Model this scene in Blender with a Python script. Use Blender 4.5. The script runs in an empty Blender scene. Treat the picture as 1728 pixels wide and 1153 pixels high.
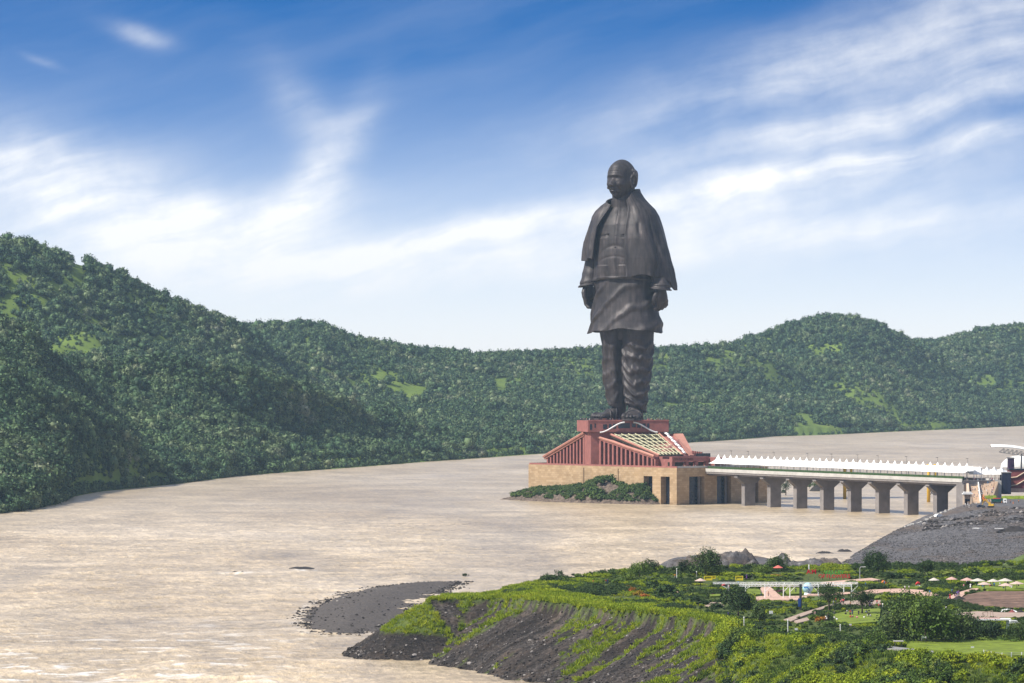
import bpy, bmesh, math, random
import numpy as np
from mathutils import Vector, Matrix, noise as mnoise

random.seed(7)
rng = np.random.default_rng(11)
SC = bpy.context.scene
COL = SC.collection
R = math.radians

# ------------------------------------------------------------------ camera
F, HZ, CX, H = 7300.0, 630.0, 864.0, 92.0      # focal length in photo pixels, horizon row, centre column, eye height over the river
cd = bpy.data.cameras.new('camera')
cam = bpy.data.objects.new('camera', cd)
COL.objects.link(cam)
cam.location = (0, 0, H)
cam.rotation_euler = (R(90), 0, 0)
cd.sensor_width = 36.0
cd.lens = F / 1728 * 36.0
cd.shift_y = (HZ - 576.5) / 1728
cd.clip_start = 1.0
cd.clip_end = 60000
SC.camera = cam


def at(px, py=None, D=None, z=None):
    """photo pixel plus a distance (or a height) -> the point in the valley"""
    if D is None:
        D = F * (H - z) / (py - HZ)
    if z is None:
        z = H - (py - HZ) * D / F
    return Vector(((px - CX) * D / F, D, z))


# ------------------------------------------------------------------ light
SUN_AZ, SUN_EL = R(-113), R(46)          # azimuth clockwise from +Y (view direction)
world = bpy.data.worlds.new('World')
SC.world = world
world.use_nodes = True
SC.view_settings.view_transform = 'Standard'
SC.view_settings.look = 'None'
SC.view_settings.gamma = 1
SC.view_settings.use_curve_mapping = False
SC.view_settings.exposure = 0.50
sd = bpy.data.lights.new('sun', 'SUN')
sun = bpy.data.objects.new('sun', sd)
COL.objects.link(sun)
sd.energy = 4.9
sd.angle = R(1.5)
sd.color = (1.0, 0.95, 0.86)
sdir = Vector((math.sin(SUN_AZ) * math.cos(SUN_EL), math.cos(SUN_AZ) * math.cos(SUN_EL), math.sin(SUN_EL)))
sun.rotation_euler = sdir.to_track_quat('Z', 'Y').to_euler()
SC.cycles.use_denoising = True
SC.cycles.max_bounces = 6
SC.cycles.diffuse_bounces = 2
SC.cycles.glossy_bounces = 2
SC.cycles.transmission_bounces = 2
SC.cycles.volume_bounces = 1
SC.cycles.transparent_max_bounces = 6
SC.cycles.caustics_reflective = False
SC.cycles.caustics_refractive = False


class NT:
    """tiny helper for node trees"""
    def __init__(self, tree):
        self.t = tree
        self.n = tree.nodes
        self.l = tree.links

    def new(self, typ, **kw):
        nd = self.n.new(typ)
        for k, v in kw.items():
            if k.startswith('i_'):
                nd.inputs[k[2:].replace('_', ' ')].default_value = v
            else:
                setattr(nd, k, v)
        return nd

    def setin(self, sock, v):
        if isinstance(v, bpy.types.NodeSocket):
            self.l.new(v, sock)
        elif v is not None:
            sock.default_value = v

    def math(self, op, a, b=None, c=None, clamp=False):
        nd = self.n.new('ShaderNodeMath')
        nd.operation = op
        nd.use_clamp = clamp
        self.setin(nd.inputs[0], a)
        if b is not None:
            self.setin(nd.inputs[1], b)
        if c is not None:
            self.setin(nd.inputs[2], c)
        return nd.outputs[0]

    def comb(self, x, y, z):
        nd = self.n.new('ShaderNodeCombineXYZ')
        for i, v in enumerate((x, y, z)):
            self.setin(nd.inputs[i], v)
        return nd.outputs[0]

    def noise(self, vec, scale, detail=4, rough=0.55, dist=0.0, dims='3D'):
        nd = self.n.new('ShaderNodeTexNoise')
        nd.noise_dimensions = dims
        if vec is not None:
            self.l.new(vec, nd.inputs['Vector'])
        nd.inputs['Scale'].default_value = scale
        nd.inputs['Detail'].default_value = detail
        nd.inputs['Roughness'].default_value = rough
        nd.inputs['Distortion'].default_value = dist
        return nd.outputs['Fac']

    def ramp(self, fac, stops, interp='LINEAR'):
        nd = self.n.new('ShaderNodeValToRGB')
        nd.color_ramp.interpolation = interp
        el = nd.color_ramp.elements
        while len(el) < len(stops):
            el.new(0.5)
        for e, (p, c) in zip(el, stops):
            e.position = p
            e.color = tuple(c) + (1,) if len(c) == 3 else c
        self.setin(nd.inputs[0], fac)
        return nd.outputs[0]

    def maprange(self, v, a, b, c=0.0, d=1.0, smooth=False):
        nd = self.n.new('ShaderNodeMapRange')
        nd.interpolation_type = 'SMOOTHSTEP' if smooth else 'LINEAR'
        self.setin(nd.inputs[0], v)
        for i, x in enumerate((a, b, c, d)):
            nd.inputs[i + 1].default_value = x
        return nd.outputs[0]

    def mix(self, fac, a, b, blend='MIX'):
        nd = self.n.new('ShaderNodeMix')
        nd.data_type = 'RGBA'
        nd.blend_type = blend
        self.setin(nd.inputs[0], fac)
        for s, v in ((nd.inputs[6], a), (nd.inputs[7], b)):
            if isinstance(v, bpy.types.NodeSocket):
                self.l.new(v, s)
            else:
                s.default_value = tuple(v) + (1,) if len(v) == 3 else v
        return nd.outputs[2]


# ------------------------------------------------------------------ sky: clear blue aloft, white haze low down, wind-drawn cirrus
def make_sky():
    t = NT(world.node_tree)
    t.n.clear()
    out = t.new('ShaderNodeOutputWorld')
    bg = t.new('ShaderNodeBackground')
    t.l.new(bg.outputs[0], out.inputs[0])
    tc = t.new('ShaderNodeTexCoord')
    sep = t.new('ShaderNodeSeparateXYZ')
    t.l.new(tc.outputs['Generated'], sep.inputs[0])
    x, y, z = sep.outputs
    # the deep blue of this sky starts low over the hills: read the sky model higher up than the plain elevation
    zz = t.math('MULTIPLY', t.math('MAXIMUM', z, 0.004), 6.5)
    sv = t.new('ShaderNodeVectorMath', operation='NORMALIZE')
    t.l.new(t.comb(x, y, zz), sv.inputs[0])
    sky = t.new('ShaderNodeTexSky')
    sky.sky_type = 'NISHITA'
    sky.sun_disc = False
    sky.sun_elevation = SUN_EL
    sky.sun_rotation = SUN_AZ
    sky.air_density = 1.0
    sky.dust_density = 0.6
    sky.ozone_density = 2.6
    t.l.new(sv.outputs[0], sky.inputs[0])
    hs = t.new('ShaderNodeHueSaturation')
    hs.inputs['Saturation'].default_value = 1.52
    hs.inputs['Value'].default_value = 1.36
    hs.inputs['Hue'].default_value = 0.506
    t.l.new(sky.outputs[0], hs.inputs['Color'])
    az = t.math('ARCTAN2', x, y)
    el = t.math('ARCSINE', z)
    # photo pixel like units so that streaks can be described in degrees: 100 units = 0.785 degrees
    u = t.math('MULTIPLY', az, 73.0)
    v = t.math('MULTIPLY', el, 73.0)
    uv = t.comb(u, v, 0.0)
    wob = t.noise(uv, 0.35, 3, 0.5)
    wob = t.math('MULTIPLY', t.math('SUBTRACT', wob, 0.5), 0.8)
    vw = t.math('ADD', v, wob)

    def streak(cu, cv, ang, lu, lv, amp, bend=0.0):
        ca, sa = math.cos(R(ang)), math.sin(R(ang))
        du = t.math('SUBTRACT', u, cu)
        dv = t.math('SUBTRACT', vw, cv)
        a = t.math('ADD', t.math('MULTIPLY', du, ca), t.math('MULTIPLY', dv, sa))
        b = t.math('SUBTRACT', t.math('MULTIPLY', dv, ca), t.math('MULTIPLY', du, sa))
        if bend:
            b = t.math('ADD', b, t.math('MULTIPLY', t.math('MULTIPLY', a, a), bend))
        q = t.math('ADD', t.math('POWER', t.math('ABSOLUTE', t.math('DIVIDE', a, lu)), 2.0),
                   t.math('POWER', t.math('ABSOLUTE', t.math('DIVIDE', b, lv)), 2.0))
        return t.math('MULTIPLY', t.math('EXPONENT', t.math('MULTIPLY', q, -1.0)), amp)

    # (u, v) = ((px - 864) / 100, (630 - py) / 100)
    S = [streak(*q) for q in (
        (5.2, 3.42, 11, 4.2, .24, 1.1), (4.6, 3.0, 10, 4.6, .5, .5), (5.5, 4.15, 13, 3.3, .30, .72), (5.9, 5.4, 17, 4.6, .62, .66),
        (5.9, 2.45, 6, 4.2, .38, .6), (-.8, 2.42, 12, 2.4, .24, .85), (-2.0, 1.95, 6, 4.4, .5, .6), (1.5, 1.8, 3, 6.0, .45, .4),
        (-3.35, 3.15, 44, 1.25, .36, .95, -.12), (-4.7, 2.45, 12, 1.7, .42, .8), (-3.5, 4.3, -55, 1.0, .4, .32),
        (-7.5, 3.15, -18, 3.2, .8, .95), (-7.2, 2.2, -4, 3.6, .8, .5), (-6.3, 5.75, -18, .5, .13, .45), (-7.9, 5.3, -15, .3, .07, .15),
        (8.3, 5.2, 20, 2.2, .5, .5))]
    tot = S[0]
    for s in S[1:]:
        tot = t.math('ADD', tot, s)
    # fibres drawn out along the wind
    ca, sa = math.cos(R(15)), math.sin(R(15))
    fa = t.math('ADD', t.math('MULTIPLY', u, ca), t.math('MULTIPLY', vw, sa))
    fb = t.math('SUBTRACT', t.math('MULTIPLY', vw, ca), t.math('MULTIPLY', u, sa))
    fv = t.comb(t.math('MULTIPLY', fa, 0.30), t.math('MULTIPLY', fb, 1.7), 0.0)
    fib = t.noise(fv, 1.15, 7, 0.58, 0.25)
    fib = t.maprange(fib, 0.30, 0.70, 0.40, 1.15)
    puff = t.maprange(t.noise(uv, 0.8, 6, 0.6), 0.3, 0.7, 0.55, 1.15)
    cl = t.math('MULTIPLY', t.math('MULTIPLY', tot, fib), puff)
    # thin veil in view, made thicker overhead, unseen, to whiten the fill light
    veil = t.maprange(t.noise(fv, 0.45, 5, 0.55), 0.38, 0.68, 0.0, 0.85)
    cl = t.math('ADD', cl, t.math('MULTIPLY', veil, t.maprange(v, 6.6, 12.0, 0.10, 1.0)))
    low = t.math('EXPONENT', t.math('MULTIPLY', t.math('POWER', t.math('DIVIDE', t.math('MAXIMUM', v, 0.0), 2.9), 1.8), -1.0))
    low = t.math('MULTIPLY', low, 0.95)
    inv = t.math('MULTIPLY', t.math('SUBTRACT', 1.0, low), t.math('SUBTRACT', 1.0, t.math('MINIMUM', cl, 0.93)))
    fac = t.math('SUBTRACT', 1.0, inv, clamp=True)
    white = t.mix(t.maprange(v, 0.2, 3.0), (8.9, 8.75, 8.85), (9.9, 9.9, 9.9))
    col = t.mix(fac, hs.outputs[0], white)
    t.l.new(col, bg.inputs['Color'])
    bg.inputs['Strength'].default_value = 0.08


make_sky()

# ------------------------------------------------------------------ naming helpers


def tag(o, label=None, cat=None, group=None, kind=None):
    if label:
        o['label'] = label
    if cat:
        o['category'] = cat
    if group:
        o['group'] = group
    if kind:
        o['kind'] = kind
    return o


def thing(name, label, cat, loc=(0, 0, 0), rotz=0.0, group=None, scale=1.0):
    o = bpy.data.objects.new(name, None)
    COL.objects.link(o)
    o.location = loc
    o.rotation_euler = (0, 0, rotz)
    o.scale = (scale,) * 3
    o.empty_display_size = 1
    return tag(o, label, cat, group)


def link(name, me, parent=None, loc=None, rotz=None, scale=None):
    o = bpy.data.objects.new(name, me)
    COL.objects.link(o)
    if parent:
        o.parent = parent
    if loc is not None:
        o.location = loc
    if rotz is not None:
        o.rotation_euler = (0, 0, rotz)
    if scale is not None:
        o.scale = scale if hasattr(scale, '__len__') else (scale,) * 3
    return o


def copy_tree(o, parent=None):
    c = o.copy()
    COL.objects.link(c)
    c.parent = parent
    for ch in list(o.children):
        copy_tree(ch, c)
    return c


class MB:
    """collects shapes in one mesh"""
    def __init__(self):
        self.v = []
        self.f = []
        self.mi = []
        self.m = 0

    def add(self, vs, fs, m=None):
        b = len(self.v)
        self.v += [tuple(p) for p in vs]
        self.f += [tuple(i + b for i in f) for f in fs]
        self.mi += [self.m if m is None else m] * len(fs)

    def box(self, c, s, rz=0.0, taper=1.0, m=None):
        """box centred at c (x, y, z), size s; taper scales the top"""
        ca, sa = math.cos(rz), math.sin(rz)
        vs = []
        for dz, k in ((-.5, 1.0), (.5, taper)):
            for dx, dy in ((-.5, -.5), (.5, -.5), (.5, .5), (-.5, .5)):
                x, y = dx * s[0] * k, dy * s[1] * k
                vs.append((c[0] + x * ca - y * sa, c[1] + x * sa + y * ca, c[2] + dz * s[2]))
        self.add(vs, [(3, 2, 1, 0), (4, 5, 6, 7), (0, 1, 5, 4), (1, 2, 6, 5), (2, 3, 7, 6), (3, 0, 4, 7)], m)

    def prism(self, poly, z0, z1, m=None):
        n = len(poly)
        ar = sum(poly[i][0] * poly[(i + 1) % n][1] - poly[(i + 1) % n][0] * poly[i][1] for i in range(n))
        if ar < 0:
            poly = poly[::-1]
        z0s = z0 if hasattr(z0, '__len__') else [z0] * n
        z1s = z1 if hasattr(z1, '__len__') else [z1] * n
        if ar < 0:
            z0s, z1s = list(z0s)[::-1], list(z1s)[::-1]
        vs = [(p[0], p[1], z) for p, z in zip(poly, z0s)] + [(p[0], p[1], z) for p, z in zip(poly, z1s)]
        fs = [tuple(range(n))[::-1], tuple(range(n, 2 * n))] + [(i, (i + 1) % n, n + (i + 1) % n, n + i) for i in range(n)]
        self.add(vs, fs, m)

    def tube(self, pts, rad, n=6, m=None, squash=1.0):
        pts = [Vector(p) for p in pts]
        rs = rad if hasattr(rad, '__len__') else [rad] * len(pts)
        vs = []
        ref = Vector((0.13, 0.21, 1.0)) if abs((pts[-1] - pts[0]).normalized().z) < 0.9 else Vector((0.0, 1.0, 0.05))
        for i, p in enumerate(pts):
            d = (pts[min(i + 1, len(pts) - 1)] - pts[max(i - 1, 0)]).normalized()
            a = d.cross(ref).normalized()
            b = a.cross(d).normalized()
            for k in range(n):
                t = 2 * math.pi * k / n
                vs.append(p + (a * math.cos(t) + b * math.sin(t) * squash) * rs[i])
        fs = []
        for i in range(len(pts) - 1):
            for k in range(n):
                k2 = (k + 1) % n
                fs.append((i * n + k, i * n + k2, (i + 1) * n + k2, (i + 1) * n + k))
        fs.append(tuple(range(n))[::-1])
        fs.append(tuple((len(pts) - 1) * n + k for k in range(n)))
        self.add(vs, fs, m)

    def rings(self, rings, m=None, cap=True):
        n = len(rings[0])
        vs = [p for r in rings for p in r]
        fs = []
        for i in range(len(rings) - 1):
            for k in range(n):
                k2 = (k + 1) % n
                fs.append((i * n + k, i * n + k2, (i + 1) * n + k2, (i + 1) * n + k))
        if cap:
            fs.append(tuple(range(n))[::-1])
            fs.append(tuple((len(rings) - 1) * n + k for k in range(n)))
        self.add(vs, fs, m)

    def ball(self, c, r, n=10, k=7, m=None):
        r = r if hasattr(r, '__len__') else (r,) * 3
        rg = []
        for i in range(1, k):
            ph = -math.pi / 2 + math.pi * i / k
            rg.append([(c[0] + r[0] * math.cos(ph) * math.cos(2 * math.pi * j / n), c[1] + r[1] * math.cos(ph) * math.sin(2 * math.pi * j / n), c[2] + r[2] * math.sin(ph)) for j in range(n)])
        self.rings(rg, m)

    def mesh(self, name, *mats, smooth=False):
        me = bpy.data.meshes.new(name)
        me.from_pydata(self.v, [], self.f)
        for mt in mats:
            me.materials.append(mt)
        if any(self.mi):
            me.polygons.foreach_set('material_index', self.mi)
        if smooth:
            me.polygons.foreach_set('use_smooth', [True] * len(self.f))
        me.update()
        return me

    def obj(self, name, mats, parent=None, smooth=False, loc=None, rotz=None):
        mats = mats if isinstance(mats, (list, tuple)) else [mats]
        return link(name, self.mesh(name, *mats, smooth=smooth), parent, loc, rotz)


def np_mesh(name, verts, faces, mat=None, smooth=False):
    """verts (n,3), faces (m,3) or (m,4) arrays"""
    me = bpy.data.meshes.new(name)
    verts = np.asarray(verts, np.float32)
    faces = np.asarray(faces, np.int32)
    k = faces.shape[1]
    me.vertices.add(len(verts))
    me.vertices.foreach_set('co', verts.ravel())
    me.loops.add(faces.size)
    me.loops.foreach_set('vertex_index', faces.ravel())
    me.polygons.add(len(faces))
    me.polygons.foreach_set('loop_start', np.arange(0, faces.size, k, dtype=np.int32))
    if smooth:
        me.polygons.foreach_set('use_smooth', np.ones(len(faces), bool))
    me.update(calc_edges=True)
    if mat:
        me.materials.append(mat)
    return me


def grid_faces(nu, nv):
    i = np.arange(nu - 1)[:, None] * nv + np.arange(nv - 1)[None, :]
    i = i.ravel()
    return np.stack([i, i + nv, i + nv + 1, i + 1], 1)


# ------------------------------------------------------------------ numpy noise
def _hash(ix, iy, seed):
    h = (ix.astype(np.int64) * 374761393 + iy.astype(np.int64) * 668265263 + seed * 974711) & 0x7fffffff
    h = ((h ^ (h >> 13)) * 1274126177) & 0x7fffffff
    return ((h ^ (h >> 16)) & 0xffff) / 65535.0


def vnoise(x, y, seed=0):
    x, y = np.asarray(x, float), np.asarray(y, float)
    ix, iy = np.floor(x), np.floor(y)
    fx, fy = x - ix, y - iy
    fx = fx * fx * fx * (fx * (fx * 6 - 15) + 10)
    fy = fy * fy * fy * (fy * (fy * 6 - 15) + 10)
    a, b = _hash(ix, iy, seed), _hash(ix + 1, iy, seed)
    c, d = _hash(ix, iy + 1, seed), _hash(ix + 1, iy + 1, seed)
    return (a * (1 - fx) + b * fx) * (1 - fy) + (c * (1 - fx) + d * fx) * fy


def fbm(x, y, seed=0, oct=4, gain=0.5):
    s, a, tot = 0.0, 1.0, 0.0
    for k in range(oct):
        s = s + a * vnoise(np.asarray(x) * 2 ** k + 17.3 * k, np.asarray(y) * 2 ** k - 9.1 * k, seed + k)
        tot += a
        a *= gain
    return s / tot


def sstep(a, b, x):
    t = np.clip((np.asarray(x, float) - a) / (b - a), 0, 1)
    return t * t * (3 - 2 * t)


def seg_dist(X, Y, poly):
    """signed distance to a closed polygon (negative inside) and position along its outline"""
    best = np.full(X.shape, 1e9)
    along = np.zeros(X.shape)
    ins = np.zeros(X.shape, bool)
    n = len(poly)
    acc = 0.0
    for i in range(n):
        (x0, y0), (x1, y1) = poly[i], poly[(i + 1) % n]
        dx, dy = x1 - x0, y1 - y0
        L = math.hypot(dx, dy)
        t = np.clip(((X - x0) * dx + (Y - y0) * dy) / (L * L), 0, 1)
        d = np.hypot(X - x0 - t * dx, Y - y0 - t * dy)
        along = np.where(d < best, acc + t * L, along)
        best = np.minimum(best, d)
        if y0 != y1:
            cr = ((y0 > Y) != (y1 > Y)) & (X < (x1 - x0) * (Y - y0) / (y1 - y0) + x0)
            ins ^= cr
        acc += L
    return np.where(ins, -best, best), along


def P2(px, py, z):
    v = at(px, py, z=z)
    return (v.x, v.y)


BAR_OUT = [(506, 1048), (520, 1028), (552, 1008), (620, 993), (700, 984), (778, 981), (772, 990), (745, 1002), (715, 1016), (690, 1042), (650, 1060), (600, 1070), (548, 1073), (515, 1064)]


# ------------------------------------------------------------------ materials
MATS = {}


def material(name):
    m = bpy.data.materials.new(name)
    m.use_nodes = True
    t = NT(m.node_tree)
    b = t.n['Principled BSDF']
    MATS[name] = m
    return m, t, b


def plain(name, col, rough=0.7, var=0.15, scale=1.0, bump=0.0, metal=0.0, spec=0.3):
    """one colour with grain and blotches"""
    m, t, b = material(name)
    g = t.new('ShaderNodeNewGeometry')
    n1 = t.noise(g.outputs['Position'], scale, 5, 0.6)
    f = t.maprange(n1, 0.3, 0.7, 1 - var, 1 + var)
    mx = t.new('ShaderNodeVectorMath', operation='SCALE')
    mx.inputs[0].default_value = col
    t.l.new(f, mx.inputs['Scale'])
    t.l.new(mx.outputs[0], b.inputs['Base Color'])
    b.inputs['Roughness'].default_value = rough
    b.inputs['Metallic'].default_value = metal
    b.inputs['Specular IOR Level'].default_value = spec
    if bump:
        bp = t.new('ShaderNodeBump')
        bp.inputs['Strength'].default_value = 1
        bp.inputs['Distance'].default_value = bump
        t.l.new(t.noise(g.outputs['Position'], scale * 3, 5, 0.6), bp.inputs['Height'])
        t.l.new(bp.outputs[0], b.inputs['Normal'])
    return m


def foliage(name, stops, rough=0.65, scale=0.02, trans=0.25, leafvar=0.5):
    """leaf colour: differs from plant to plant and from patch to patch"""
    m, t, b = material(name)
    oi = t.new('ShaderNodeObjectInfo')
    g = t.new('ShaderNodeNewGeometry')
    n = t.noise(g.outputs['Position'], scale, 3, 0.5)
    isl = g.outputs['Random Per Island']
    f = t.math('ADD', t.math('MULTIPLY', oi.outputs['Random'], 0.42), t.math('MULTIPLY', t.maprange(n, .3, .7), 0.4))
    f = t.math('ADD', f, t.math('MULTIPLY', isl, 0.18))
    c = t.ramp(f, stops)
    sc = t.new('ShaderNodeVectorMath', operation='SCALE')
    t.l.new(c, sc.inputs[0])
    t.l.new(t.maprange(isl, 0, 1, 1 - leafvar, 1 + leafvar), sc.inputs['Scale'])
    t.l.new(sc.outputs[0], b.inputs['Base Color'])
    b.inputs['Roughness'].default_value = rough
    b.inputs['Specular IOR Level'].default_value = 0.25
    if trans:
        tr = t.new('ShaderNodeBsdfTranslucent')
        t.l.new(sc.outputs[0], tr.inputs[0])
        mx = t.new('ShaderNodeMixShader')
        mx.inputs[0].default_value = trans
        t.l.new(b.outputs[0], mx.inputs[1])
        t.l.new(tr.outputs[0], mx.inputs[2])
        t.l.new(mx.outputs[0], t.n['Material Output'].inputs[0])
    return m
# ------------------------------------------------------------------ river
def wave_h(X, Y):
    """choppy flood water: short steep waves, rougher in patches"""
    c, s_ = math.cos(R(24)), math.sin(R(24))
    a, b = X * c + Y * s_, Y * c - X * s_
    rough = 0.68 + .72 * sstep(.34, .66, fbm(X / 60, Y / 380, 111, 3))
    rough = rough * (1 + .5 * sstep(1620, 1350, Y) * sstep(-20, -90, X))
    h = 0.0
    for k, (wl, am) in enumerate(((17, .50), (8.5, .46), (4.6, .34), (2.6, .17))):
        n = vnoise(a / wl * .62 + 3.1 * k, b / wl + 7.7 * k, 120 + k)
        h = h + am * (1 - np.abs(2 * n - 1) ** .8)
    return h * rough, rough


def make_river():
    m, t, b = material('muddy_water')
    g = t.new('ShaderNodeNewGeometry')
    pos = g.outputs['Position']
    # the current runs along the valley
    mp = t.new('ShaderNodeMapping')
    mp.inputs['Rotation'].default_value = (0, 0, R(-8))
    t.l.new(pos, mp.inputs[0])
    sp = t.new('ShaderNodeSeparateXYZ')
    t.l.new(mp.outputs[0], sp.inputs[0])
    v = t.comb(t.math('MULTIPLY', sp.outputs[0], .9), t.math('MULTIPLY', sp.outputs[1], .42), 0.0)
    big = t.noise(v, 0.0055, 5, 0.6, 0.3)
    mid = t.noise(v, 0.03, 6, 0.65, 0.2)
    fine = t.noise(v, 0.34, 5, 0.66, 0.1)
    c = t.ramp(big, [(0.32, (0.41, 0.31, 0.19)), (0.5, (0.51, 0.40, 0.26)), (0.68, (0.575, 0.465, 0.325))])
    streak = t.maprange(mid, 0.38, 0.62, 0.80, 1.10)
    fine2 = t.maprange(fine, 0.36, 0.64, 0.72, 1.16)
    flow = t.noise(t.comb(t.math('MULTIPLY', sp.outputs[0], .006), t.math('MULTIPLY', sp.outputs[1], .034), 0.0), 1.0, 5, 0.6, 0.4)
    streak = t.math('MULTIPLY', streak, t.maprange(flow, .34, .62, .90, 1.08))
    sc = t.new('ShaderNodeVectorMath', operation='SCALE')
    t.l.new(c, sc.inputs[0])
    t.l.new(t.math('MULTIPLY', streak, fine2), sc.inputs['Scale'])
    foam = t.math('MULTIPLY', t.maprange(t.noise(v, 0.17, 6, 0.72, 0.3), 0.68, 0.75), t.maprange(t.noise(v, 0.010, 3, 0.5), 0.50, 0.62))
    crest = t.new('ShaderNodeAttribute', attribute_name='crest')
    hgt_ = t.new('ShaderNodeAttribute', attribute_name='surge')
    wave_shade = t.new('ShaderNodeVectorMath', operation='SCALE')
    t.l.new(sc.outputs[0], wave_shade.inputs[0])
    t.l.new(t.maprange(hgt_.outputs['Fac'], .15, 1.15, .60, 1.2), wave_shade.inputs['Scale'])      # wave shading put into the colour: darker hollows, lighter aerated crests
    sc = wave_shade
    foam = t.math('MAXIMUM', t.math('MULTIPLY', foam, .6), crest.outputs['Fac'])
    col = t.mix(t.math('MULTIPLY', foam, 0.85), sc.outputs[0], (0.78, 0.74, 0.67))
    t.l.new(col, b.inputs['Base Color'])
    chop = t.new('ShaderNodeAttribute', attribute_name='chop')
    t.l.new(t.maprange(chop.outputs['Fac'], .4, .8, .24, .32), b.inputs['Roughness'])
    b.inputs['IOR'].default_value = 1.33
    b.inputs['Specular IOR Level'].default_value = 0.5
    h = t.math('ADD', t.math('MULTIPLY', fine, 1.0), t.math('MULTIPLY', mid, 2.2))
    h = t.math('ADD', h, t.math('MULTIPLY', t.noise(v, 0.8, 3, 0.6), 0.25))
    bp = t.new('ShaderNodeBump')
    bp.inputs['Strength'].default_value = 1.0
    bp.inputs['Distance'].default_value = .8
    t.l.new(h, bp.inputs['Height'])
    t.l.new(bp.outputs[0], b.inputs['Normal'])
    # one sheet: fine choppy grid where it is seen close, plain beyond
    us = np.concatenate([[-6000, -1500, -500], np.linspace(-200, 1500, 640), np.linspace(1520, 2000, 50), [2600, 4000, 9000]])
    d0 = [100.0, 800.0, 1180.0]
    while d0[-1] < 3300:
        d0.append(d0[-1] + max(.95, .95 * (d0[-1] / 1250) ** 2.3))
    ds = np.array(d0 + list(np.geomspace(3400, 14000, 40)))
    U, D = np.meshgrid(us, ds, indexing='ij')
    X = (U - CX) * D / F
    hgt, rough = wave_h(X, D)
    fade = sstep(3300, 2300, D) * sstep(-260, -190, U) * sstep(2000, 1700, U) * sstep(1100, 1200, D)
    Z = (hgt - .72) * fade
    cr = sstep(1.12, 1.36, hgt / np.maximum(rough, .6)) * sstep(1.05, 1.7, rough) * sstep(.5, .75, vnoise(X / 9, D / 16, 140)) * fade
    rapid = sstep(1700, 1330, D) * sstep(-40, -110, X)
    cr = np.maximum(cr, rapid * sstep(.88, 1.1, hgt / np.maximum(rough, .6)) * sstep(.50, .62, vnoise(X / 7, D / 12, 141)))
    # wash along the shingle bar and round the rocks
    db, _ = seg_dist(X, D, [P2(a_, b_, 0) for a_, b_ in BAR_OUT])
    cr = np.maximum(cr, .28 * np.exp(-((db - 2.5) / 2.2) ** 2) * sstep(.42, .62, vnoise(X / 3.5, D / 9, 142)) * (X < -20))
    for ix, iy in ((508, 963), (396, 968.5), (409, 968)):
        q = at(ix, iy, z=0.0)
        cr = np.maximum(cr, np.exp(-((X - q.x - 1) / 8) ** 2 - ((D - q.y) / 7) ** 2) * sstep(.35, .6, vnoise(X / 2, D / 5, 143)))
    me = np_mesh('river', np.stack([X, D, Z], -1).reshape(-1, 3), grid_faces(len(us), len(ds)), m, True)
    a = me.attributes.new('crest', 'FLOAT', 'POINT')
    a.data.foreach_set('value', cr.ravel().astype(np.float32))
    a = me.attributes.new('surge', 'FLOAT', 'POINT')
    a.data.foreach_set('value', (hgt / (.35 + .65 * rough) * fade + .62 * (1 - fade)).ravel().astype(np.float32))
    a = me.attributes.new('chop', 'FLOAT', 'POINT')
    a.data.foreach_set('value', rough.ravel().astype(np.float32))
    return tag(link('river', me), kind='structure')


make_river()

# ------------------------------------------------------------------ wooded hills beyond the river
SHORE = np.array([(-900, 900), (-300, 885), (0, 868), (60, 860), (105, 848), (125, 838), (170, 830), (300, 817), (400, 804), (500, 796), (600, 789), (700, 781),
                  (800, 774), (900, 767), (1000, 760), (1100, 752), (1180, 746), (1250, 742), (1300, 737), (1400, 734), (1500, 729), (1600, 725), (1728, 719), (2600, 706)], float)


def shore_d(u):
    return F * H / (np.interp(u, SHORE[:, 0], SHORE[:, 1]) - HZ)


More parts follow.
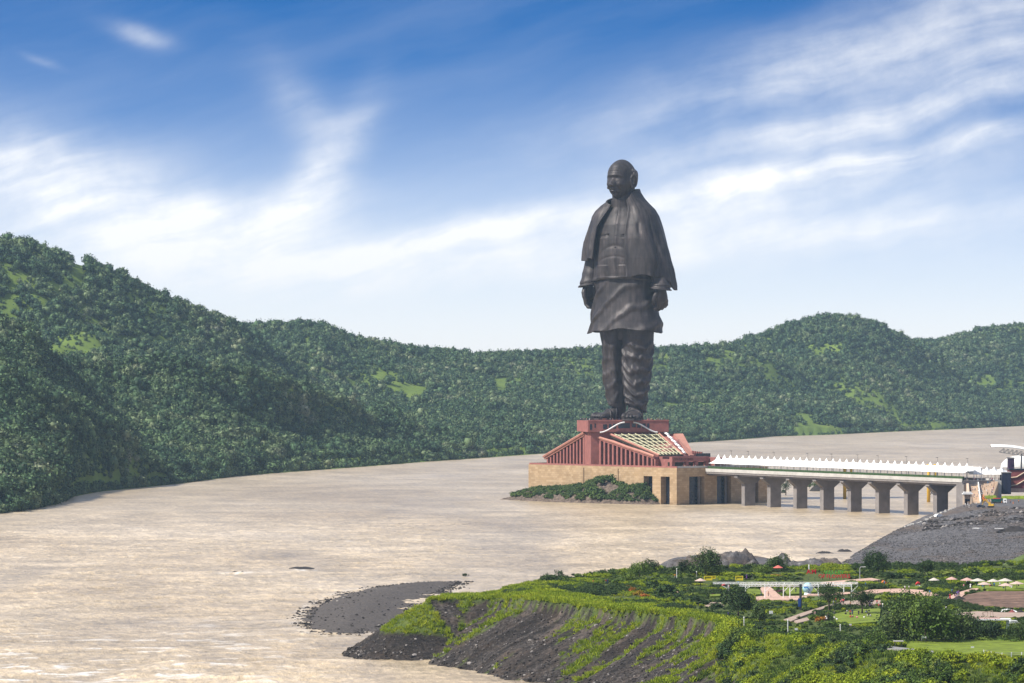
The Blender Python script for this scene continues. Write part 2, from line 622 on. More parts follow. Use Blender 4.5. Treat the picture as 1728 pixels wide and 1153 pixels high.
# ridge lines: (pixel column, skyline row, ridge distance), front foot, back width
LAYERS = [
    # near dark spur on the left bank
    dict(p=[(-900, 480, 3200), (-200, 560, 3350), (0, 601, 3420), (95, 652, 3460), (170, 700, 3500), (223, 737, 3530), (262, 778, 3560), (330, 850, 3600)], back=380, w=.62, calm=.45),
    # the spur behind it
    dict(p=[(-900, 430, 3700), (-200, 500, 3740), (0, 534, 3760), (52, 556, 3780), (82, 600, 3800), (135, 648, 3830), (200, 705, 3860), (262, 765, 3890), (320, 830, 3900)], back=300, w=.25, calm=.6),
    # middle spur falling to the water
    dict(p=[(-900, 520, 4000), (0, 575, 4000), (110, 600, 4050), (200, 603, 4100), (320, 601, 4150), (420, 618, 4250), (520, 650, 4400), (640, 690, 4600), (760, 722, 4800), (900, 756, 5100), (960, 790, 5200)], back=500, w=.7),
    # the big hill top left
    dict(p=[(-900, 330, 5000), (-200, 368, 5200), (0, 395, 5300), (60, 410, 5320), (120, 432, 5350), (180, 442, 5400), (250, 482, 5450), (330, 516, 5500), (370, 532, 5550), (410, 550, 5600), (480, 600, 5700), (560, 660, 5800), (620, 720, 5900)], back=1200, w=.5),
    # hills closing the valley behind the statue
    dict(p=[(300, 570, 6300), (400, 549, 6400), (500, 543, 6500), (545, 546, 6500), (600, 571, 6600), (640, 574, 6600), (700, 587, 6700), (800, 594, 6800), (850, 596, 6850), (920, 591, 6900), (1000, 588, 6950),
            (1100, 588, 7000), (1170, 585, 7050), (1230, 581, 7100), (1300, 600, 7100), (1400, 660, 7150), (1480, 720, 7200)], back=1500, w=.85),
    # rounded hill right of the statue
    dict(p=[(1130, 640, 7400), (1180, 600, 7500), (1230, 580, 7550), (1280, 563, 7600), (1330, 543, 7650), (1390, 533, 7700), (1440, 532, 7700), (1490, 548, 7750), (1535, 571, 7800), (1600, 610, 7900), (1700, 690, 8000)], back=900, w=.9),
    # right edge
    dict(p=[(1300, 700, 8300), (1400, 620, 8400), (1500, 577, 8500), (1560, 572, 8600), (1600, 570, 8600), (1650, 554, 8700), (1728, 541, 8800), (1900, 525, 8900), (2300, 540, 9000), (2600, 500, 9000)], back=1200, w=.9),
]
# open fields among the trees: column, row, half sizes in pixels
FIELDS = [(132, 455, 14, 24), (122, 487, 10, 6), (668, 655, 26, 8), (638, 640, 15, 5), (625, 652, 7, 12), (700, 660, 22, 11), (845, 650, 11, 14), (870, 643, 8, 6), (1165, 685, 72, 6), (1352, 703, 14, 7),
          (1375, 722, 34, 6), (178, 602, 15, 4), (935, 604, 12, 4), (740, 682, 10, 5), (1310, 728, 22, 4), (517, 575, 8, 5)]


def hill_z(u, d):
    X = (u - CX) * d / F
    S = shore_d(u)
    z = np.clip((d - S) * 0.10, -4, 5) + 6 * sstep(60, 900, d - S)
    z = np.where(d < S, -4.0, z)
    gul = fbm(X / 210, d / 330, 3, 4)
    gul2 = fbm(X / 70, d / 110, 9, 3)
    for L in LAYERS:
        p = np.array(L['p'], float)
        py = np.interp(u, p[:, 0], p[:, 1])
        Rd = np.interp(u, p[:, 0], p[:, 2])
        Hr = H - (py - HZ) * Rd / F - 9.0
        off = np.where((u < p[0, 0]) | (u > p[-1, 0]), 0.0, 1.0)
        Hr = np.maximum(Hr, 0) * off
        a = np.maximum(S + 25, Rd - 2600 * L['w'])
        t = np.clip((d - a) / np.maximum(Rd - a, 50), 0, 1)
        prof = 0.45 * t + 0.55 * np.sin(t * math.pi / 2) ** 1.25
        tb = np.clip((d - Rd) / L['back'], 0, 1)
        prof = np.where(d > Rd, 0.5 + 0.5 * np.cos(tb * math.pi), prof)
        mid = np.clip(4 * t * (1 - t), 0, 1) * (d < Rd)
        zz = Hr * prof * (1 - mid * (0.80 * gul + 0.22 * gul2) * L.get('calm', 1.0))
        k = 10.0      # soft maximum
        hmx = np.clip(0.5 + 0.5 * (zz - z) / k, 0, 1)
        z = np.where(zz > -1, z * (1 - hmx) + zz * hmx + k * hmx * (1 - hmx) * (d > S + 60), z)
    return np.where(d < S - 30, -6.0, z)


def make_hills():
    us = np.concatenate([np.linspace(-880, -40, 100), np.arange(-30, 1770, 5.0), np.linspace(1790, 2580, 90)])
    ds = np.concatenate([np.geomspace(2300, 9300, 300), np.array([9800, 10600])])
    U, D = np.meshgrid(us, ds, indexing='ij')
    Z = hill_z(U, D)
    V = np.stack([(U - CX) * D / F, D, Z], -1).reshape(-1, 3)
    m, t, b = material('hill_ground')
    g = t.new('ShaderNodeNewGeometry')
    c = t.ramp(t.noise(g.outputs['Position'], 0.01, 4), [(0.3, (0.085, 0.13, 0.028)), (0.6, (0.14, 0.20, 0.035)), (0.75, (0.18, 0.22, 0.05))])
    c2 = t.mix(t.maprange(t.noise(g.outputs['Position'], 0.09, 4, .7), .35, .65), c, (0.07, 0.10, 0.028))
    t.l.new(t.mix(0.45, c, c2), b.inputs['Base Color'])
    b.inputs['Roughness'].default_value = 0.9
    b.inputs['Specular IOR Level'].default_value = 0.1
    o = link('hills', np_mesh('hills', V, grid_faces(len(us), len(ds)), m, True))
    tag(o, kind='structure')


make_hills()


# ------------------------------------------------------------------ leaf clump builder
def crown_mesh(name, mat, w, h, nclump, nleaf, leaf, seed, lumps=7, core=True, spread=None):
    """uneven crown: overlapping lumps of small leaf faces round a dark rough core"""
    r = np.random.default_rng(seed)
    V, Fc = [], []
    nb = 0
    lump = []
    for i in range(lumps):
        a = r.uniform(0, 2 * math.pi)
        q = math.sqrt(r.uniform(0, 1)) * 0.62
        zc = r.uniform(-0.30, 0.34) * (1 - 0.5 * q)
        s = r.uniform(0.30, 0.52) * (1 - 0.25 * q)
        lump.append((q * math.cos(a), q * math.sin(a), zc, s))
    lump.append((0, 0, 0.05, 0.6))
    if core:
        for lx, ly, lz, s in lump:
            n, k = 7, 5
            ring = []
            for i in range(1, k):
                ph = -math.pi / 2 + math.pi * i / k
                for j in range(n):
                    th = 2 * math.pi * (j + 0.5 * (i % 2)) / n
                    rr = s * (0.80 if spread is None else 0.66) * r.uniform(0.75, 1.12)
                    ring.append(((lx + rr * math.cos(ph) * math.cos(th)) * w / 2, (ly + rr * math.cos(ph) * math.sin(th)) * w / 2, (lz + rr * 0.9 * math.sin(ph)) * h * 0.62))
            b = nb
            V += ring
            nb += len(ring)
            for i in range(k - 2):
                for j in range(n):
                    j2 = (j + 1) % n
                    Fc.append((b + i * n + j, b + i * n + j2, b + (i + 1) * n + j2, b + (i + 1) * n + j))
            Fc.append(tuple(b + j for j in range(4)))
            Fc.append(tuple(b + (k - 2) * n + j for j in range(4)))
    for c in range(nclump):
        lx, ly, lz, s = lump[r.integers(len(lump))]
        d = r.normal(size=3)
        d /= np.linalg.norm(d)
        if d[2] < -0.35:
            d[2] *= -0.6
        cc = np.array([(lx + s * d[0]) * w / 2, (ly + s * d[1]) * w / 2, (lz + s * 0.9 * d[2]) * h * 0.62])
        for q in range(nleaf):
            p = cc + r.normal(size=3) * (spread or leaf * 0.9)
            nrm = d * 0.8 + r.normal(size=3) * 0.55 + np.array([0, 0, 0.35])
            nrm /= np.linalg.norm(nrm)
            a = np.cross(nrm, r.normal(size=3))
            a /= np.linalg.norm(a)
            bb = np.cross(nrm, a)
            l1, l2 = leaf * r.uniform(0.6, 1.3), leaf * r.uniform(0.35, 0.8)
            V += [tuple(p - a * l1), tuple(p - bb * l2), tuple(p + a * l1), tuple(p + bb * l2)]
            Fc.append((nb, nb + 1, nb + 2, nb + 3))
            nb += 4
    V = np.array(V)
    V[:, 2] -= V[:, 2].min()
    return np_mesh(name, V, np.array([f if len(f) == 4 else f for f in Fc]), mat)


# ------------------------------------------------------------------ scattering of stuff (geometry nodes)
def scatter(name, pts, scl, rotz, sources, mat_index=None, tilt=None):
    """one object: sources (meshes) instanced on points"""
    me = bpy.data.meshes.new(name)
    n = len(pts)
    me.vertices.add(n)
    me.vertices.foreach_set('co', np.asarray(pts, np.float32).ravel())
    a = me.attributes.new('scl', 'FLOAT_VECTOR', 'POINT')
    s = np.asarray(scl, np.float32)
    if s.ndim == 1:
        s = np.repeat(s[:, None], 3, 1)
    a.data.foreach_set('vector', s.ravel())
    a = me.attributes.new('rot', 'FLOAT_VECTOR', 'POINT')
    rr = np.zeros((n, 3), np.float32)
    rr[:, 2] = rotz
    if tilt is not None:
        rr[:, 0] = tilt
    a.data.foreach_set('vector', rr.ravel())
    a = me.attributes.new('pick', 'INT', 'POINT')
    a.data.foreach_set('value', rng.integers(0, len(sources), n).astype(np.int32) if mat_index is None else np.asarray(mat_index, np.int32))
    o = link(name, me)
    src = bpy.data.collections.new(name + '_source')
    for i, sm in enumerate(sources):
        so = bpy.data.objects.new('%s_piece_%02d' % (name, i), sm)
        src.objects.link(so)
    ng = bpy.data.node_groups.new(name, 'GeometryNodeTree')
    ng.interface.new_socket('Geometry', in_out='INPUT', socket_type='NodeSocketGeometry')
    ng.interface.new_socket('Geometry', in_out='OUTPUT', socket_type='NodeSocketGeometry')
    N, L = ng.nodes, ng.links
    gi, go = N.new('NodeGroupInput'), N.new('NodeGroupOutput')
    ip = N.new('GeometryNodeInstanceOnPoints')
    ci = N.new('GeometryNodeCollectionInfo')
    ci.inputs['Collection'].default_value = src
    ci.inputs['Separate Children'].default_value = True
    ci.inputs['Reset Children'].default_value = True
    ip.inputs['Pick Instance'].default_value = True

    def attr(nm, dt):
        nd = N.new('GeometryNodeInputNamedAttribute')
        nd.data_type = dt
        nd.inputs['Name'].default_value = nm
        return nd.outputs['Attribute']
    er = N.new('FunctionNodeEulerToRotation')
    L.new(attr('rot', 'FLOAT_VECTOR'), er.inputs[0])
    L.new(gi.outputs[0], ip.inputs['Points'])
    L.new(ci.outputs[0], ip.inputs['Instance'])
    L.new(attr('pick', 'INT'), ip.inputs['Instance Index'])
    L.new(er.outputs[0], ip.inputs['Rotation'])
    L.new(attr('scl', 'FLOAT_VECTOR'), ip.inputs['Scale'])
    L.new(ip.outputs[0], go.inputs[0])
    md = o.modifiers.new('scatter', 'NODES')
    md.node_group = ng
    return tag(o, kind='stuff')


FOREST_STOPS = [(0.14, (0.021, 0.050, 0.026)), (0.34, (0.036, 0.076, 0.034)), (0.52, (0.060, 0.108, 0.042)), (0.68, (0.095, 0.14, 0.056)), (0.82, (0.145, 0.175, 0.088)), (0.93, (0.20, 0.205, 0.135))]


def make_forest():
    mat = foliage('forest_leaves', FOREST_STOPS, scale=0.009, trans=0.15, leafvar=0.65)
    src = [crown_mesh('forest_crown', mat, 8.5, 8.5, 46, 3, 0.62, 100 + i, lumps=5 + i % 3) for i in range(7)]
    r = np.random.default_rng(5)
    n = 640000
    u = r.uniform(-260, 1990, n)
    d2 = r.uniform(2500 ** 2, 9200 ** 2, n)
    d = np.sqrt(d2)
    # the near spurs are seen square on: plant them closer
    u = np.concatenate([u, r.uniform(-150, 420, 60000)])
    d = np.concatenate([d, np.sqrt(r.uniform(2700 ** 2, 4000 ** 2, 60000))])
    n = len(u)
    z = hill_z(u, d)
    S = shore_d(u)
    ok = (d > S + 2)
    # visible from the river side: compare with the skyline in front of the tree
    us = np.arange(-260, 1996, 6.0)
    ds = np.geomspace(2300, 9300, 420)
    U, D = np.meshgrid(us, ds, indexing='ij')
    E = (hill_z(U, D) + 4 - H) / D
    M = np.maximum.accumulate(E, 1)
    iu = np.clip(((u + 260) / 6).astype(int), 0, len(us) - 1)
    idd = np.clip(np.searchsorted(ds, d) - 1, 0, len(ds) - 1)
    ok &= (z + 16 + 45 * (u < 420) - H) / d > M[iu, idd]
    px, py = u, HZ - (z + 2 - H) * F / d
    for fx, fy, sx, sy in FIELDS:
        q = ((px - fx) / (1.05 * sx)) ** 2 + ((py - fy) / (1.15 * sy)) ** 2
        wob = 0.7 + 0.6 * vnoise(px / 9, py / 6, 4)
        ok &= ~(q < wob)
    # thinner cover on some slopes
    dens = fbm((u - CX) * d / F / 160, d / 220, 31, 3)
    gx = (hill_z(u + 3, d) - z) / (3 * d / F)
    gy = (hill_z(u, d + 6) - z) / 6
    ok &= r.uniform(0, 1, n) < np.clip(.50 * np.sqrt(1 + gx ** 2 + gy ** 2), 0, 1)
    ok &= r.uniform(0, 1, n) < np.clip(0.66 + 2.4 * (dens - 0.42), 0.36, 1)
    u, d, z = u[ok], d[ok], z[ok]
    X = (u - CX) * d / F
    s = r.gamma(2.6, 1 / 2.6, len(u)) * 0.95 + 0.25
    s = s * (0.75 + 0.6 * vnoise((u - CX) * d / F / 55, d / 75, 77))
    near = np.clip((d - shore_d(u)) / 60, 0, 1)
    s = s * (0.62 + 0.38 * near)
    s = np.clip(.92 * s * (.72 + .28 * sstep(.30, .42, dens[ok])), 0.4, 2.3)
    sc = np.stack([s * r.uniform(.85, 1.2, len(s)), s * r.uniform(.85, 1.2, len(s)), s * r.uniform(.85, 1.35, len(s))], 1)
    pts = np.stack([X, d, np.maximum(z - 0.6, 0.0)], 1)
    print('forest trees', len(pts))
    scatter('forest', pts, sc, r.uniform(0, 6.28, len(pts)), src)


make_forest()
# ------------------------------------------------------------------ the colossal bronze figure
ST_D = 3125.0
ST = at(1057, D=ST_D, z=57.2)
ST_ROT = R(-30)                      # the figure looks to the left of the viewer


def make_bronze():
    m, t, b = material('weathered_bronze')
    tc = t.new('ShaderNodeTexCoord')
    pos = tc.outputs['Object']
    mp = t.new('ShaderNodeMapping')
    mp.inputs['Scale'].default_value = (1, 1, 0.12)
    t.l.new(pos, mp.inputs[0])
    runs = t.noise(mp.outputs[0], 0.35, 5, 0.6)
    blot = t.noise(pos, 0.09, 5, 0.6)
    f = t.math('ADD', t.math('MULTIPLY', runs, 0.6), t.math('MULTIPLY', blot, 0.4))
    c = t.ramp(f, [(0.34, (0.018, 0.0155, 0.0165)), (0.48, (0.037, 0.031, 0.031)), (0.62, (0.070, 0.058, 0.057)), (0.75, (0.16, 0.138, 0.13))])
    # cladding panels: thin dark joints
    br = t.new('ShaderNodeTexBrick')
    br.inputs['Scale'].default_value = 1.0
    br.inputs['Brick Width'].default_value = 5.0
    br.inputs['Row Height'].default_value = 3.4
    br.inputs['Mortar Size'].default_value = 0.10
    br.inputs['Color1'].default_value = (1, 1, 1, 1)
    br.inputs['Color2'].default_value = (0.84, 0.84, 0.84, 1)
    br.inputs['Mortar'].default_value = (0.72, 0.72, 0.72, 1)
    sp = t.new('ShaderNodeSeparateXYZ')
    t.l.new(pos, sp.inputs[0])
    t.l.new(t.comb(t.math('MULTIPLY', t.math('ARCTAN2', sp.outputs[0], sp.outputs[1]), 22.0), sp.outputs[2], 0.0), br.inputs['Vector'])
    t.l.new(t.mix(1.0, c, br.outputs['Color'], 'MULTIPLY'), b.inputs['Base Color'])
    b.inputs['Roughness'].default_value = 0.55
    b.inputs['Metallic'].default_value = 0.25
    b.inputs['Specular IOR Level'].default_value = 0.4
    return m


BRONZE = make_bronze()
NU = 144


def rip(x, sharp=2.0):
    """cloth fold profile: rounded troughs, narrow crests"""
    return (0.5 + 0.5 * np.sin(x)) ** sharp


def sheet(name, P, parent, thick, closed_u=False, mat=BRONZE):
    """grid of points (nu, nv, 3) -> sheet with thickness"""
    nu, nv = P.shape[:2]
    Fc = grid_faces(nu, nv)
    if closed_u:
        j = np.arange(nv - 1)
        a = (nu - 1) * nv + j
        Fc = np.concatenate([Fc, np.stack([a, j, j + 1, a + 1], 1)])
    me = np_mesh(name, P.reshape(-1, 3), Fc, mat, True)
    o = link(name, me, parent)
    md = o.modifiers.new('thickness', 'SOLIDIFY')
    md.thickness = thick
    md.offset = 0
    return o


def interp(z, tab):
    tab = np.array(tab, float)
    i = np.argsort(tab[:, 0])
    tab = tab[i]
    return [np.interp(z, tab[:, 0], tab[:, k]) for k in range(1, tab.shape[1])]


def lumps_union(name, mb_list, voxel, parent):
    """overlapping closed shapes melted into one continuous skin"""
    mb = MB()
    for k in mb_list:
        mb.add(k.v, k.f)
    tmp = bpy.data.objects.new('tmp', mb.mesh('tmp'))
    COL.objects.link(tmp)
    md = tmp.modifiers.new('r', 'REMESH')
    md.mode = 'VOXEL'
    md.voxel_size = voxel
    md.use_smooth_shade = True
    sm = tmp.modifiers.new('s', 'SMOOTH')
    sm.factor = 0.5
    sm.iterations = 1
    dg = bpy.context.evaluated_depsgraph_get()
    me = bpy.data.meshes.new_from_object(tmp.evaluated_get(dg))
    bpy.data.objects.remove(tmp)
    me.materials.clear()
    me.materials.append(BRONZE)
    me.polygons.foreach_set('use_smooth', [True] * len(me.polygons))
    return link(name, me, parent)


def head_shape():
    """old man's bald round head, heavy jaw, local origin at the ear axis, facing -Y"""
    nu, nv = 128, 110
    th = np.linspace(0, 2 * math.pi, nu, endpoint=False)        # 0 = front
    ph = np.linspace(-math.pi / 2 + .02, math.pi / 2 - .02, nv)
    T, Pp = np.meshgrid(th, ph, indexing='ij')
    x = 9.9 * np.cos(Pp) * np.sin(T)
    y = -11.6 * np.cos(Pp) * np.cos(T)
    z = 14.2 * np.sin(Pp)
    # skull: cranium wider behind and above, jaw narrower and square in front below
    low = sstep(1, -12, z)
    x = x * (1 - 0.10 * low) * (1 + 0.05 * sstep(0, 6, z) * sstep(14, 8, z))
    y = np.where(y > 0, y * (1 - 0.16 * low), y)
    fr = sstep(0.5, -5.5, y)
    # square up the jaw
    y = y - fr * 1.9 * np.exp(-((z + 9.5) / 3.6) ** 2) * np.exp(-(x / 6.5) ** 2)
    nx, ny, nz = x / 9.9, y / 11.6, z / 14.2
    zh = z
    z = z + 1.9
    g = lambda cx, cz, sx, sz: np.exp(-((x - cx) / sx) ** 2 - ((z - cz) / sz) ** 2) * fr
    dy = np.zeros_like(x)
    dn = np.zeros_like(x)
    dy -= 0.9 * np.exp(-((z - 8) / 4.5) ** 2) * np.exp(-(x / 6) ** 2) * fr          # forehead
    ax = np.abs(x)
    dy -= 0.85 * np.exp(-((z - 3.9 + 0.02 * ax ** 2) / 0.95) ** 2) * sstep(8.2, 5.0, ax) * fr  # brows
    for s in (-1, 1):
        dy += 1.25 * g(s * 3.9, 2.0, 2.2, 1.2)          # eye sockets
        dy -= 1.1 * g(s * 4.0, 1.75, 1.35, 0.7)        # eyeballs under the lids
        dy -= 0.45 * g(s * 4.2, 0.2, 1.8, 0.5)           # bags
        dy -= 1.5 * g(s * 5.6, -2.6, 2.3, 2.2)          # cheeks
        dy += .85 * np.exp(-(((x - s * (3.0 + 0.32 * (-3.0 - z))) / 0.55) ** 2)) * sstep(-1.6, -3.2, z) * sstep(-9.2, -7.0, z) * fr  # laugh lines
        dn += 0.9 * np.exp(-((x - s * 8) / 3) ** 2 - ((z + 9) / 3) ** 2 - ((y + 4) / 5) ** 2)      # jowls
        dn -= 0.6 * np.exp(-((x - s * 9.5) / 2.5) ** 2 - ((z - 5) / 3) ** 2 - ((y + 5) / 3) ** 2)  # temples
    # nose
    br = sstep(3.6, -2.9, z) * sstep(-4.9, -3.4, z)
    dy -= (0.9 + 2.7 * sstep(3.4, -2.4, z)) * np.exp(-(x / (1.35 + 0.9 * sstep(2, -3.2, z))) ** 2) * br * fr
    dy -= 1.3 * (g(1.9, -3.5, 0.8, 0.9) + g(-1.9, -3.5, 0.8, 0.9))
    # mouth
    dy -= 1.3 * g(0, -5.6, 3.0, 0.8)
    dy -= 1.4 * g(0, -7.5, 2.8, 0.8)
    dy += 0.7 * np.exp(-(x / 3.6) ** 2 - ((z + 6.55 - 0.02 * x ** 2) / 0.34) ** 2) * fr
    dy += .8 * g(0, -8.9, 3.0, 0.7)
    dy -= 2.2 * g(0, -11.0, 3.4, 1.8)
    # forehead lines
    for zz in (7.0, 8.6, 10.0):
        dy += 0.4 * np.exp(-((z - zz + 0.01 * x ** 2) / 0.28) ** 2) * sstep(6.5, 4, ax) * fr
    z = zh
    # ring of hair round the back and sides
    hair = sstep(-7, -4, z) * sstep(7.5, 5.2, z) * sstep(-3.2, 0.0, y)
    dn += hair * (0.55 + 0.55 * fbm(T * 9, z * 0.8, 5, 3))
    dy = dy * 1.15
    x, y, z = x + nx * dn, y + ny * dn + dy, z + nz * dn
    global HAIR_GRID
    HAIR_GRID = (x + nx * .3, y + ny * .3, z + nz * .3, sstep(-6, -3.5, z) * sstep(8.5, 6.0, z) * sstep(-2.6, -.6, y) > .45)
    mb = MB()
    rings = [[(x[i, j], y[i, j], z[i, j]) for i in range(nu)] for j in range(nv)]
    mb.rings(rings)
    # ears
    for s in (-1, 1):
        rg = []
        for k in range(15):
            a = 2 * math.pi * k / 14
            rg.append(Vector((s * (10.5 + 0.9 * math.cos(a)), -0.6 + 2.2 * math.cos(a), -1.6 + 4.0 * math.sin(a) - 0.5 * math.cos(a))))
        mb.tube(rg, 0.95, 7)
        mb.ball((s * 9.6, -0.6, -1.8), (0.9, 1.9, 3.4), 10, 7)
        mb.ball((s * 10.3, -1.4, -5.8), (1.1, 1.2, 1.4), 8, 6)
    return mb


def xf(mb, M):
    mb.v = [tuple(M @ Vector(p)) for p in mb.v]
    return mb


def hand_shape(side, curl):
    """relaxed half-closed hand hanging down, wrist at the origin; side +1 = statue's left. Back of the hand faces outward (+X*side)."""
    mb = MB()
    s = side
    mb.rings([[(s * (0.2 + 1.75 * math.cos(a) * k[1]), k[2] + 3.3 * math.sin(a) * k[3], k[0]) for a in [2 * math.pi * i / 14 for i in range(14)]]
              for k in ((1.5, 1.15, 0, .78), (0, 1.1, 0, .80), (-2, 1.15, -.1, .95), (-4.5, 1.2, -.2, 1.1), (-6.6, 1.1, -.2, 1.12), (-7.6, .7, -.2, .95))])
    for i, (yy, ln) in enumerate(((-2.75, 6.4), (-0.95, 7.0), (0.85, 6.6), (2.5, 5.3))):
        b = Vector((s * 0.5, yy, -6.8))
        pts, rad, ang = [b], [1.0], R(-6 - 3 * i)
        for seg, c in ((.45, curl * .55), (.32, curl), (.23, curl * .8)):
            ang += c
            d = Vector((-s * math.sin(ang), 0, -math.cos(ang)))
            for q in (0.5, 1.0):
                pts.append(pts[-1] + d * ln * seg * 0.5)
                rad.append(1.0 - 0.035 * len(rad) + (0.09 if q == 1.0 else 0))
        rad[-1] = 0.55
        mb.tube(pts, rad, 9)
    # thumb leaves the front side of the palm near the wrist and lies along the fingers
    mb.tube([(s * .1, -2.2, -1.8), (-s * .5, -3.8, -3.6), (-s * 1.2, -4.3, -5.6), (-s * 1.8, -3.9, -7.4), (-s * 2.1, -3.4, -8.6)], [1.4, 1.3, 1.15, 1.05, 0.6], 9)
    return mb


def foot_shape():
    """sandalled foot, ankle over the origin, toes towards -Y, sole at z=0"""
    mb = MB()
    prof = [(5.0, 1.6, 2.2, 0.2), (4.2, 3.2, 4.2, 0), (2.5, 3.9, 6.5, 0), (0, 4.1, 8.6, 0), (-3, 4.3, 7.8, 0), (-7, 4.9, 5.7, 0), (-11, 5.6, 4.3, 0), (-14, 5.9, 3.4, .2), (-16, 5.4, 2.8, .3)]
    rg = []
    for y, w, h, b in prof:
        ring = []
        for i in range(18):
            a = 2 * math.pi * i / 18
            c, s = math.cos(a), math.sin(a)
            zz = 1.5 + (h - 1.5) * s if s > 0 else 1.5 + 1.3 * s
            ring.append((w * math.copysign(abs(c) ** .8, c), y, zz + b))
        rg.append(ring)
    mb.rings(rg[::-1])
    # shin inside the cloth
    mb.rings([[(r_ * math.cos(a), r_ * math.sin(a) + .5, z) for a in [2 * math.pi * i / 14 for i in range(14)]] for z, r_ in ((2.5, 4.2), (6, 5.2), (10, 5.6), (16, 6.0), (22, 6.2))])
    for i, (x, ln, r_) in enumerate(((-4.2, 5.2, 1.75), (-1.75, 4.8, 1.25), (0.35, 4.2, 1.15), (2.3, 3.6, 1.05), (4.1, 2.9, 1.0))):
        y0 = -14.2 + 0.06 * max(x + 4, 0) ** 1.5
        mb.tube([(x, y0 + 2, 2.4), (x, y0 - ln * .35, 2.4), (x, y0 - ln * .7, 2.0), (x, y0 - ln, 1.6)], [r_, r_ * 1.02, r_ * 1.0, r_ * .6], 9)
    return mb


def sandal(parent, M):
    mb = MB()
    poly = []
    for y, w in ((6.0, 2.4), (4.5, 4.2), (0, 4.9), (-6, 5.6), (-11, 6.6), (-15, 6.9), (-19, 5.8), (-20.8, 3.4)):
        poly.append((w, y))
    poly += [(-a, b) for a, b in poly[::-1]]
    mb.prism([(a * .93, b * .97) for a, b in poly], -0.1, 1.0)
    xf(mb, M)
    o = mb.obj('sandal', BRONZE, parent)
    st = MB()
    for y0, y1, h, w in ((-10.5, -8.0, 5.2, 6.0), (-5.2, -3.6, 7.4, 5.2)):
        pts = []
        for k in range(9):
            a = math.pi * k / 8
            pts.append((w * math.cos(a), (y0 + y1) / 2 + 1.2 * math.sin(a), 0.3 + h * max(math.sin(a), 0.0) ** .7))
        st.tube(pts, 0.6, 6)
    xf(st, M)
    st.obj('strap', BRONZE, o, True)
    return o


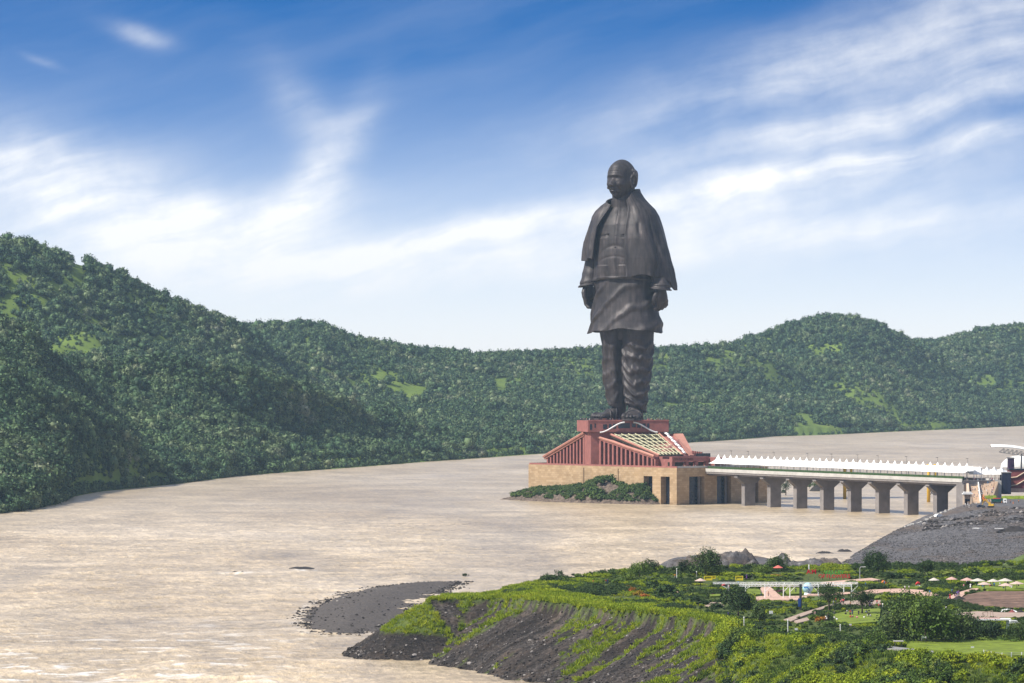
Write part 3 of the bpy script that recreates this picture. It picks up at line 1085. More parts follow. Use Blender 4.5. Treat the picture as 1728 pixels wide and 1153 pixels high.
def make_statue():
    root = thing('statue', 'colossal dark bronze statue of a standing bald man in shawl and long tunic', 'statue', ST, ST_ROT, None, 1.012)
    # ---------------- body: head, neck, hands, shins and feet in one skin
    hd = head_shape()
    xf(hd, Matrix.Translation((-1.0, -5.0, 172.6)) @ Matrix.Rotation(R(-5), 4, 'Z') @ Matrix.Rotation(R(-3), 4, 'X') @ Matrix.Scale(1.0, 4))
    neck = MB()
    neck.rings([[(k[1] + k[3] * math.sin(a), k[2] - k[4] * math.cos(a), k[0]) for a in [2 * math.pi * i / 24 for i in range(24)]]
                for k in ((138, 0, 1, 19, 13), (148, 0, 1, 15, 11), (153, -.3, -.5, 9.8, 9.3), (158, -.6, -1.6, 8.7, 8.8), (163, -.9, -2.2, 8.4, 8.6), (168, -1, -2.5, 7.8, 7.8))])
    trunk_ = MB()
    trunk_.rings([[(k[1] * math.sin(a), -k[2] * math.cos(a), k[0]) for a in [2 * math.pi * i / 24 for i in range(24)]] for k in ((58, 14, 10), (90, 17, 12), (115, 18, 13), (140, 18, 12))])
    legs = MB()
    arms = MB()
    HL = Vector((30.8, -6.0, 95.0))
    HR = Vector((-28.5, -4.5, 98.0))
    arms.tube([(17, 0, 144), (23, 0.5, 130), (26.5, -1.0, 112), (29.8, -5.0, 98), HL], [5.5, 5.2, 4.4, 3.4, 2.8], 12)
    arms.tube([(-17, 0, 144), (-23, 0.5, 130), (-26, -.5, 112), (-28, -3.5, 100), HR], [5.5, 5.2, 4.4, 3.4, 2.8], 12)
    hl = xf(hand_shape(1, R(42)), Matrix.Translation(HL) @ Matrix.Rotation(R(14), 4, 'X') @ Matrix.Rotation(R(-20), 4, 'Z') @ Matrix.Scale(1.42, 4))
    hr = xf(hand_shape(-1, R(34)), Matrix.Translation(HR) @ Matrix.Rotation(R(10), 4, 'X') @ Matrix.Rotation(R(-22), 4, 'Z') @ Matrix.Scale(1.42, 4))
    ML = Matrix.Translation((9.5, -3.0, 1.0)) @ Matrix.Rotation(R(16), 4, 'Z') @ Matrix.Diagonal((1.12, 1.08, 1.3, 1))
    MR = Matrix.Translation((-6.5, 0.0, 1.0)) @ Matrix.Rotation(R(-36), 4, 'Z') @ Matrix.Diagonal((1.12, 1.0, 1.35, 1))
    fl, fr = xf(foot_shape(), ML), xf(foot_shape(), MR)
    for s, x in ((1, 9.0), (-1, -7.5)):
        legs.tube([(x, 0, 14), (x, 0, 36), (x * .95, 0, 62)], [4.6, 6.5, 8], 12)
    hx, hy, hz, msk = HAIR_GRID
    MH = Matrix.Translation((-1.0, -5.0, 172.6)) @ Matrix.Rotation(R(-5), 4, 'Z') @ Matrix.Rotation(R(-3), 4, 'X')
    HV = np.stack([hx, hy, hz], -1).reshape(-1, 3)
    HV = HV @ np.array(MH.to_3x3()).T + np.array(MH.translation)
    hf = [f for f in grid_faces(*hx.shape) if msk.ravel()[f].all()]
    hm, ht, hb = material('hair_bronze')
    tc_ = ht.new('ShaderNodeTexCoord')
    mp_ = ht.new('ShaderNodeMapping')
    mp_.inputs['Scale'].default_value = (1, 1, .35)
    ht.l.new(tc_.outputs['Object'], mp_.inputs[0])
    ht.l.new(ht.ramp(ht.noise(mp_.outputs[0], 1.1, 4, .6), [(.35, (0.03, 0.025, 0.025)), (.55, (0.09, 0.078, 0.075)), (.7, (0.22, 0.20, 0.19))]), hb.inputs['Base Color'])
    hb.inputs['Roughness'].default_value = .6
    ho = link('hair', np_mesh('hair', HV, np.array(hf), hm, True), root)
    hmd = ho.modifiers.new('thickness', 'SOLIDIFY')
    hmd.thickness = .5
    lumps_union('body', [hd, neck, trunk_, legs, arms, hl, hr, fl, fr], 0.36, root)
    sandal(root, ML)
    sandal(root, MR)

    # ---------------- dhoti: two full trouser-like legs of draped cloth
    th = np.linspace(0, 2 * math.pi, NU, endpoint=False)
    for side in (1, -1):
        zs = np.linspace(9.5 if side > 0 else 12.5, 68, 150)
        T, Z = np.meshgrid(th, zs, indexing='ij')
        if side > 0:
            cx, cy, a, b = interp(Z, [(9, 9.6, -3.0, 6.3, 6.8), (20, 9.2, -2, 7.9, 8.2), (38, 9.0, -1, 9.6, 9.6), (55, 9.2, -.5, 10.2, 10.5), (68, 9.5, 0, 10.5, 12)])
        else:
            cx, cy, a, b = interp(Z, [(9, -7.2, 1.0, 6.0, 6.8), (20, -8.0, 1.0, 7.4, 8.2), (38, -8.4, .5, 9.0, 9.6), (55, -8.2, 0, 9.8, 10.5), (68, -8.5, 0, 10.5, 12)])
        ph0 = R(35) if side > 0 else R(-60)
        sag = np.cos(T - ph0)
        w1 = fbm(np.cos(T) * 1.3 + 5 * side, Z / 22 + 1.3 * np.sin(T), 40 + side, 3)
        # swags hang between outer hip and inner shin
        q = Z + 6.5 * sag + 11 * (w1 - .5) + 8 * (fbm(np.cos(T) * .8, Z / 30 + .8 * np.sin(T), 47 + side, 2) - .5)
        lam = 8.6 if side > 0 else 10.5
        f1 = rip(2 * math.pi * q / lam, 2.2)
        amp = (1.5 if side > 0 else 0.95) * sstep(62, 48, Z) * (0.35 + 0.65 * sstep(-0.75, 0.3, sag)) * (0.7 + 0.6 * fbm(np.cos(T) * 1.5, Z / 13 + 1.5 * np.sin(T), 51 + side, 2))
        if side < 0:
            # long vertical fold bundles on the right leg front
            amp = amp * (0.5 + 0.5 * sstep(40, 26, Z))
        f2 = rip((6 if side < 0 else 7) * T + 0.07 * Z * side + 5 * w1, 1.6)
        rad = 1 + (amp * f1 + (1.5 * sstep(12, 35, Z) if side < 0 else 0.7 * sstep(30, 60, Z)) * f2 + 0.8 * (w1 - .5)) / 9.0
        hem = np.where(Z < 14, 1.04, 1)
        x = cx + a * rad * hem * np.sin(T)
        y = cy - b * rad * hem * np.cos(T)
        drop = 3.4 * sstep(20, 9, Z) * np.sin(T * 1.0 - 0.9 * side)
        P = np.stack([x, y, Z - drop], -1)
        sheet('dhoti', P, root, 0.5, True)
    # ---------------- tunic skirt
    zs = np.linspace(64.3, 112, 130)
    T, Z = np.meshgrid(th, zs, indexing='ij')
    a, b, cx = interp(Z, [(61, 28.2, 19.5, -.4), (70, 26.2, 18.0, -.4), (80, 24.2, 17.0, -.3), (92, 22.8, 16.2, -.3), (104, 22.4, 16.0, 0), (112, 22, 16, 0)])
    Tn = np.where(T > math.pi, T - 2 * math.pi, T)
    w1 = fbm(np.cos(T) * 2 + 3, Z / 20 + np.sin(T) * 2, 61, 3)
    q = Z - 17 * Tn + 4.5 * Tn ** 2 + 8 * (w1 - .5)
    f1 = rip(2 * math.pi * q / 17.0, 5.0)
    env = 0.35 + 0.65 * sstep(0.35, 0.60, fbm(np.cos(T) * 1.2 + 9, q / 17 + np.sin(T) * 1.2, 66, 2))
    vert = rip(9 * T + .5 * w1, 1.5) * sstep(85, 61, Z)
    d = 1.75 * f1 * env * sstep(110, 98, Z) + 0.7 * vert + 0.8 * (w1 - .5)
    hemz = 1.3 * np.sin(2 * Tn + 1.0) * sstep(80, 61, Z) + 0.7 * np.sin(7 * Tn) * sstep(75, 61, Z)
    x = cx + (a + d) * np.sin(T)
    y = -(b + d) * np.cos(T)
    sheet('tunic', np.stack([x, y, Z + hemz], -1), root, 0.6, True)
    # ---------------- waistcoat with standing collar
    zs = np.concatenate([np.linspace(100.5, 152, 120), np.linspace(152.4, 158.0, 16)])
    T, Z = np.meshgrid(th, zs, indexing='ij')
    a, b, cy = interp(Z, [(100, 24.6, 17.6, -.2), (108, 24.0, 17.8, -.4), (118, 23.4, 18.0, -.6), (130, 22.6, 17.3, -.4), (140, 21.0, 15.6, 0), (148, 17.0, 12.8, 0), (152, 10.4, 10.6, -1.2), (153, 9.7, 10.0, -1.6), (158, 9.4, 9.6, -2.2)])
    Tn = np.where(T > math.pi, T - 2 * math.pi, T)
    w1 = fbm(np.sin(T) * 2 + 3, Z / 14, 71, 3)
    d = 1.1 * (w1 - .5) * sstep(152, 148, Z)
    fx = a * np.sin(T)
    front = np.cos(T) > 0.2
    # placket, seam, pockets, a few belly creases
    d = d + 0.55 * np.exp(-((fx - 0.9) / 1.0) ** 2) * front - 0.5 * np.exp(-((fx + 0.5) / 0.35) ** 2) * front
    for pc in (-10.5, 9.0):
        box = sstep(5.4, 5.0, np.abs(fx - pc)) * sstep(111.3, 110.9, Z) * sstep(101.5, 102.2, Z) * front
        d = d + 0.7 * box
    for pc in (-9.5, 9.5):
        box = sstep(4.6, 4.2, np.abs(fx - pc)) * sstep(1.2, 0.9, np.abs(Z - 132 - .1 * (fx - pc))) * front
        d = d - 0.9 * box * (0.4 + 0.6 * (np.sin(fx * 5.2) > -0.2))
    sm = 0.4 * np.exp(-((Z - 125 + 0.035 * fx ** 2 * 1.0) / 1.3) ** 2) + 0.3 * np.exp(-((Z - 117.5 + 0.02 * fx ** 2) / 1.0) ** 2)
    d = d - sm * front * sstep(16, 8, np.abs(fx))
    d = d + 0.5 * np.exp(-((Z - 101.5) / 0.8) ** 2)
    x = (a + d) * np.sin(T)
    y = cy - (b + d) * np.cos(T)
    Zh = Z + 0.9 * np.cos(Tn * 2) * sstep(106, 100, Z)
    vest = sheet('waistcoat', np.stack([x, y, Zh], -1), root, 0.5, True)
    for zz in (146.5, 140, 132.5, 124, 115, 107):
        bb = np.interp(zz, [100, 118, 130, 140, 148, 152], [17.8, 18.6, 17.7, 15.6, 12.8, 11.8])
        bt = MB()
        bt.ball((0.9, -bb - .35, zz), (0.62, .5, .62), 8, 5)
        bt.obj('button', BRONZE, vest, True)
    # ---------------- sleeves
    for s, W in ((1, HL), (-1, HR)):
        nz = 46
        vv = np.linspace(0, 1, nz)
        ctr = np.array([[s * 20, 0.5, 138], [s * 25.2, 0.8, 122], [s * 27.2, -0.5, 110], [W.x, W.y + 1.2, 99], [W.x, W.y, W.z - 1.0]])
        c = np.stack([np.interp(vv, np.linspace(0, 1, 5), ctr[:, k]) for k in range(3)], 1)
        r0 = np.interp(vv, [0, .5, .8, 1], [6.4, 6.4, 6.3, 6.9])
        th2 = np.linspace(0, 2 * math.pi, 56, endpoint=False)
        T2, V2 = np.meshgrid(th2, vv, indexing='ij')
        f = rip(2 * math.pi * V2 * 5.5 + 1.6 * np.sin(T2 + s) + 5 * fbm(T2, V2 * 5, 80 + s, 2), 2.0) * 0.6 * sstep(.35, .8, V2)
        rr = r0[None] * (1 + 0.09 * sstep(.96, 1.0, V2)) + f
        P = np.stack([c[None, :, 0] + rr * np.sin(T2), c[None, :, 1] - rr * np.cos(T2) * 0.92, c[None, :, 2] - 1.1 * np.sin(T2) * V2 * s], -1)
        sheet('sleeve', P, root, 0.5, True)
    # ---------------- shawl over both shoulders, open in front
    nu, nv = 230, 150
    uu, vv = np.linspace(0, 1, nu), np.linspace(0, 1, nv)
    U, V = np.meshgrid(uu, vv, indexing='ij')
    # U 0 = front edge on the statue's right, 1 = front edge on its left; angle from the front, positive to the statue's left
    tR0, tL0 = -R(17), R(21)
    T = (tR0 - R(15) * sstep(0.05, .6, V)) * (1 - U) + U * (-2 * math.pi + tL0 - R(6) * sstep(0.0, 0.5, V))
    ang = -T                                                    # 0..2pi going over the right side, the back, the left side
    deg = np.degrees(ang)
    zbot = np.interp(deg, [0, 60, 95, 118, 150, 200, 235, 258, 268, 280, 292, 330, 360], [116, 115.5, 114, 110, 101, 97, 96, 94, 94, 98, 103, 103.5, 103])
    ztop = np.interp(deg, [0, 30, 60, 100, 140, 180, 220, 250, 280, 310, 340, 360], [153, 155, 157, 160, 163, 166, 166, 165.5, 164.5, 162.5, 157, 154])
    # profile along the cloth: from collar out over the shoulder and down
    s = V
    Z = ztop + (zbot - ztop) * (0.17 * s + 0.83 * s ** 1.16)
    Zn = ztop - Z
    a_r = np.interp(Z, [90, 105, 116, 128, 138, 146, 150, 153.5, 156, 160, 167], [31.5, 30.5, 29.6, 27.8, 26.0, 24.4, 21.8, 17.5, 13.0, 11.0, 10.4])
    a_l = np.interp(Z, [90, 96, 105, 116, 128, 138, 146, 151, 155, 159, 163, 167], [37.5, 36.6, 35.0, 32.5, 29.4, 26.6, 24.2, 21.2, 17.0, 13.2, 10.4, 9.0])
    b_f = np.interp(Z, [90, 105, 116, 130, 140, 148, 153, 157, 163, 167], [20, 20.2, 20.6, 19.6, 17.4, 14.8, 12.2, 10.9, 10.2, 10.0])
    b_b = np.interp(Z, [90, 116, 130, 140, 150, 156, 162, 167], [22, 20.5, 18.6, 16.5, 13.5, 11.5, 10.2, 9.5])
    sx, cxx = np.sin(T), np.cos(T)
    a = np.where(sx < 0, a_r, a_l)
    b = np.where(cxx > 0, b_f, b_b)
    pw = 0.88
    x = a * np.sign(sx) * np.abs(sx) ** pw
    y = -b * np.sign(cxx) * np.abs(cxx) ** pw
    w1 = fbm(ang * 3.0, Z / 30, 91, 3)
    grow = sstep(0.10, 0.9, V)
    f1 = rip(ang * 9 + 5.5 * w1 - 0.03 * (Z - 100), 2.2) * (0.15 + 1.7 * fbm(ang * 2.2, Z / 40, 95, 2))
    f2 = rip(ang * 19 + 14 * w1 + 0.05 * Z, 1.6) * fbm(ang * 4, Z / 25, 97, 2)
    d = 1.9 * grow * f1 + 0.9 * grow * f2 + 2.6 * (w1 - .5)
    # rolled front edges
    edge = np.minimum(U, 1 - U)
    d = d + 1.1 * np.exp(-(edge / 0.012) ** 2) * (0.4 + .6 * V)
    # thick turned-over fold along the shoulder line
    x, y = x + d * sx, y - d * cxx
    Zr = Z + 0.8 * np.sin(ang * 9 + 1) * sstep(.85, 1, V)
    cyo = np.interp(Z, [100, 150, 158, 167], [0, 0, -1.2, -1.6])
    sheet('shawl', np.stack([x, y + cyo, Zr], -1), root, 1.0)
    return root


make_statue()
# ------------------------------------------------------------------ monument base: stone plinth with the red sandstone building on it
BX, BY = 115.0, 3020.0
E1 = (-0.63, 0.7766)          # along the long river front, away from the bridge corner
E2 = (0.7766, 0.63)           # along the short front, towards the bridge


def pq(p, q, z=0.0):
    return (BX + p * E1[0] + q * E2[0], BY + p * E1[1] + q * E2[1], z)


def pqbox(mb, p0, p1, q0, q1, z0, z1, m=None):
    mb.prism([pq(p0, q0)[:2], pq(p1, q0)[:2], pq(p1, q1)[:2], pq(p0, q1)[:2]], z0, z1, m)


def stone_mat():
    m, t, b = material('plinth_stone')
    g = t.new('ShaderNodeNewGeometry')
    sp = t.new('ShaderNodeSeparateXYZ')
    t.l.new(g.outputs['Position'], sp.inputs[0])
    # run along whichever face is seen
    nsp = t.new('ShaderNodeSeparateXYZ')
    t.l.new(g.outputs['Normal'], nsp.inputs[0])
    along1 = t.math('ADD', t.math('MULTIPLY', sp.outputs[0], E1[0]), t.math('MULTIPLY', sp.outputs[1], E1[1]))
    along2 = t.math('ADD', t.math('MULTIPLY', sp.outputs[0], E2[0]), t.math('MULTIPLY', sp.outputs[1], E2[1]))
    f1 = t.math('ABSOLUTE', t.math('ADD', t.math('MULTIPLY', nsp.outputs[0], E2[0]), t.math('MULTIPLY', nsp.outputs[1], E2[1])))
    sel = t.math('GREATER_THAN', f1, 0.5)
    al = t.math('ADD', t.math('MULTIPLY', along1, sel), t.math('MULTIPLY', along2, t.math('SUBTRACT', 1.0, sel)))
    br = t.new('ShaderNodeTexBrick')
    br.inputs['Scale'].default_value = 1.0
    br.inputs['Brick Width'].default_value = 3.2
    br.inputs['Row Height'].default_value = 1.5
    br.inputs['Mortar Size'].default_value = 0.05
    br.inputs['Bias'].default_value = -0.15
    br.inputs['Color1'].default_value = (0.34, 0.235, 0.135, 1)
    br.inputs['Color2'].default_value = (0.45, 0.325, 0.20, 1)
    br.inputs['Mortar'].default_value = (0.25, 0.18, 0.11, 1)
    t.l.new(t.comb(al, sp.outputs[2], 0.0), br.inputs['Vector'])
    n = t.noise(g.outputs['Position'], 0.08, 5, 0.6)
    stain = t.maprange(n, 0.35, 0.65, 0.85, 1.1)
    wet = t.maprange(sp.outputs[2], 0.5, 4.0, 0.72, 1.0)     # damp, silt-darkened foot of the wall
    sc = t.new('ShaderNodeVectorMath', operation='SCALE')
    t.l.new(br.outputs['Color'], sc.inputs[0])
    t.l.new(t.math('MULTIPLY', stain, wet), sc.inputs['Scale'])
    t.l.new(sc.outputs[0], b.inputs['Base Color'])
    b.inputs['Roughness'].default_value = 0.85
    b.inputs['Specular IOR Level'].default_value = 0.2
    return m


STONE = stone_mat()
RED = plain('red_sandstone', (0.265, 0.102, 0.088), 0.8, 0.22, 0.25)
RED_PALE = plain('pale_red_stone', (0.42, 0.20, 0.15), 0.8, 0.15, 0.2)
DARK = plain('dark_glass', (0.012, 0.016, 0.026), 0.25, 0.3, 0.3, spec=0.5)
WHITE = plain('white_paint', (0.78, 0.77, 0.74), 0.6, 0.05, 0.5)
CONC = plain('grey_concrete', (0.20, 0.18, 0.17), 0.85, 0.2, 0.18)
CONC_L = plain('pale_concrete', (0.44, 0.42, 0.385), 0.85, 0.16, 0.15)
FABRIC = plain('white_canopy_fabric', (0.80, 0.79, 0.75), 0.7, 0.03, 0.3)
STEEL_D = plain('dark_steel', (0.05, 0.055, 0.06), 0.5, 0.2, 0.5)
YELLOW = plain('yellow_paint', (0.55, 0.33, 0.03), 0.6, 0.15, 0.4)
HEDGE_G = plain('clipped_hedge', (0.035, 0.07, 0.02), 0.8, 0.5, 1.2)
CREAM = plain('cream_plaster', (0.58, 0.44, 0.32), 0.8, 0.12, 0.3)
LATT = plain('lattice_stone', (0.50, 0.47, 0.30), 0.8, 0.15, 0.4)
GARDEN_G = plain('roof_planting', (0.04, 0.036, 0.022), 0.9, 0.55, 0.5)
SILVER = plain('silver_steel', (0.55, 0.55, 0.56), 0.4, 0.05, 0.5, metal=0.5)


def make_monument():
    root = thing('monument_base', 'red sandstone building with slanted roofs on a tan stone plinth in the river', 'building', pq(60, 40, 0))
    off = -Vector(root.location)

    def part(name, mb, mats, parent=root, smooth=False):
        mb.v = [tuple(Vector(v) + off) for v in mb.v]
        return mb.obj(name, mats, parent, smooth)
    # ---- plinth: inner block, outer walls with deep dark openings
    mb = MB()
    pqbox(mb, 48, 163.5, 0, 86, -6, 25.8)
    pqbox(mb, 8, 47.99, 8, 86, -6, 25.79)
    pz = 19.6
    edges = [48.0, 35.4, 25.9, 17.0, 7.5, 0.0]
    for a, b_ in ((48, 35.4), (25.9, 17.0), (7.5, 0.0)):
        pqbox(mb, b_, a, 0, 7.0 if a > 8 else 5.0, -6, pz)
    pqbox(mb, 0, 47.995, 0.0, 7.0, pz + .004, 25.8)
    for a, b_ in ((5.004, 11.6), (25.9, 37.6), (51, 72.4), (77, 86)):
        pqbox(mb, 0, 7.0, a, b_, -6, pz)
    pqbox(mb, 0, 7.0, 7.004, 86, pz + .004, 25.8)
    pl = part('plinth', mb, [STONE])
    for a, b_ in ((35.4, 25.9), (17.0, 7.5)):
        mb = MB()
        pqbox(mb, b_ + .05, a - .05, 5.0, 5.6, -3, pz - .05)
        pqbox(mb, b_ + 3.0, b_ + 3.9, 3.4, 4.6, -3, pz - .1)
        part('opening', mb, [DARK], pl)
    for a, b_ in ((11.6, 25.9), (37.6, 51), (72.4, 77)):
        mb = MB()
        pqbox(mb, 4.6, 5.2, a + .05, b_ - .05, -3, pz - .05)
        part('opening', mb, [DARK], pl)
        mb = MB()
        pqbox(mb, 2.4, 3.6, b_ - 3.4, b_ - 2.2, -3, pz - .1)
        part('mullion', mb, [CONC], pl)
    for p in (62.5, 100.5):
        mb = MB()
        pqbox(mb, p, p + 0.7, -0.25, 0.3, 3, 24.3)
        part('expansion_joint', mb, [plain('joint_brown', (0.12, 0.075, 0.04), 0.8)] if p < 70 else [MATS['joint_brown']], pl)
    mb = MB()
    pqbox(mb, 0.4, 163.1, 0.4, 0.9, 25.8, 26.9)
    pqbox(mb, 162.6, 163.1, 0.91, 85, 25.8, 26.9)
    part('parapet', mb, [RED], pl)

    # ---- gabled red hall
    Q0, Q1 = 12.0, 74.0
    prof = [(158, 31.4), (114.2, 48.6), (106, 48.0), (46, 33.0)]

    def roofz(p):
        pr = sorted(prof)
        return float(np.interp(p, [a for a, _ in pr], [b for _, b in pr]))
    mb = MB()          # dark glazed inside block
    P = [(158, 25.8), (158, 30.4), (114.2, 47.5), (106, 46.9), (70, 38.0), (46, 28.0), (46, 25.8)]

    def extr(mb, P, q0, q1):
        n = len(P)
        vs = [pq(p, q0, z) for p, z in P] + [pq(p, q1, z) for p, z in P]
        mb.add(vs, [tuple(range(n)), tuple(range(2 * n - 1, n - 1, -1))] + [(i, n + i, n + (i + 1) % n, (i + 1) % n) for i in range(n)])
    extr(mb, P, Q0 + 2.2, Q1 - 1.5)
    part('glazing', mb, [DARK])
    # roof slabs
    for (pa, za), (pb, zb) in ((prof[0], prof[1]),):
        mb = MB()
        ex = 1.6
        if pa > 150:
            pa, za = pa + 1.5, za - .6
        extr(mb, [(pa, za), (pa, za - ex), (pb, zb - ex), (pb, zb)], Q0 - 0.6, Q1)
        part('roof', mb, [RED_PALE if pa > 150 else RED])
    mb = MB()
    extr(mb, [(114.15, 25.8), (114.15, 48.5), (106.05, 47.9), (106.05, 25.8)], Q0 - 0.3, Q1)
    part('corner_tower', mb, [RED])
    # edge copings of the gable
    mb = MB()
    mb.tube([pq(160, Q0 - 1, 31.2), pq(114, Q0 - 1, 49.2)], 0.9, 5)
    part('coping', mb, [RED_PALE])
    for k in range(12):
        p = 157.3 - k * 3.72
        mb = MB()
        pqbox(mb, p - 1.5, p, Q0, Q0 + 1.9, 25.8, roofz(p) - 1.7)
        part('column', mb, [RED])
    # ---- planted roof with pale criss-cross lattice
    def on_roof(p, q, up=0.0):
        return pq(p, q, roofz(p) + up)
    LC = [Vector(pq(*c)) for c in ((88.7, 14.5, 47.3), (71.8, 46.0, 47.6), (34.2, 13.4, 33.0), (38.7, 39.5, 33.1))]     # top left, top right, bottom left, bottom right

    def lat(u, v, up):
        """u across, v down the slope, 0..1"""
        a = LC[0].lerp(LC[1], u) if 0 <= u <= 1 else LC[0] + (LC[1] - LC[0]) * u
        b_ = LC[2] + (LC[3] - LC[2]) * u
        return tuple(a + (b_ - a) * v + Vector((0, 0, up)))
    # sloping block that carries the planted panel
    mb = MB()
    TL, BL = Vector(pq(105.6, 8.6, 48.2)), Vector(pq(33.0, 7.8, 33.2))
    tops = [TL, BL, Vector(lat(1.5, 1, 0)), Vector(lat(1.5, -.04, 0))]
    dn = Vector((0, 0, -1.7))
    mb.add(tops + [t_ + dn for t_ in tops], [(0, 1, 2, 3), (7, 6, 5, 4), (0, 4, 5, 1), (1, 5, 6, 2), (2, 6, 7, 3), (3, 7, 4, 0)])
    part('sloping_roof', mb, [RED])
    mb = MB()
    ins = Vector(pq(0, 2.2, 0)) - Vector(pq(0, 0, 0))
    low = [TL + ins, BL + ins, tops[2], tops[3]]
    mb.add([t_ + dn * 1.01 for t_ in low] + [Vector((t_.x, t_.y, 25.85)) for t_ in low], [(0, 1, 2, 3), (7, 6, 5, 4), (0, 4, 5, 1), (1, 5, 6, 2), (2, 6, 7, 3), (3, 7, 4, 0)], 0)
    part('front_glazing', mb, [DARK])
    mb = MB()
    mb.box(tuple(BL.lerp(tops[2], .5) + Vector((0, 0, -4.6)) + (Vector(pq(-.6, 0, 0)) - Vector(pq(0, 0, 0)))), ((tops[2] - BL).length, 1.2, 5.6), math.atan2((tops[2] - BL).y, (tops[2] - BL).x))
    part('front_wall', mb, [RED])
    for k in range(15):
        a = TL.lerp(BL, (k + .6) / 15.2)
        mb = MB()
        p_ = 105.6 + (33.0 - 105.6) * (k + .6) / 15.2
        q_ = 8.6 - .8 * (k + .6) / 15.2
        pqbox(mb, p_ - .9, p_ + .9, q_ + .1, q_ + 2.1, 25.85, a.z - 1.75)
        part('column', mb, [RED])
    mb = MB()
    mb.tube([TL + Vector((0, 0, .3)), TL.lerp(BL, .2) + Vector((0, 0, .1)), TL.lerp(BL, .4) + Vector((0, 0, .5)), TL.lerp(BL, .6) + Vector((0, 0, .1)), TL.lerp(BL, .8) + Vector((0, 0, .4)), BL + Vector((0, 0, .2))], 1.0, 5)
    part('coping', mb, [RED_PALE])
    mb = MB()
    mb.add([lat(0, 0, .9), lat(0, 1, .9), lat(1, 1, .9), lat(1, 0, .9), lat(0, 0, -1), lat(0, 1, -1), lat(1, 1, -1), lat(1, 0, -1)], [(0, 1, 2, 3), (0, 4, 5, 1), (1, 5, 6, 2), (2, 6, 7, 3), (3, 7, 4, 0)])
    part('roof_garden', mb, [GARDEN_G])
    lt = MB()
    nu_, nv_ = 7, 6
    for i in range(nu_):
        for j in range(nv_):
            c = ((i + .5) / nu_, (j + .5) / nv_)
            for k in range(4):
                a = math.pi / 4 + k * math.pi / 2 + 0.35
                pts = []
                for s in (0.0, 0.5, 1.0):
                    aa = a + 0.55 * s
                    pts.append(lat(min(max(c[0] + math.cos(aa) * s * .56 / nu_, 0), 1), min(max(c[1] + math.sin(aa) * s * .56 / nv_, 0), 1), 1.4))
                lt.tube(pts, [0.5, .42, .3], 4)
    o = part('roof_lattice', lt, [LATT])
    o['kind'] = 'stuff'
    mb = MB()
    for s in (0, 1):
        mb.tube([lat(s, 0, 1.1), lat(s, 1, 1.1)], 0.8, 5)
    part('lattice_border', mb, [RED_PALE])
    # stepped white water channel and pale ramp right of the lattice
    mb = MB()
    pts = [lat(1.14, v, 1.2) for v in np.linspace(-.05, .95, 12)]
    for k in range(11):
        a, b_ = Vector(pts[k]), Vector(pts[k + 1])
        mb.tube([a + Vector((0, 0, .6 * (k % 2))), b_ + Vector((0, 0, .6 * (k % 2)))], 1.3, 5, squash=.6)
    part('white_channel', mb, [WHITE])
    mb = MB()
    for (u0, u1, up) in ((1.30, 1.50, .6),):
        mb.add([lat(u0, -.02, up), lat(u0, 1, up), lat(u1, 1, up), lat(u1, -.02, up), lat(u0, -.1, -1), lat(u0, 1, -1), lat(u1, 1, -1), lat(u1, -.1, -1)],
               [(0, 1, 2, 3), (7, 6, 5, 4), (0, 4, 5, 1), (1, 5, 6, 2), (2, 6, 7, 3), (3, 7, 4, 0)])
    part('side_roof', mb, [RED_PALE])
    for k in range(5):
        mb = MB()
        mb.box(Vector(lat(1.46 + .09 * k, .93, 0)) + Vector((0, 0, -1)), (1.1, 1.2, 7 - k * .5), 0.68)
        part('column', mb, [RED])
    mb = MB()
    mb.box(Vector(lat(1.66, .96, 0)) + Vector((3, 4, -1)), (14, 3, 4), 0.68)
    part('side_hall', mb, [DARK])

    # ---- top block under the figure
    cx, cy, rot = 79.8, 3121.0, R(10)
    mb = MB()
    mb.box((cx, cy, 37.9), (54, 38, 24), rot)
    part('core', mb, [RED])
    mb = MB()
    mb.box((cx, cy, 53.95), (59, 42, 8.0), rot)
    cap = part('top_block', mb, [RED])

    def front(x, z, out):
        """a point on the top block's front face: x to the right of its middle, out in front"""
        ca, sa = math.cos(rot), math.sin(rot)
        y = -21 - out
        return (cx + x * ca - y * sa, cy + x * sa + y * ca, z)

    def fbox(mb, x0, x1, z0, z1, o0, o1):
        vs = [front(x, z, o) for z in (z0, z1) for x, o in ((x0, o1), (x1, o1), (x1, o0), (x0, o0))]
        mb.add(vs, [(3, 2, 1, 0), (4, 5, 6, 7), (0, 1, 5, 4), (1, 2, 6, 5), (2, 3, 7, 6), (3, 0, 4, 7)])
    mb = MB()
    fbox(mb, -29.6, 29.6, 57.6, 58.6, -.6, .35)
    part('railing', mb, [RED], cap)
    for x0, x1, z0, z1 in ((-7.5, 1.0, 52.6, 56.2), (-18.5, -15.6, 52.0, 55.4), (-14.4, -12.4, 52.0, 55.6), (-11.4, -9.2, 52.4, 55.8), (2.6, 5.4, 53.2, 56.0), (6.4, 9.0, 52.8, 56.0), (10.2, 12.6, 52.4, 56.0), (13.6, 15.2, 52.4, 56.0),
                           (-28.2, -26.6, 51.5, 55.6), (-24.8, -23.8, 53, 56)):
        mb = MB()
        fbox(mb, x0, x1, z0, z1, .02, .14)
        part('window', mb, [DARK], cap)
    for sgn, x0, x1 in ((1, -21, -3.0), (-1, 21, 3.4)):
        mb = MB()
        pts = []
        for k in range(11):
            s = k / 10
            pts.append(front(x0 + (x1 - x0) * s, 49.6 + 7.2 * (s * s * (3 - 2 * s)), 1.2))
        mb.tube(pts, 0.55, 6)
        part('curved_stair_wall', mb, [WHITE], cap)
    # ---- entrance court at the bridge corner
    mb = MB()
    pqbox(mb, 30, 46, 13, 30, 25.8, 33.2)
    part('entrance_wing', mb, [RED])
    mb = MB()
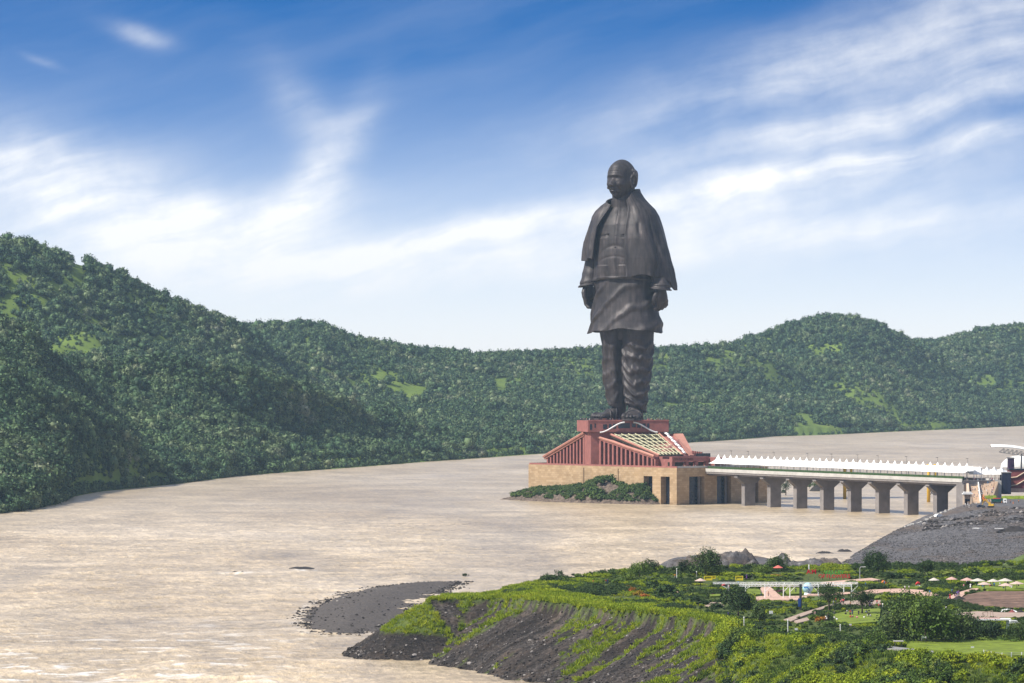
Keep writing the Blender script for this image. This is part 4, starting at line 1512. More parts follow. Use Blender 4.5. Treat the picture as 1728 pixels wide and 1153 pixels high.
    pqbox(mb, 14, 29.9, 12, 13.4, 25.8, 31.5)
    pqbox(mb, 14, 29.9, 20, 21.4, 25.8, 29.5)
    part('stair_wall', mb, [RED])
    mb = MB()
    pqbox(mb, 6.5, 9.5, 1.5, 36, 30.0, 33.4)
    for q0, q1 in ((1.5, 4.2), (14.5, 17.0), (23.5, 26), (33.3, 36)):
        pqbox(mb, 6.8, 9.2, q0, q1, 25.8, 29.99)
    gate = part('gateway', mb, [RED])
    fc = bpy.data.curves.new('gate_lettering', 'FONT')
    fc.body = 'STATUE OF UNITY'
    fc.size = 2.1
    fc.extrude = 0.08
    fc.align_x = 'CENTER'
    dg = bpy.context.evaluated_depsgraph_get()
    to = bpy.data.objects.new('tmp_text', fc)
    COL.objects.link(to)
    dg.update()
    me = bpy.data.meshes.new_from_object(to.evaluated_get(bpy.context.evaluated_depsgraph_get()))
    bpy.data.objects.remove(to)
    me.materials.append(plain('engraved_dark', (0.10, 0.03, 0.025), 0.7))
    lo = link('lettering', me, gate)
    lo.matrix_local = Matrix.Translation(Vector(pq(6.42, 12.5, 31.0)) + off) @ Matrix.Rotation(math.atan2(E2[1], E2[0]), 4, 'Z') @ Matrix.Rotation(R(90), 4, 'X')
    mb = MB()
    pqbox(mb, 12, 13, 3, 36, 25.8, 29.6)
    part('court_planting', mb, [GARDEN_G])
    mb = MB()
    pqbox(mb, 1.0, 30, 36.5, 52, 25.8, 32.5)
    part('ticket_wing', mb, [RED])
    mb = MB()
    pqbox(mb, 0.6, 1.2, 1, 80, 25.8, 27.0)
    part('court_parapet', mb, [CONC_L])


make_monument()


# ------------------------------------------------------------------ rock outcrop under the plinth
def rock_mat(name, lo, mid_, hi, scale=0.35, bump=0.6):
    m, t, b = material(name)
    g = t.new('ShaderNodeNewGeometry')
    n = t.noise(g.outputs['Position'], scale, 7, 0.65)
    n2 = t.noise(g.outputs['Position'], scale * 5, 4, 0.7)
    f = t.math('ADD', t.math('MULTIPLY', n, .6), t.math('MULTIPLY', n2, .4))
    t.l.new(t.ramp(f, [(0.36, lo), (0.5, mid_), (0.66, hi)]), b.inputs['Base Color'])
    b.inputs['Roughness'].default_value = 0.9
    b.inputs['Specular IOR Level'].default_value = 0.2
    bp = t.new('ShaderNodeBump')
    bp.inputs['Strength'].default_value = 1
    bp.inputs['Distance'].default_value = bump
    t.l.new(f, bp.inputs['Height'])
    t.l.new(bp.outputs[0], b.inputs['Normal'])
    return m


ROCK = rock_mat('river_rock', (0.04, 0.03, 0.025), (0.105, 0.08, 0.062), (0.24, 0.18, 0.14))


def outcrop_z(p, q):
    h = np.interp(p, [14, 24, 34, 48, 60, 72, 82, 95, 120, 145, 163, 178, 192], [-2, 5, 13, 12, 13, 16, 17, 13, 10.5, 9, 6.5, 3, -3])
    w = np.interp(p, [14, 40, 80, 120, 160, 190], [10, 19, 26, 24, 22, 20])
    t = np.clip(-q / w, 0, 1.4)
    z = h * (1 - t ** 1.5) - 2 * t
    r = fbm(p / 9, q / 6, 3, 5)
    r2 = np.abs(fbm(p / 4, q / 3, 8, 3) - .5) * 2
    return z + (r - .5) * 6.5 * np.clip(h / 8, .1, 1) * (0.3 + t) - r2 * 1.6


def make_outcrop():
    ps, qs = np.linspace(14, 194, 190), np.linspace(-30, 2, 60)
    Pg, Qg = np.meshgrid(ps, qs, indexing='ij')
    Z = outcrop_z(Pg, Qg)
    V = np.stack([BX + Pg * E1[0] + Qg * E2[0], BY + Pg * E1[1] + Qg * E2[1], Z], -1).reshape(-1, 3)
    tag(link('rock_outcrop', np_mesh('rock_outcrop', V, grid_faces(190, 60), ROCK, False)), kind='structure')
    r = np.random.default_rng(77)
    mat = foliage('outcrop_leaves', [(0.2, (0.03, 0.06, 0.015)), (0.5, (0.06, 0.11, 0.02)), (0.8, (0.11, 0.15, 0.035))], scale=0.1, trans=0.15)
    src = [crown_mesh('outcrop_shrub', mat, 3.6, 3.0, 34, 3, 0.42, 300 + i, lumps=4) for i in range(3)]
    n = 2600
    p, q = r.uniform(20, 185, n), -r.uniform(0, 1, n) ** 1.2 * 22
    z = outcrop_z(p, q)
    ok = (z > 2.2) & (r.uniform(0, 1, n) < np.clip((fbm(p / 12, q / 8, 12, 3) - 0.34) * 5, 0, 1))
    p, q, z = p[ok], q[ok], z[ok]
    s = r.uniform(.5, 1.25, len(p)) * (1 + 1.1 * np.exp(-((p - 70) / 8) ** 2))
    scatter('outcrop_shrubs', np.stack([BX + p * E1[0] + q * E2[0], BY + p * E1[1] + q * E2[1], z - .3], 1), s, r.uniform(0, 6.28, len(p)), src)


make_outcrop()

# ------------------------------------------------------------------ bridge
BR0 = Vector((180.0, 2971.0, 0))
BT = Vector((0.4452, -0.8954, 0))          # along the bridge towards the shore
BN = Vector((-0.8954, -0.4452, 0))         # towards the viewer's side
BROT = math.atan2(BT.y, BT.x)


def br(t, o=0.0, z=0.0):
    return BR0 + BT * t + BN * o + Vector((0, 0, z))


def brbox(mb, t0, t1, o0, o1, z0, z1, off, m=None):
    mb.prism([tuple((br(t, o) + off))[:2] for t, o in ((t0, o0), (t1, o0), (t1, o1), (t0, o1))], z0 + off.z, z1 + off.z, m)


def make_bridge():
    root = thing('bridge', 'long concrete bridge on wide piers from the shore to the monument', 'bridge', br(100))
    off = -Vector(root.location)
    T0, T1 = -80.0, 256.0
    mb = MB()
    brbox(mb, T0, T1, -10, 10, 21.6, 24.0, off)
    brbox(mb, T0, T1, -8.2, 8.2, 20.4, 21.59, off)
    deck = mb.obj('deck', [CONC], root)
    for s in (1, -1):
        mb = MB()
        brbox(mb, T0, T1, s * 10.02 - .35, s * 10.02 + .35, 22.9, 25.2, off)
        mb.obj('parapet', [CONC_L], root)
    mb = MB()
    brbox(mb, T0 + 2, T1 - 2, 7.4, 8.6, 24.0, 26.6, off)
    h = mb.obj('planter_hedge', [HEDGE_G], root)
    for k in range(8):
        t = -35.7 + 35.7 * k
        mb = MB()
        # column with hammerhead
        prof = [(-4.2, -6), (-4.2, 15.2), (-10.0, 19.6), (-10.0, 20.4), (10.0, 20.4), (10.0, 19.6), (4.2, 15.2), (4.2, -6)]
        n = len(prof)
        vs = [tuple(br(t - 2.3, o, z) + off) for o, z in prof] + [tuple(br(t + 2.3, o, z) + off) for o, z in prof]
        mb.add(vs, [tuple(range(n)), tuple(range(2 * n - 1, n - 1, -1))] + [(i, n + i, n + (i + 1) % n, (i + 1) % n) for i in range(n)])
        mb.obj('pier', [CONC], root)
    mb = MB()
    brbox(mb, 249, 258, -10.2, 10.2, -4, 21.58, off)
    mb.obj('abutment', [CONC], root)


make_bridge()


ORD = ['first', 'second', 'third', 'fourth', 'fifth', 'sixth', 'seventh', 'eighth', 'ninth', 'tenth', 'eleventh', 'twelfth']


def make_canopies():
    """row of white peaked tensile canopies sheltering the walkway on the bridge"""
    W = 8.75
    nu, nv = 17, 9
    mb = MB()
    U, V = np.linspace(-.5, .5, nu), np.linspace(0, 1, nv)

    def grid(fn, m=0):
        vs = [fn(u, v) for u in U for v in V]
        mb.add(vs, [tuple(f) for f in grid_faces(nu, nv)], m)
    # near side: hem straight, top edge swept up to a point in the middle
    def near(u, v):
        top = 30.9 + 4.2 * math.exp(-abs(u) * 4.5)
        z = 28.7 + (top - 28.7) * (0.25 * v + .75 * v ** 1.6)
        return (u * W, -(7.2 - 6.0 * v), z - 24)
    grid(near)
    mb2 = mb
    def far(u, v):
        z = 30.4 + 1.9 * v - 1.0 * math.cos(u * math.pi) * (1 - v)
        return (u * W, 1.2 + 6.5 * v, z - 24)
    grid(far)
    fab = mb.mesh('canopy_fabric', FABRIC, smooth=True)
    posts = []
    for o in (-6.6, 1.0, 6.8):
        pm = MB()
        pm.tube([(W / 2 - .12, o, 0), (W / 2 - .12, o, 4.6 if o < 0 else 8.2)], 0.14, 5)
        posts.append(pm.mesh('canopy_post', SILVER))
    pm = MB()
    pm.tube([(-W / 2, -6.9, 4.7), (W / 2, -6.9, 4.7)], 0.12, 4)
    rail = pm.mesh('canopy_rail', SILVER)
    for k in range(38):
        t = -76 + k * W
        pn = (t + 35.7) / 35.7
        near_ = int(round(pn))
        if 0 <= near_ < 8 and abs(pn - near_) < .126:
            lab = 'white peaked canopy straight above the %s bridge pier from the monument' % ORD[near_]
        elif pn < 0:
            lab = 'white peaked canopy between the monument and the first bridge pier'
        elif pn > 7:
            lab = 'white peaked canopy between the last bridge pier and the shore'
        else:
            lab = 'white peaked canopy between the %s and %s bridge piers from the monument' % (ORD[int(pn)], ORD[int(pn) + 1])
        if k == 0:
            lab = 'white peaked canopy beside the red gateway, first over the bridge'
        if k == 37:
            lab = 'last white peaked canopy on the bridge, at the shore end'
        o = thing('canopy', lab, 'canopy', br(t, 0, 24.0), BROT, 'white canopies along the bridge')
        link('fabric', fab, o)
        for pm_ in posts:
            link('post', pm_, o)
        link('edge_rail', rail, o)
    for k in range(5):
        px = 1640 + k * 12.3
        c = at(px, D=2762, z=23.62)
        o = thing('canopy', ['first', 'second', 'third', 'fourth', 'fifth'][k] + ' small white canopy from the left over the terrace above the steps', 'canopy', c, R(14), 'white canopies over the terrace', .82)
        link('fabric', fab, o)
        for pm_ in posts:
            link('post', pm_, o)
    # slim lamp masts behind the canopies
    lm = MB()
    lm.tube([(0, 0, 0), (0, 0, 13.5)], [0.16, 0.08], 5)
    pm_ = lm.mesh('mast_pole', STEEL_D)
    hm = MB()
    hm.box((0, -.5, 13.4), (.5, 1.6, .25))
    hd_ = hm.mesh('mast_lamp', STEEL_D)
    for i, t in enumerate((-76, -52, -16, 30, 62, 96, 122, 158, 196, 232)):
        o = thing('lamp_mast', '%s slim lamp mast from the red gateway, rising above the bridge canopies' % ORD[i], 'lamp post', br(t, -9.2, 24.0), BROT, 'lamp masts along the bridge')
        link('pole', pm_, o)
        link('lamp', hd_, o)


make_canopies()


def make_yellow_piles():
    for (px, py, h, lab) in ((1425.5, 842, 22.5, 'yellow steel pile standing in the river, left one behind the bridge'),
                             (1567, 847.5, 27, 'pair of yellow steel piles with bracing behind the last bridge piers')):
        b = at(px, py, z=0.0)
        o = thing('steel_pile', lab, 'steel pile', b)
        mb = MB()
        mb.tube([(0, 0, -4), (0, 0, h)], 1.25, 10)
        mb.obj('pile', [YELLOW], o, True)
        mb = MB()
        mb.tube([(4.8, 2, -4), (4.8, 2, h)], 1.0, 8)
        mb.obj('pile', [YELLOW], o, True)
        mb = MB()
        for z in (4.0, 10.5):
            mb.tube([(0, 0, z), (4.8, 2, z + 5.5)], 0.28, 5)
            mb.tube([(0, 0, z + 5.5), (4.8, 2, z)], 0.28, 5)
            mb.tube([(0, 0, z + 5.5), (4.8, 2, z + 5.5)], 0.28, 5)
        mb.obj('bracing', [STEEL_D], o)


make_yellow_piles()
# ------------------------------------------------------------------ near bank with the garden plateau
CREST = [P2(722, 1012, 18), P2(770, 1011, 18), P2(812, 1009, 18.5), P2(838, 1002, 20), P2(901, 1011, 20.5), P2(953, 1016, 20.5), P2(1000, 1023, 20.5), P2(1066, 1029, 20.5), P2(1132, 1036, 20.5),
         P2(1182, 1043, 20.5), P2(1218, 1048, 20.5), P2(1224, 1071, 20.5), P2(1329, 1080, 20.5), P2(1443, 1100, 20.5), P2(1600, 1114, 20.5), P2(1728, 1117, 20.5), P2(2300, 1122, 20.5),
         P2(2300, 948, 20), P2(1728, 954, 20), P2(1420, 960, 20), P2(1200, 962, 20), P2(1110, 964, 20), P2(1060, 966, 20), P2(1000, 973, 20), P2(930, 981, 20), P2(860, 990, 20), P2(845, 999, 18.5), P2(750, 1006, 18)]


def bank_parts(X, Y):
    d, s = seg_dist(X, Y, CREST)
    left = sstep(5, -15, X)
    right = sstep(52, 66, X) * sstep(1260, 1200, Y)
    far = sstep(1480, 1530, Y)
    return d, s, left, right, far


def bank_z(X, Y, parts=None):
    d, s, left, right, far = parts or bank_parts(X, Y)
    top = 20.3 - 2.2 * sstep(8, -12, X) * sstep(1360, 1400, Y)
    slope = 0.50 + 0.10 * left - 0.13 * right
    dd = np.maximum(d, 0)
    lip = (2.6 * (1 - right) * (1 - .6 * left) + 0.5) * (1 - far)
    # scarp, then scree with rills running down the slope
    z = top - lip * sstep(0, 2.2, dd) - slope * dd
    w = s + 7 * (vnoise(s / 25, dd / 22, 2) - .5)
    rill = fbm(w / 5.5, dd / 60, 21, 4) - .5
    rough = fbm(X / 2.3, Y / 2.3, 23, 3) - .5
    big = fbm(X / 24, Y / 24, 25, 3) - .5
    on = sstep(0, 5, dd)
    z = z + on * (3.0 * rill * (1 - .4 * right) + 1.0 * rough + 4.5 * big) * sstep(60, 20, dd)
    z = z + (1 - on) * (0.9 * (fbm(X / 8, Y / 8, 27, 3) - .5)) * sstep(-7, 0, d)
    # rubble collects at the waterline
    z = np.where(dd > 0, z + 0.8 * rough * sstep(4, 0, z), z)
    return np.maximum(z, -4)


def grass_cover(X, Y, parts):
    """0 bare scree .. 1 green"""
    d, s, left, right, far = parts
    dd = np.maximum(d, 0)
    w = s + 9 * (vnoise(s / 30, dd / 30, 2) - .5)
    stripe = fbm(w / 2.6, dd / 70, 33, 3)
    patch = fbm(X / 20, Y / 20, 35, 4)
    kl = .56 + .30 * left
    v = kl * stripe + (1 - kl) * patch
    th = 0.556 + 0.07 * sstep(4, 26, dd) + 0.012 * left - 0.40 * right - 0.10 * sstep(42, 62, X) * (1 - right) - .05 * sstep(9, 2, dd)
    g = sstep(th, th + 0.05, v)
    g = np.where(d < 0.3, 1.0, g)
    return g


def make_bank():
    xs = np.arange(-130, 330, 1.6)
    ys = np.arange(955, 1760, 1.6)
    X, Y = np.meshgrid(xs, ys, indexing='ij')
    parts = bank_parts(X, Y)
    Z = bank_z(X, Y, parts)
    cov = grass_cover(X, Y, parts)
    me = np_mesh('riverbank', np.stack([X, Y, Z], -1).reshape(-1, 3), grid_faces(len(xs), len(ys)), None, True)
    dd_ = np.maximum(parts[0], 0)
    w_ = parts[1] + 7 * (vnoise(parts[1] / 25, dd_ / 22, 2) - .5)
    a = me.attributes.new('wash', 'FLOAT', 'POINT')
    a.data.foreach_set('value', fbm(w_ / 2.6, dd_ / 45, 66, 3).ravel().astype(np.float32))
    a = me.attributes.new('cover', 'FLOAT', 'POINT')
    a.data.foreach_set('value', cov.ravel().astype(np.float32))
    m, t, b = material('bank_soil')
    g = t.new('ShaderNodeNewGeometry')
    pos = g.outputs['Position']
    n1 = t.noise(pos, 0.9, 6, 0.7)
    n2 = t.noise(pos, 0.12, 4, 0.6)
    rock = t.ramp(n1, [(0.34, (0.017, 0.0145, 0.013)), (0.5, (0.040, 0.034, 0.030)), (0.64, (0.095, 0.080, 0.070))])
    rock = t.mix(t.maprange(n2, .45, .7), rock, t.ramp(n1, [(0.35, (0.035, 0.026, 0.02)), (0.65, (0.10, 0.075, 0.058))]))
    ws = t.new('ShaderNodeAttribute', attribute_name='wash')
    rs = t.new('ShaderNodeVectorMath', operation='SCALE')
    t.l.new(rock, rs.inputs[0])
    t.l.new(t.maprange(ws.outputs['Fac'], .3, .7, .5, 1.35), rs.inputs['Scale'])      # fine silt washed down the rills
    rock = rs.outputs[0]
    green = t.ramp(t.noise(pos, 0.5, 5, 0.65), [(0.35, (0.035, 0.06, 0.012)), (0.55, (0.09, 0.125, 0.02)), (0.7, (0.13, 0.15, 0.035))])
    at_ = t.new('ShaderNodeAttribute', attribute_name='cover')
    t.l.new(t.mix(t.math('MULTIPLY', at_.outputs['Fac'], .85), rock, green), b.inputs['Base Color'])
    b.inputs['Roughness'].default_value = 0.9
    b.inputs['Specular IOR Level'].default_value = 0.2
    bp = t.new('ShaderNodeBump')
    bp.inputs['Strength'].default_value = 1
    bp.inputs['Distance'].default_value = 0.7
    t.l.new(n1, bp.inputs['Height'])
    t.l.new(bp.outputs[0], b.inputs['Normal'])
    me.materials.append(m)
    tag(link('riverbank', me), kind='structure')


make_bank()


# ------------------------------------------------------------------ gravel ground by the shore, RBF through surveyed points
GP = [(1080, 1690, -3), (1100, 1760, -3), (1095, 1620, -1), (1120, 1640, 3), (1150, 1720, 7), (1200, 1640, 9), (1135, 1900, -1.5), (1180, 1850, 4.5), (1250, 1800, 8), (1330, 1800, 7.5), (1280, 1950, 2.5), (1240, 2010, 0), (1300, 2030, -.2), (1390, 2216, -3), (1410, 2270, -3.5), (1440, 2330, -3), (1370, 2090, -2.5),
      (1360, 1990, 1.5), (1390, 2080, -1.5), (1350, 2150, -3), (1415, 2079, 0.2), (1440, 2190, 0), (1480, 2380, 0), (1520, 2570, 0.3), (1470, 2480, -4), (1500, 2640, -5), (1560, 2760, -5), (1600, 2840, -5), (1650, 2960, -5), (1800, 3050, -5),
      (1523, 2540, 3), (1577, 2650, 9.5), (1615, 2720, 13), (1636, 2740, 12), (1650, 2700, 11), (1728, 2740, 11), (2000, 2750, 11), (1650, 2560, 11), (1728, 2530, 11.2), (2000, 2500, 11), (1728, 2900, 9), (2100, 2900, 9),
      (1650, 2400, 8.3), (1550, 2350, 5.5), (1480, 2200, 3.2), (1728, 2300, 8.2), (2000, 2250, 9), (1440, 2060, 2.2), (1500, 2000, 3.5), (1600, 2000, 4.5), (1728, 1980, 6.5), (2000, 1950, 9), (1400, 1850, 4), (1450, 1750, 7), (1600, 1750, 8), (1800, 1750, 10), (2100, 1750, 12)]
GPA = np.array([((p - CX) * d / F, d, z) for p, d, z in GP])


GSHORE = [P2(*q, 0) for q in ((1092, 968), (1104, 957), (1125, 945), (1200, 937), (1290, 942), (1330, 951), (1362, 959), (1384, 962), (1404, 959), (1418, 950), (1442, 934), (1482, 910), (1522, 889), (1560, 871), (1600, 861), (1650, 854), (2300, 850))] + [((2400 - CX) * 1560 / F, 1560), ((1060 - CX) * 1560 / F, 1560)]


def _rbf():
    A = GPA[:, :2] / 100
    r = np.hypot(A[:, None, 0] - A[None, :, 0], A[:, None, 1] - A[None, :, 1])
    n = len(A)
    K = np.zeros((n + 3, n + 3))
    K[:n, :n] = r + 0.02 * np.eye(n)
    K[:n, n] = 1
    K[:n, n + 1:] = A
    K[n, :n] = 1
    K[n + 1:, :n] = A.T
    return np.linalg.solve(K, np.concatenate([GPA[:, 2], np.zeros(3)]))


GW = _rbf()


def gravel_z(X, Y, raw=False):
    x, y = np.asarray(X, float) / 100, np.asarray(Y, float) / 100
    n = len(GPA)
    z = GW[n] + GW[n + 1] * x + GW[n + 2] * y
    for i in range(n):
        z = z + GW[i] * np.hypot(x - GPA[i, 0] / 100, y - GPA[i, 1] / 100)
    if raw:
        return z
    d, _ = seg_dist(np.asarray(X, float), np.asarray(Y, float), GSHORE)
    z = np.where(d < 0, np.maximum(z, 1.5), z)
    z = np.minimum(z, -.30 * d - .0)
    plat = sstep(9.6, 11.2, z) * sstep(2470, 2520, np.asarray(Y, float))
    z = z + (1.6 * (fbm(X / 30, Y / 40, 41, 3) - .5) + 0.7 * (fbm(X / 6, Y / 8, 43, 3) - .5)) * (1 - .85 * plat) * sstep(-.5, 3.5, z)
    # dug-away edge below the site road
    u = CX + np.asarray(X) * F / np.asarray(Y)
    cut = sstep(1640, 1665, u) * np.exp(-((np.asarray(Y, float) - 2440) / 22) ** 2)
    z = z - 5.0 * cut
    return np.maximum(z, -4)


def make_gravel():
    us = np.linspace(1060, 2150, 360)
    ds = np.geomspace(1600, 2960, 420)
    U, D = np.meshgrid(us, ds, indexing='ij')
    X = (U - CX) * D / F
    Z = gravel_z(X, D)
    m, t, b = material('crushed_gravel')
    g = t.new('ShaderNodeNewGeometry')
    pos = g.outputs['Position']
    n1 = t.noise(pos, 0.45, 7, 0.75)
    mp2 = t.new('ShaderNodeMapping')
    mp2.inputs['Scale'].default_value = (1.0, .35, 3.0)
    t.l.new(pos, mp2.inputs[0])
    n2 = t.noise(mp2.outputs[0], 0.03, 5, 0.65)
    c = t.ramp(n1, [(0.36, (0.06, 0.056, 0.057)), (0.5, (0.105, 0.10, 0.101)), (0.60, (0.155, 0.147, 0.146)), (0.70, (0.38, 0.36, 0.35))])
    c = t.mix(t.math('MULTIPLY', t.maprange(n2, .50, .62), .85), c, t.ramp(n1, [(0.35, (0.055, 0.042, 0.034)), (0.65, (0.16, 0.125, 0.10))]))
    t.l.new(c, b.inputs['Base Color'])
    b.inputs['Roughness'].default_value = 0.92
    b.inputs['Specular IOR Level'].default_value = 0.15
    bp = t.new('ShaderNodeBump')
    bp.inputs['Strength'].default_value = 1
    bp.inputs['Distance'].default_value = 0.8
    t.l.new(n1, bp.inputs['Height'])
    t.l.new(bp.outputs[0], b.inputs['Normal'])
    V = np.stack([X, D, Z], -1).reshape(-1, 3)
    tag(link('gravel_ground', np_mesh('gravel_ground', V, grid_faces(360, 420), m, True)), kind='structure')
    # heaps of spoil behind the garden
    for k, (px, py0, D_, w, h, lab) in enumerate(((1165, 945, 1750, 105, 15, 'long low grey gravel heap at the water edge left of the big tree'),
                                                  (1228, 945, 1770, 110, 14, 'flat topped grey gravel heap just right of the big tree'),
                                                  (1271, 945, 1750, 80, 11, 'pointed grey gravel heap, highest behind the garden'),
                                                  (1318, 950, 1755, 90, 14, 'small peaked gravel heap behind the red parasol'),
                                                  (1375, 958, 1700, 130, 10.0, 'dark gravel heap behind the garden lettering'))):
        x0 = (px - CX) * D_ / F
        wd = w * D_ / F
        n = 40
        gx, gy = np.meshgrid(np.linspace(-1, 1, n), np.linspace(-1, 1, n), indexing='ij')
        rr = np.hypot(gx, gy)
        ang = np.arctan2(gy, gx)
        rr = rr * (1 + .25 * (vnoise(np.cos(ang) * 2 + k * 7, np.sin(ang) * 2, 3) - .5))
        prof = np.clip(1 - rr, 0, 1)
        if k in (0, 1, 4):
            prof = np.minimum(prof * 1.9, 0.75 + .3 * fbm(gx * 3 + k, gy * 3, 5, 3))
        zz = h * prof * (0.75 + .5 * fbm(gx * 4 + 3 * k, gy * 4, 6, 4)) + 0.5 * (fbm(gx * 14, gy * 14, 8, 2) - .5) * (prof > 0)
        zb = gravel_z(x0 + gx * wd * .62, D_ + gy * wd * .62)
        V = np.stack([gx * wd * .62, gy * wd * .62, zz + zb - .35 - .8 * sstep(.9, 1.2, rr)], -1).reshape(-1, 3)
        o = link('gravel_heap', np_mesh('gravel_heap', V, grid_faces(n, n), m, True), None, (x0, D_, 0))
        tag(o, lab, 'gravel heap', 'gravel heaps behind the garden')


make_gravel()


def make_island():
    """low shingle bar in the river"""
    pts = [(506, 1048), (520, 1028), (552, 1008), (620, 993), (700, 984), (778, 981), (772, 990), (745, 1002), (715, 1016), (690, 1042), (650, 1060), (600, 1070), (548, 1073), (515, 1064)]
    poly = [P2(a, b_, 0) for a, b_ in pts]
    xs, ys = np.arange(-95, 5, 1.1), np.arange(1490, 1960, 2.4)
    X, Y = np.meshgrid(xs, ys, indexing='ij')
    d, s = seg_dist(X, Y, poly)
    Z = np.clip(-d * .12 + 0.9 * (fbm(X / 5, Y / 9, 61, 4) - .5) - .1, -2, 2.1) + 0.30 * (fbm(X / 2.0, Y / 3.0, 63, 2) - .5)
    V = np.stack([X, Y, Z], -1).reshape(-1, 3)
    m = rock_mat('river_shingle', (0.035, 0.03, 0.027), (0.085, 0.073, 0.064), (0.17, 0.148, 0.13), 0.9, 0.4)
    tag(link('gravel_bar', np_mesh('gravel_bar', V, grid_faces(len(xs), len(ys)), m, True)), kind='structure')


make_island()


def stone_mesh(name, mat, seed, s=1.0):
    bm = bmesh.new()
    bmesh.ops.create_icosphere(bm, subdivisions=1, radius=0.5 * s)
    r = random.Random(seed)
    for v in bm.verts:
        v.co *= r.uniform(.7, 1.25)
        v.co.z *= .75
    me = bpy.data.meshes.new(name)
    bm.to_mesh(me)
    bm.free()
    me.materials.append(mat)
    return me


def make_stones():
    mats = [plain('basalt_dark', (0.030, 0.026, 0.024), 0.9, .35, 2.0), plain('basalt_grey', (0.07, 0.061, 0.055), 0.9, .3, 2.0), plain('stone_pale', (0.26, 0.235, 0.215), 0.9, .2, 2.0)]
    src = [stone_mesh('stone', mats[i % 3], 60 + i) for i in range(6)]
    r = np.random.default_rng(17)
    n = 60000
    X, Y = r.uniform(-75, 95, n), r.uniform(1040, 1500, n)
    pr = bank_parts(X, Y)
    z = bank_z(X, Y, pr)
    ok = (pr[0] > 0.5) & (pr[0] < 52) & (z > -.5) & (grass_cover(X, Y, pr) < .5) & (Y < 1480)
    X, Y, z = X[ok], Y[ok], z[ok]
    s = r.gamma(1.8, .16, len(X)) + .14
    s = np.where(z < 2.5, s * 1.5, s)
    pick = r.choice([0, 1, 2, 3, 4, 5], len(X), p=[.28, .24, .06, .24, .14, .04])
    print('bank stones', len(X))
    scatter('bank_stones', np.stack([X, Y, z + .05], 1), np.clip(s, .2, 1.9), r.uniform(0, 6.28, len(X)), src, pick)
    # boulders and cobbles round the shingle bar
    n = 9000
    X, Y = r.uniform(-95, 0, n), r.uniform(1500, 1930, n)
    pts = [(506, 1048), (520, 1028), (552, 1008), (620, 993), (700, 984), (778, 981), (772, 990), (745, 1002), (715, 1016), (690, 1042), (650, 1060), (600, 1070), (548, 1073), (515, 1064)]
    d, s_ = seg_dist(X, Y, [P2(a, b_, 0) for a, b_ in pts])
    keep = (d < 3 + 5 * vnoise(X / 6, Y / 10, 9)) & ((r.uniform(0, 1, n) < .07) | (np.abs(d) < 4))
    X, Y, d = X[keep], Y[keep], d[keep]
    s = r.gamma(2.2, .22, len(X)) + .2
    s = np.where(d > -4, s * 1.25, s)
    scatter('shingle_stones', np.stack([X, Y, np.clip(-d * .12, -.05, 2.0)], 1), np.clip(s, .2, 1.6), r.uniform(0, 6.28, len(X)), src, r.choice([0, 1, 3, 4, 2], len(X), p=[.35, .2, .3, .12, .03]))
    # rubble on the gravel slope
    n = 26000
    u, D = r.uniform(1400, 1760, n), r.uniform(1900, 2560, n)
    X = (u - CX) * D / F
    z = gravel_z(X, D)
    ok = z > .3
    X, D, z = X[ok], D[ok], z[ok]
    s = r.gamma(1.5, .16, len(X)) + .14
    scatter('slope_rubble', np.stack([X, D, z], 1), np.clip(s, .15, 1.3), r.uniform(0, 6.28, len(X)), src, r.choice([0, 1, 3, 4, 2], len(X), p=[.3, .3, .2, .14, .06]))


make_stones()

# ------------------------------------------------------------------ islets
def make_yard_rubble():
    r = np.random.default_rng(29)
    n = 2600
    u, D = r.uniform(1560, 1780, n), r.uniform(2400, 2560, n)
    X = (u - CX) * D / F
    ok = fbm(X / 14, D / 18, 19, 3) > .46
    X, D = X[ok], D[ok]
    z = gravel_z(X, D)
    src = [stone_mesh('rubble', MATS[k], 90 + i) for i, k in enumerate(('basalt_dark', 'basalt_grey', 'stone_pale'))]
    scatter('yard_rubble', np.stack([X, D, z + .1], 1), np.clip(r.gamma(2.2, .5, len(X)), .4, 3.2), r.uniform(0, 6.28, len(X)), src, r.choice([0, 1, 2], len(X), p=[.6, .33, .07]))


make_yard_rubble()


def make_islets():
    for px, py, w, h, lab in ((508, 960, 52, 0.9, 'long low dark rock islet with a fringe of grass in mid river'), (396, 967, 16, .8, 'small dark rock breaking the water left of the long islet'),
                              (409, 966.5, 10, .7, 'tiny rock beside the small dark rock in mid river'), (1392, 934, 34, 1.0, 'flat dark rock in the water off the gravel slope'),
                              (1425, 930, 26, 1.0, 'second flat dark rock nearer to the gravel slope'), (1382, 829, 34, 4.0, 'rocky islet seen between the bridge piers'), (1322, 832, 12, 2.0, 'small rock under the bridge with a bush')):
        c = at(px, py, z=0.0)
        wd = w * c.y / F
        n = 26
        gx, gy = np.meshgrid(np.linspace(-1, 1, n), np.linspace(-1, 1, n), indexing='ij')
        rr = np.hypot(gx, gy)
        zz = h * (1.15 * np.clip(1.05 - rr ** 2, -.5, 1)) * (.55 + .9 * fbm(gx * 3 + px, gy * 3, 5, 3)) - .25
        V = np.stack([gx * wd / 2, gy * wd * (.9 if h < 2 else .5), zz], -1).reshape(-1, 3)
        o = link('rock_islet', np_mesh('rock_islet', V, grid_faces(n, n), MATS['basalt_dark'], True), None, (c.x, c.y, 0))
        tag(o, lab, 'rock', 'rocks in the river')


make_islets()
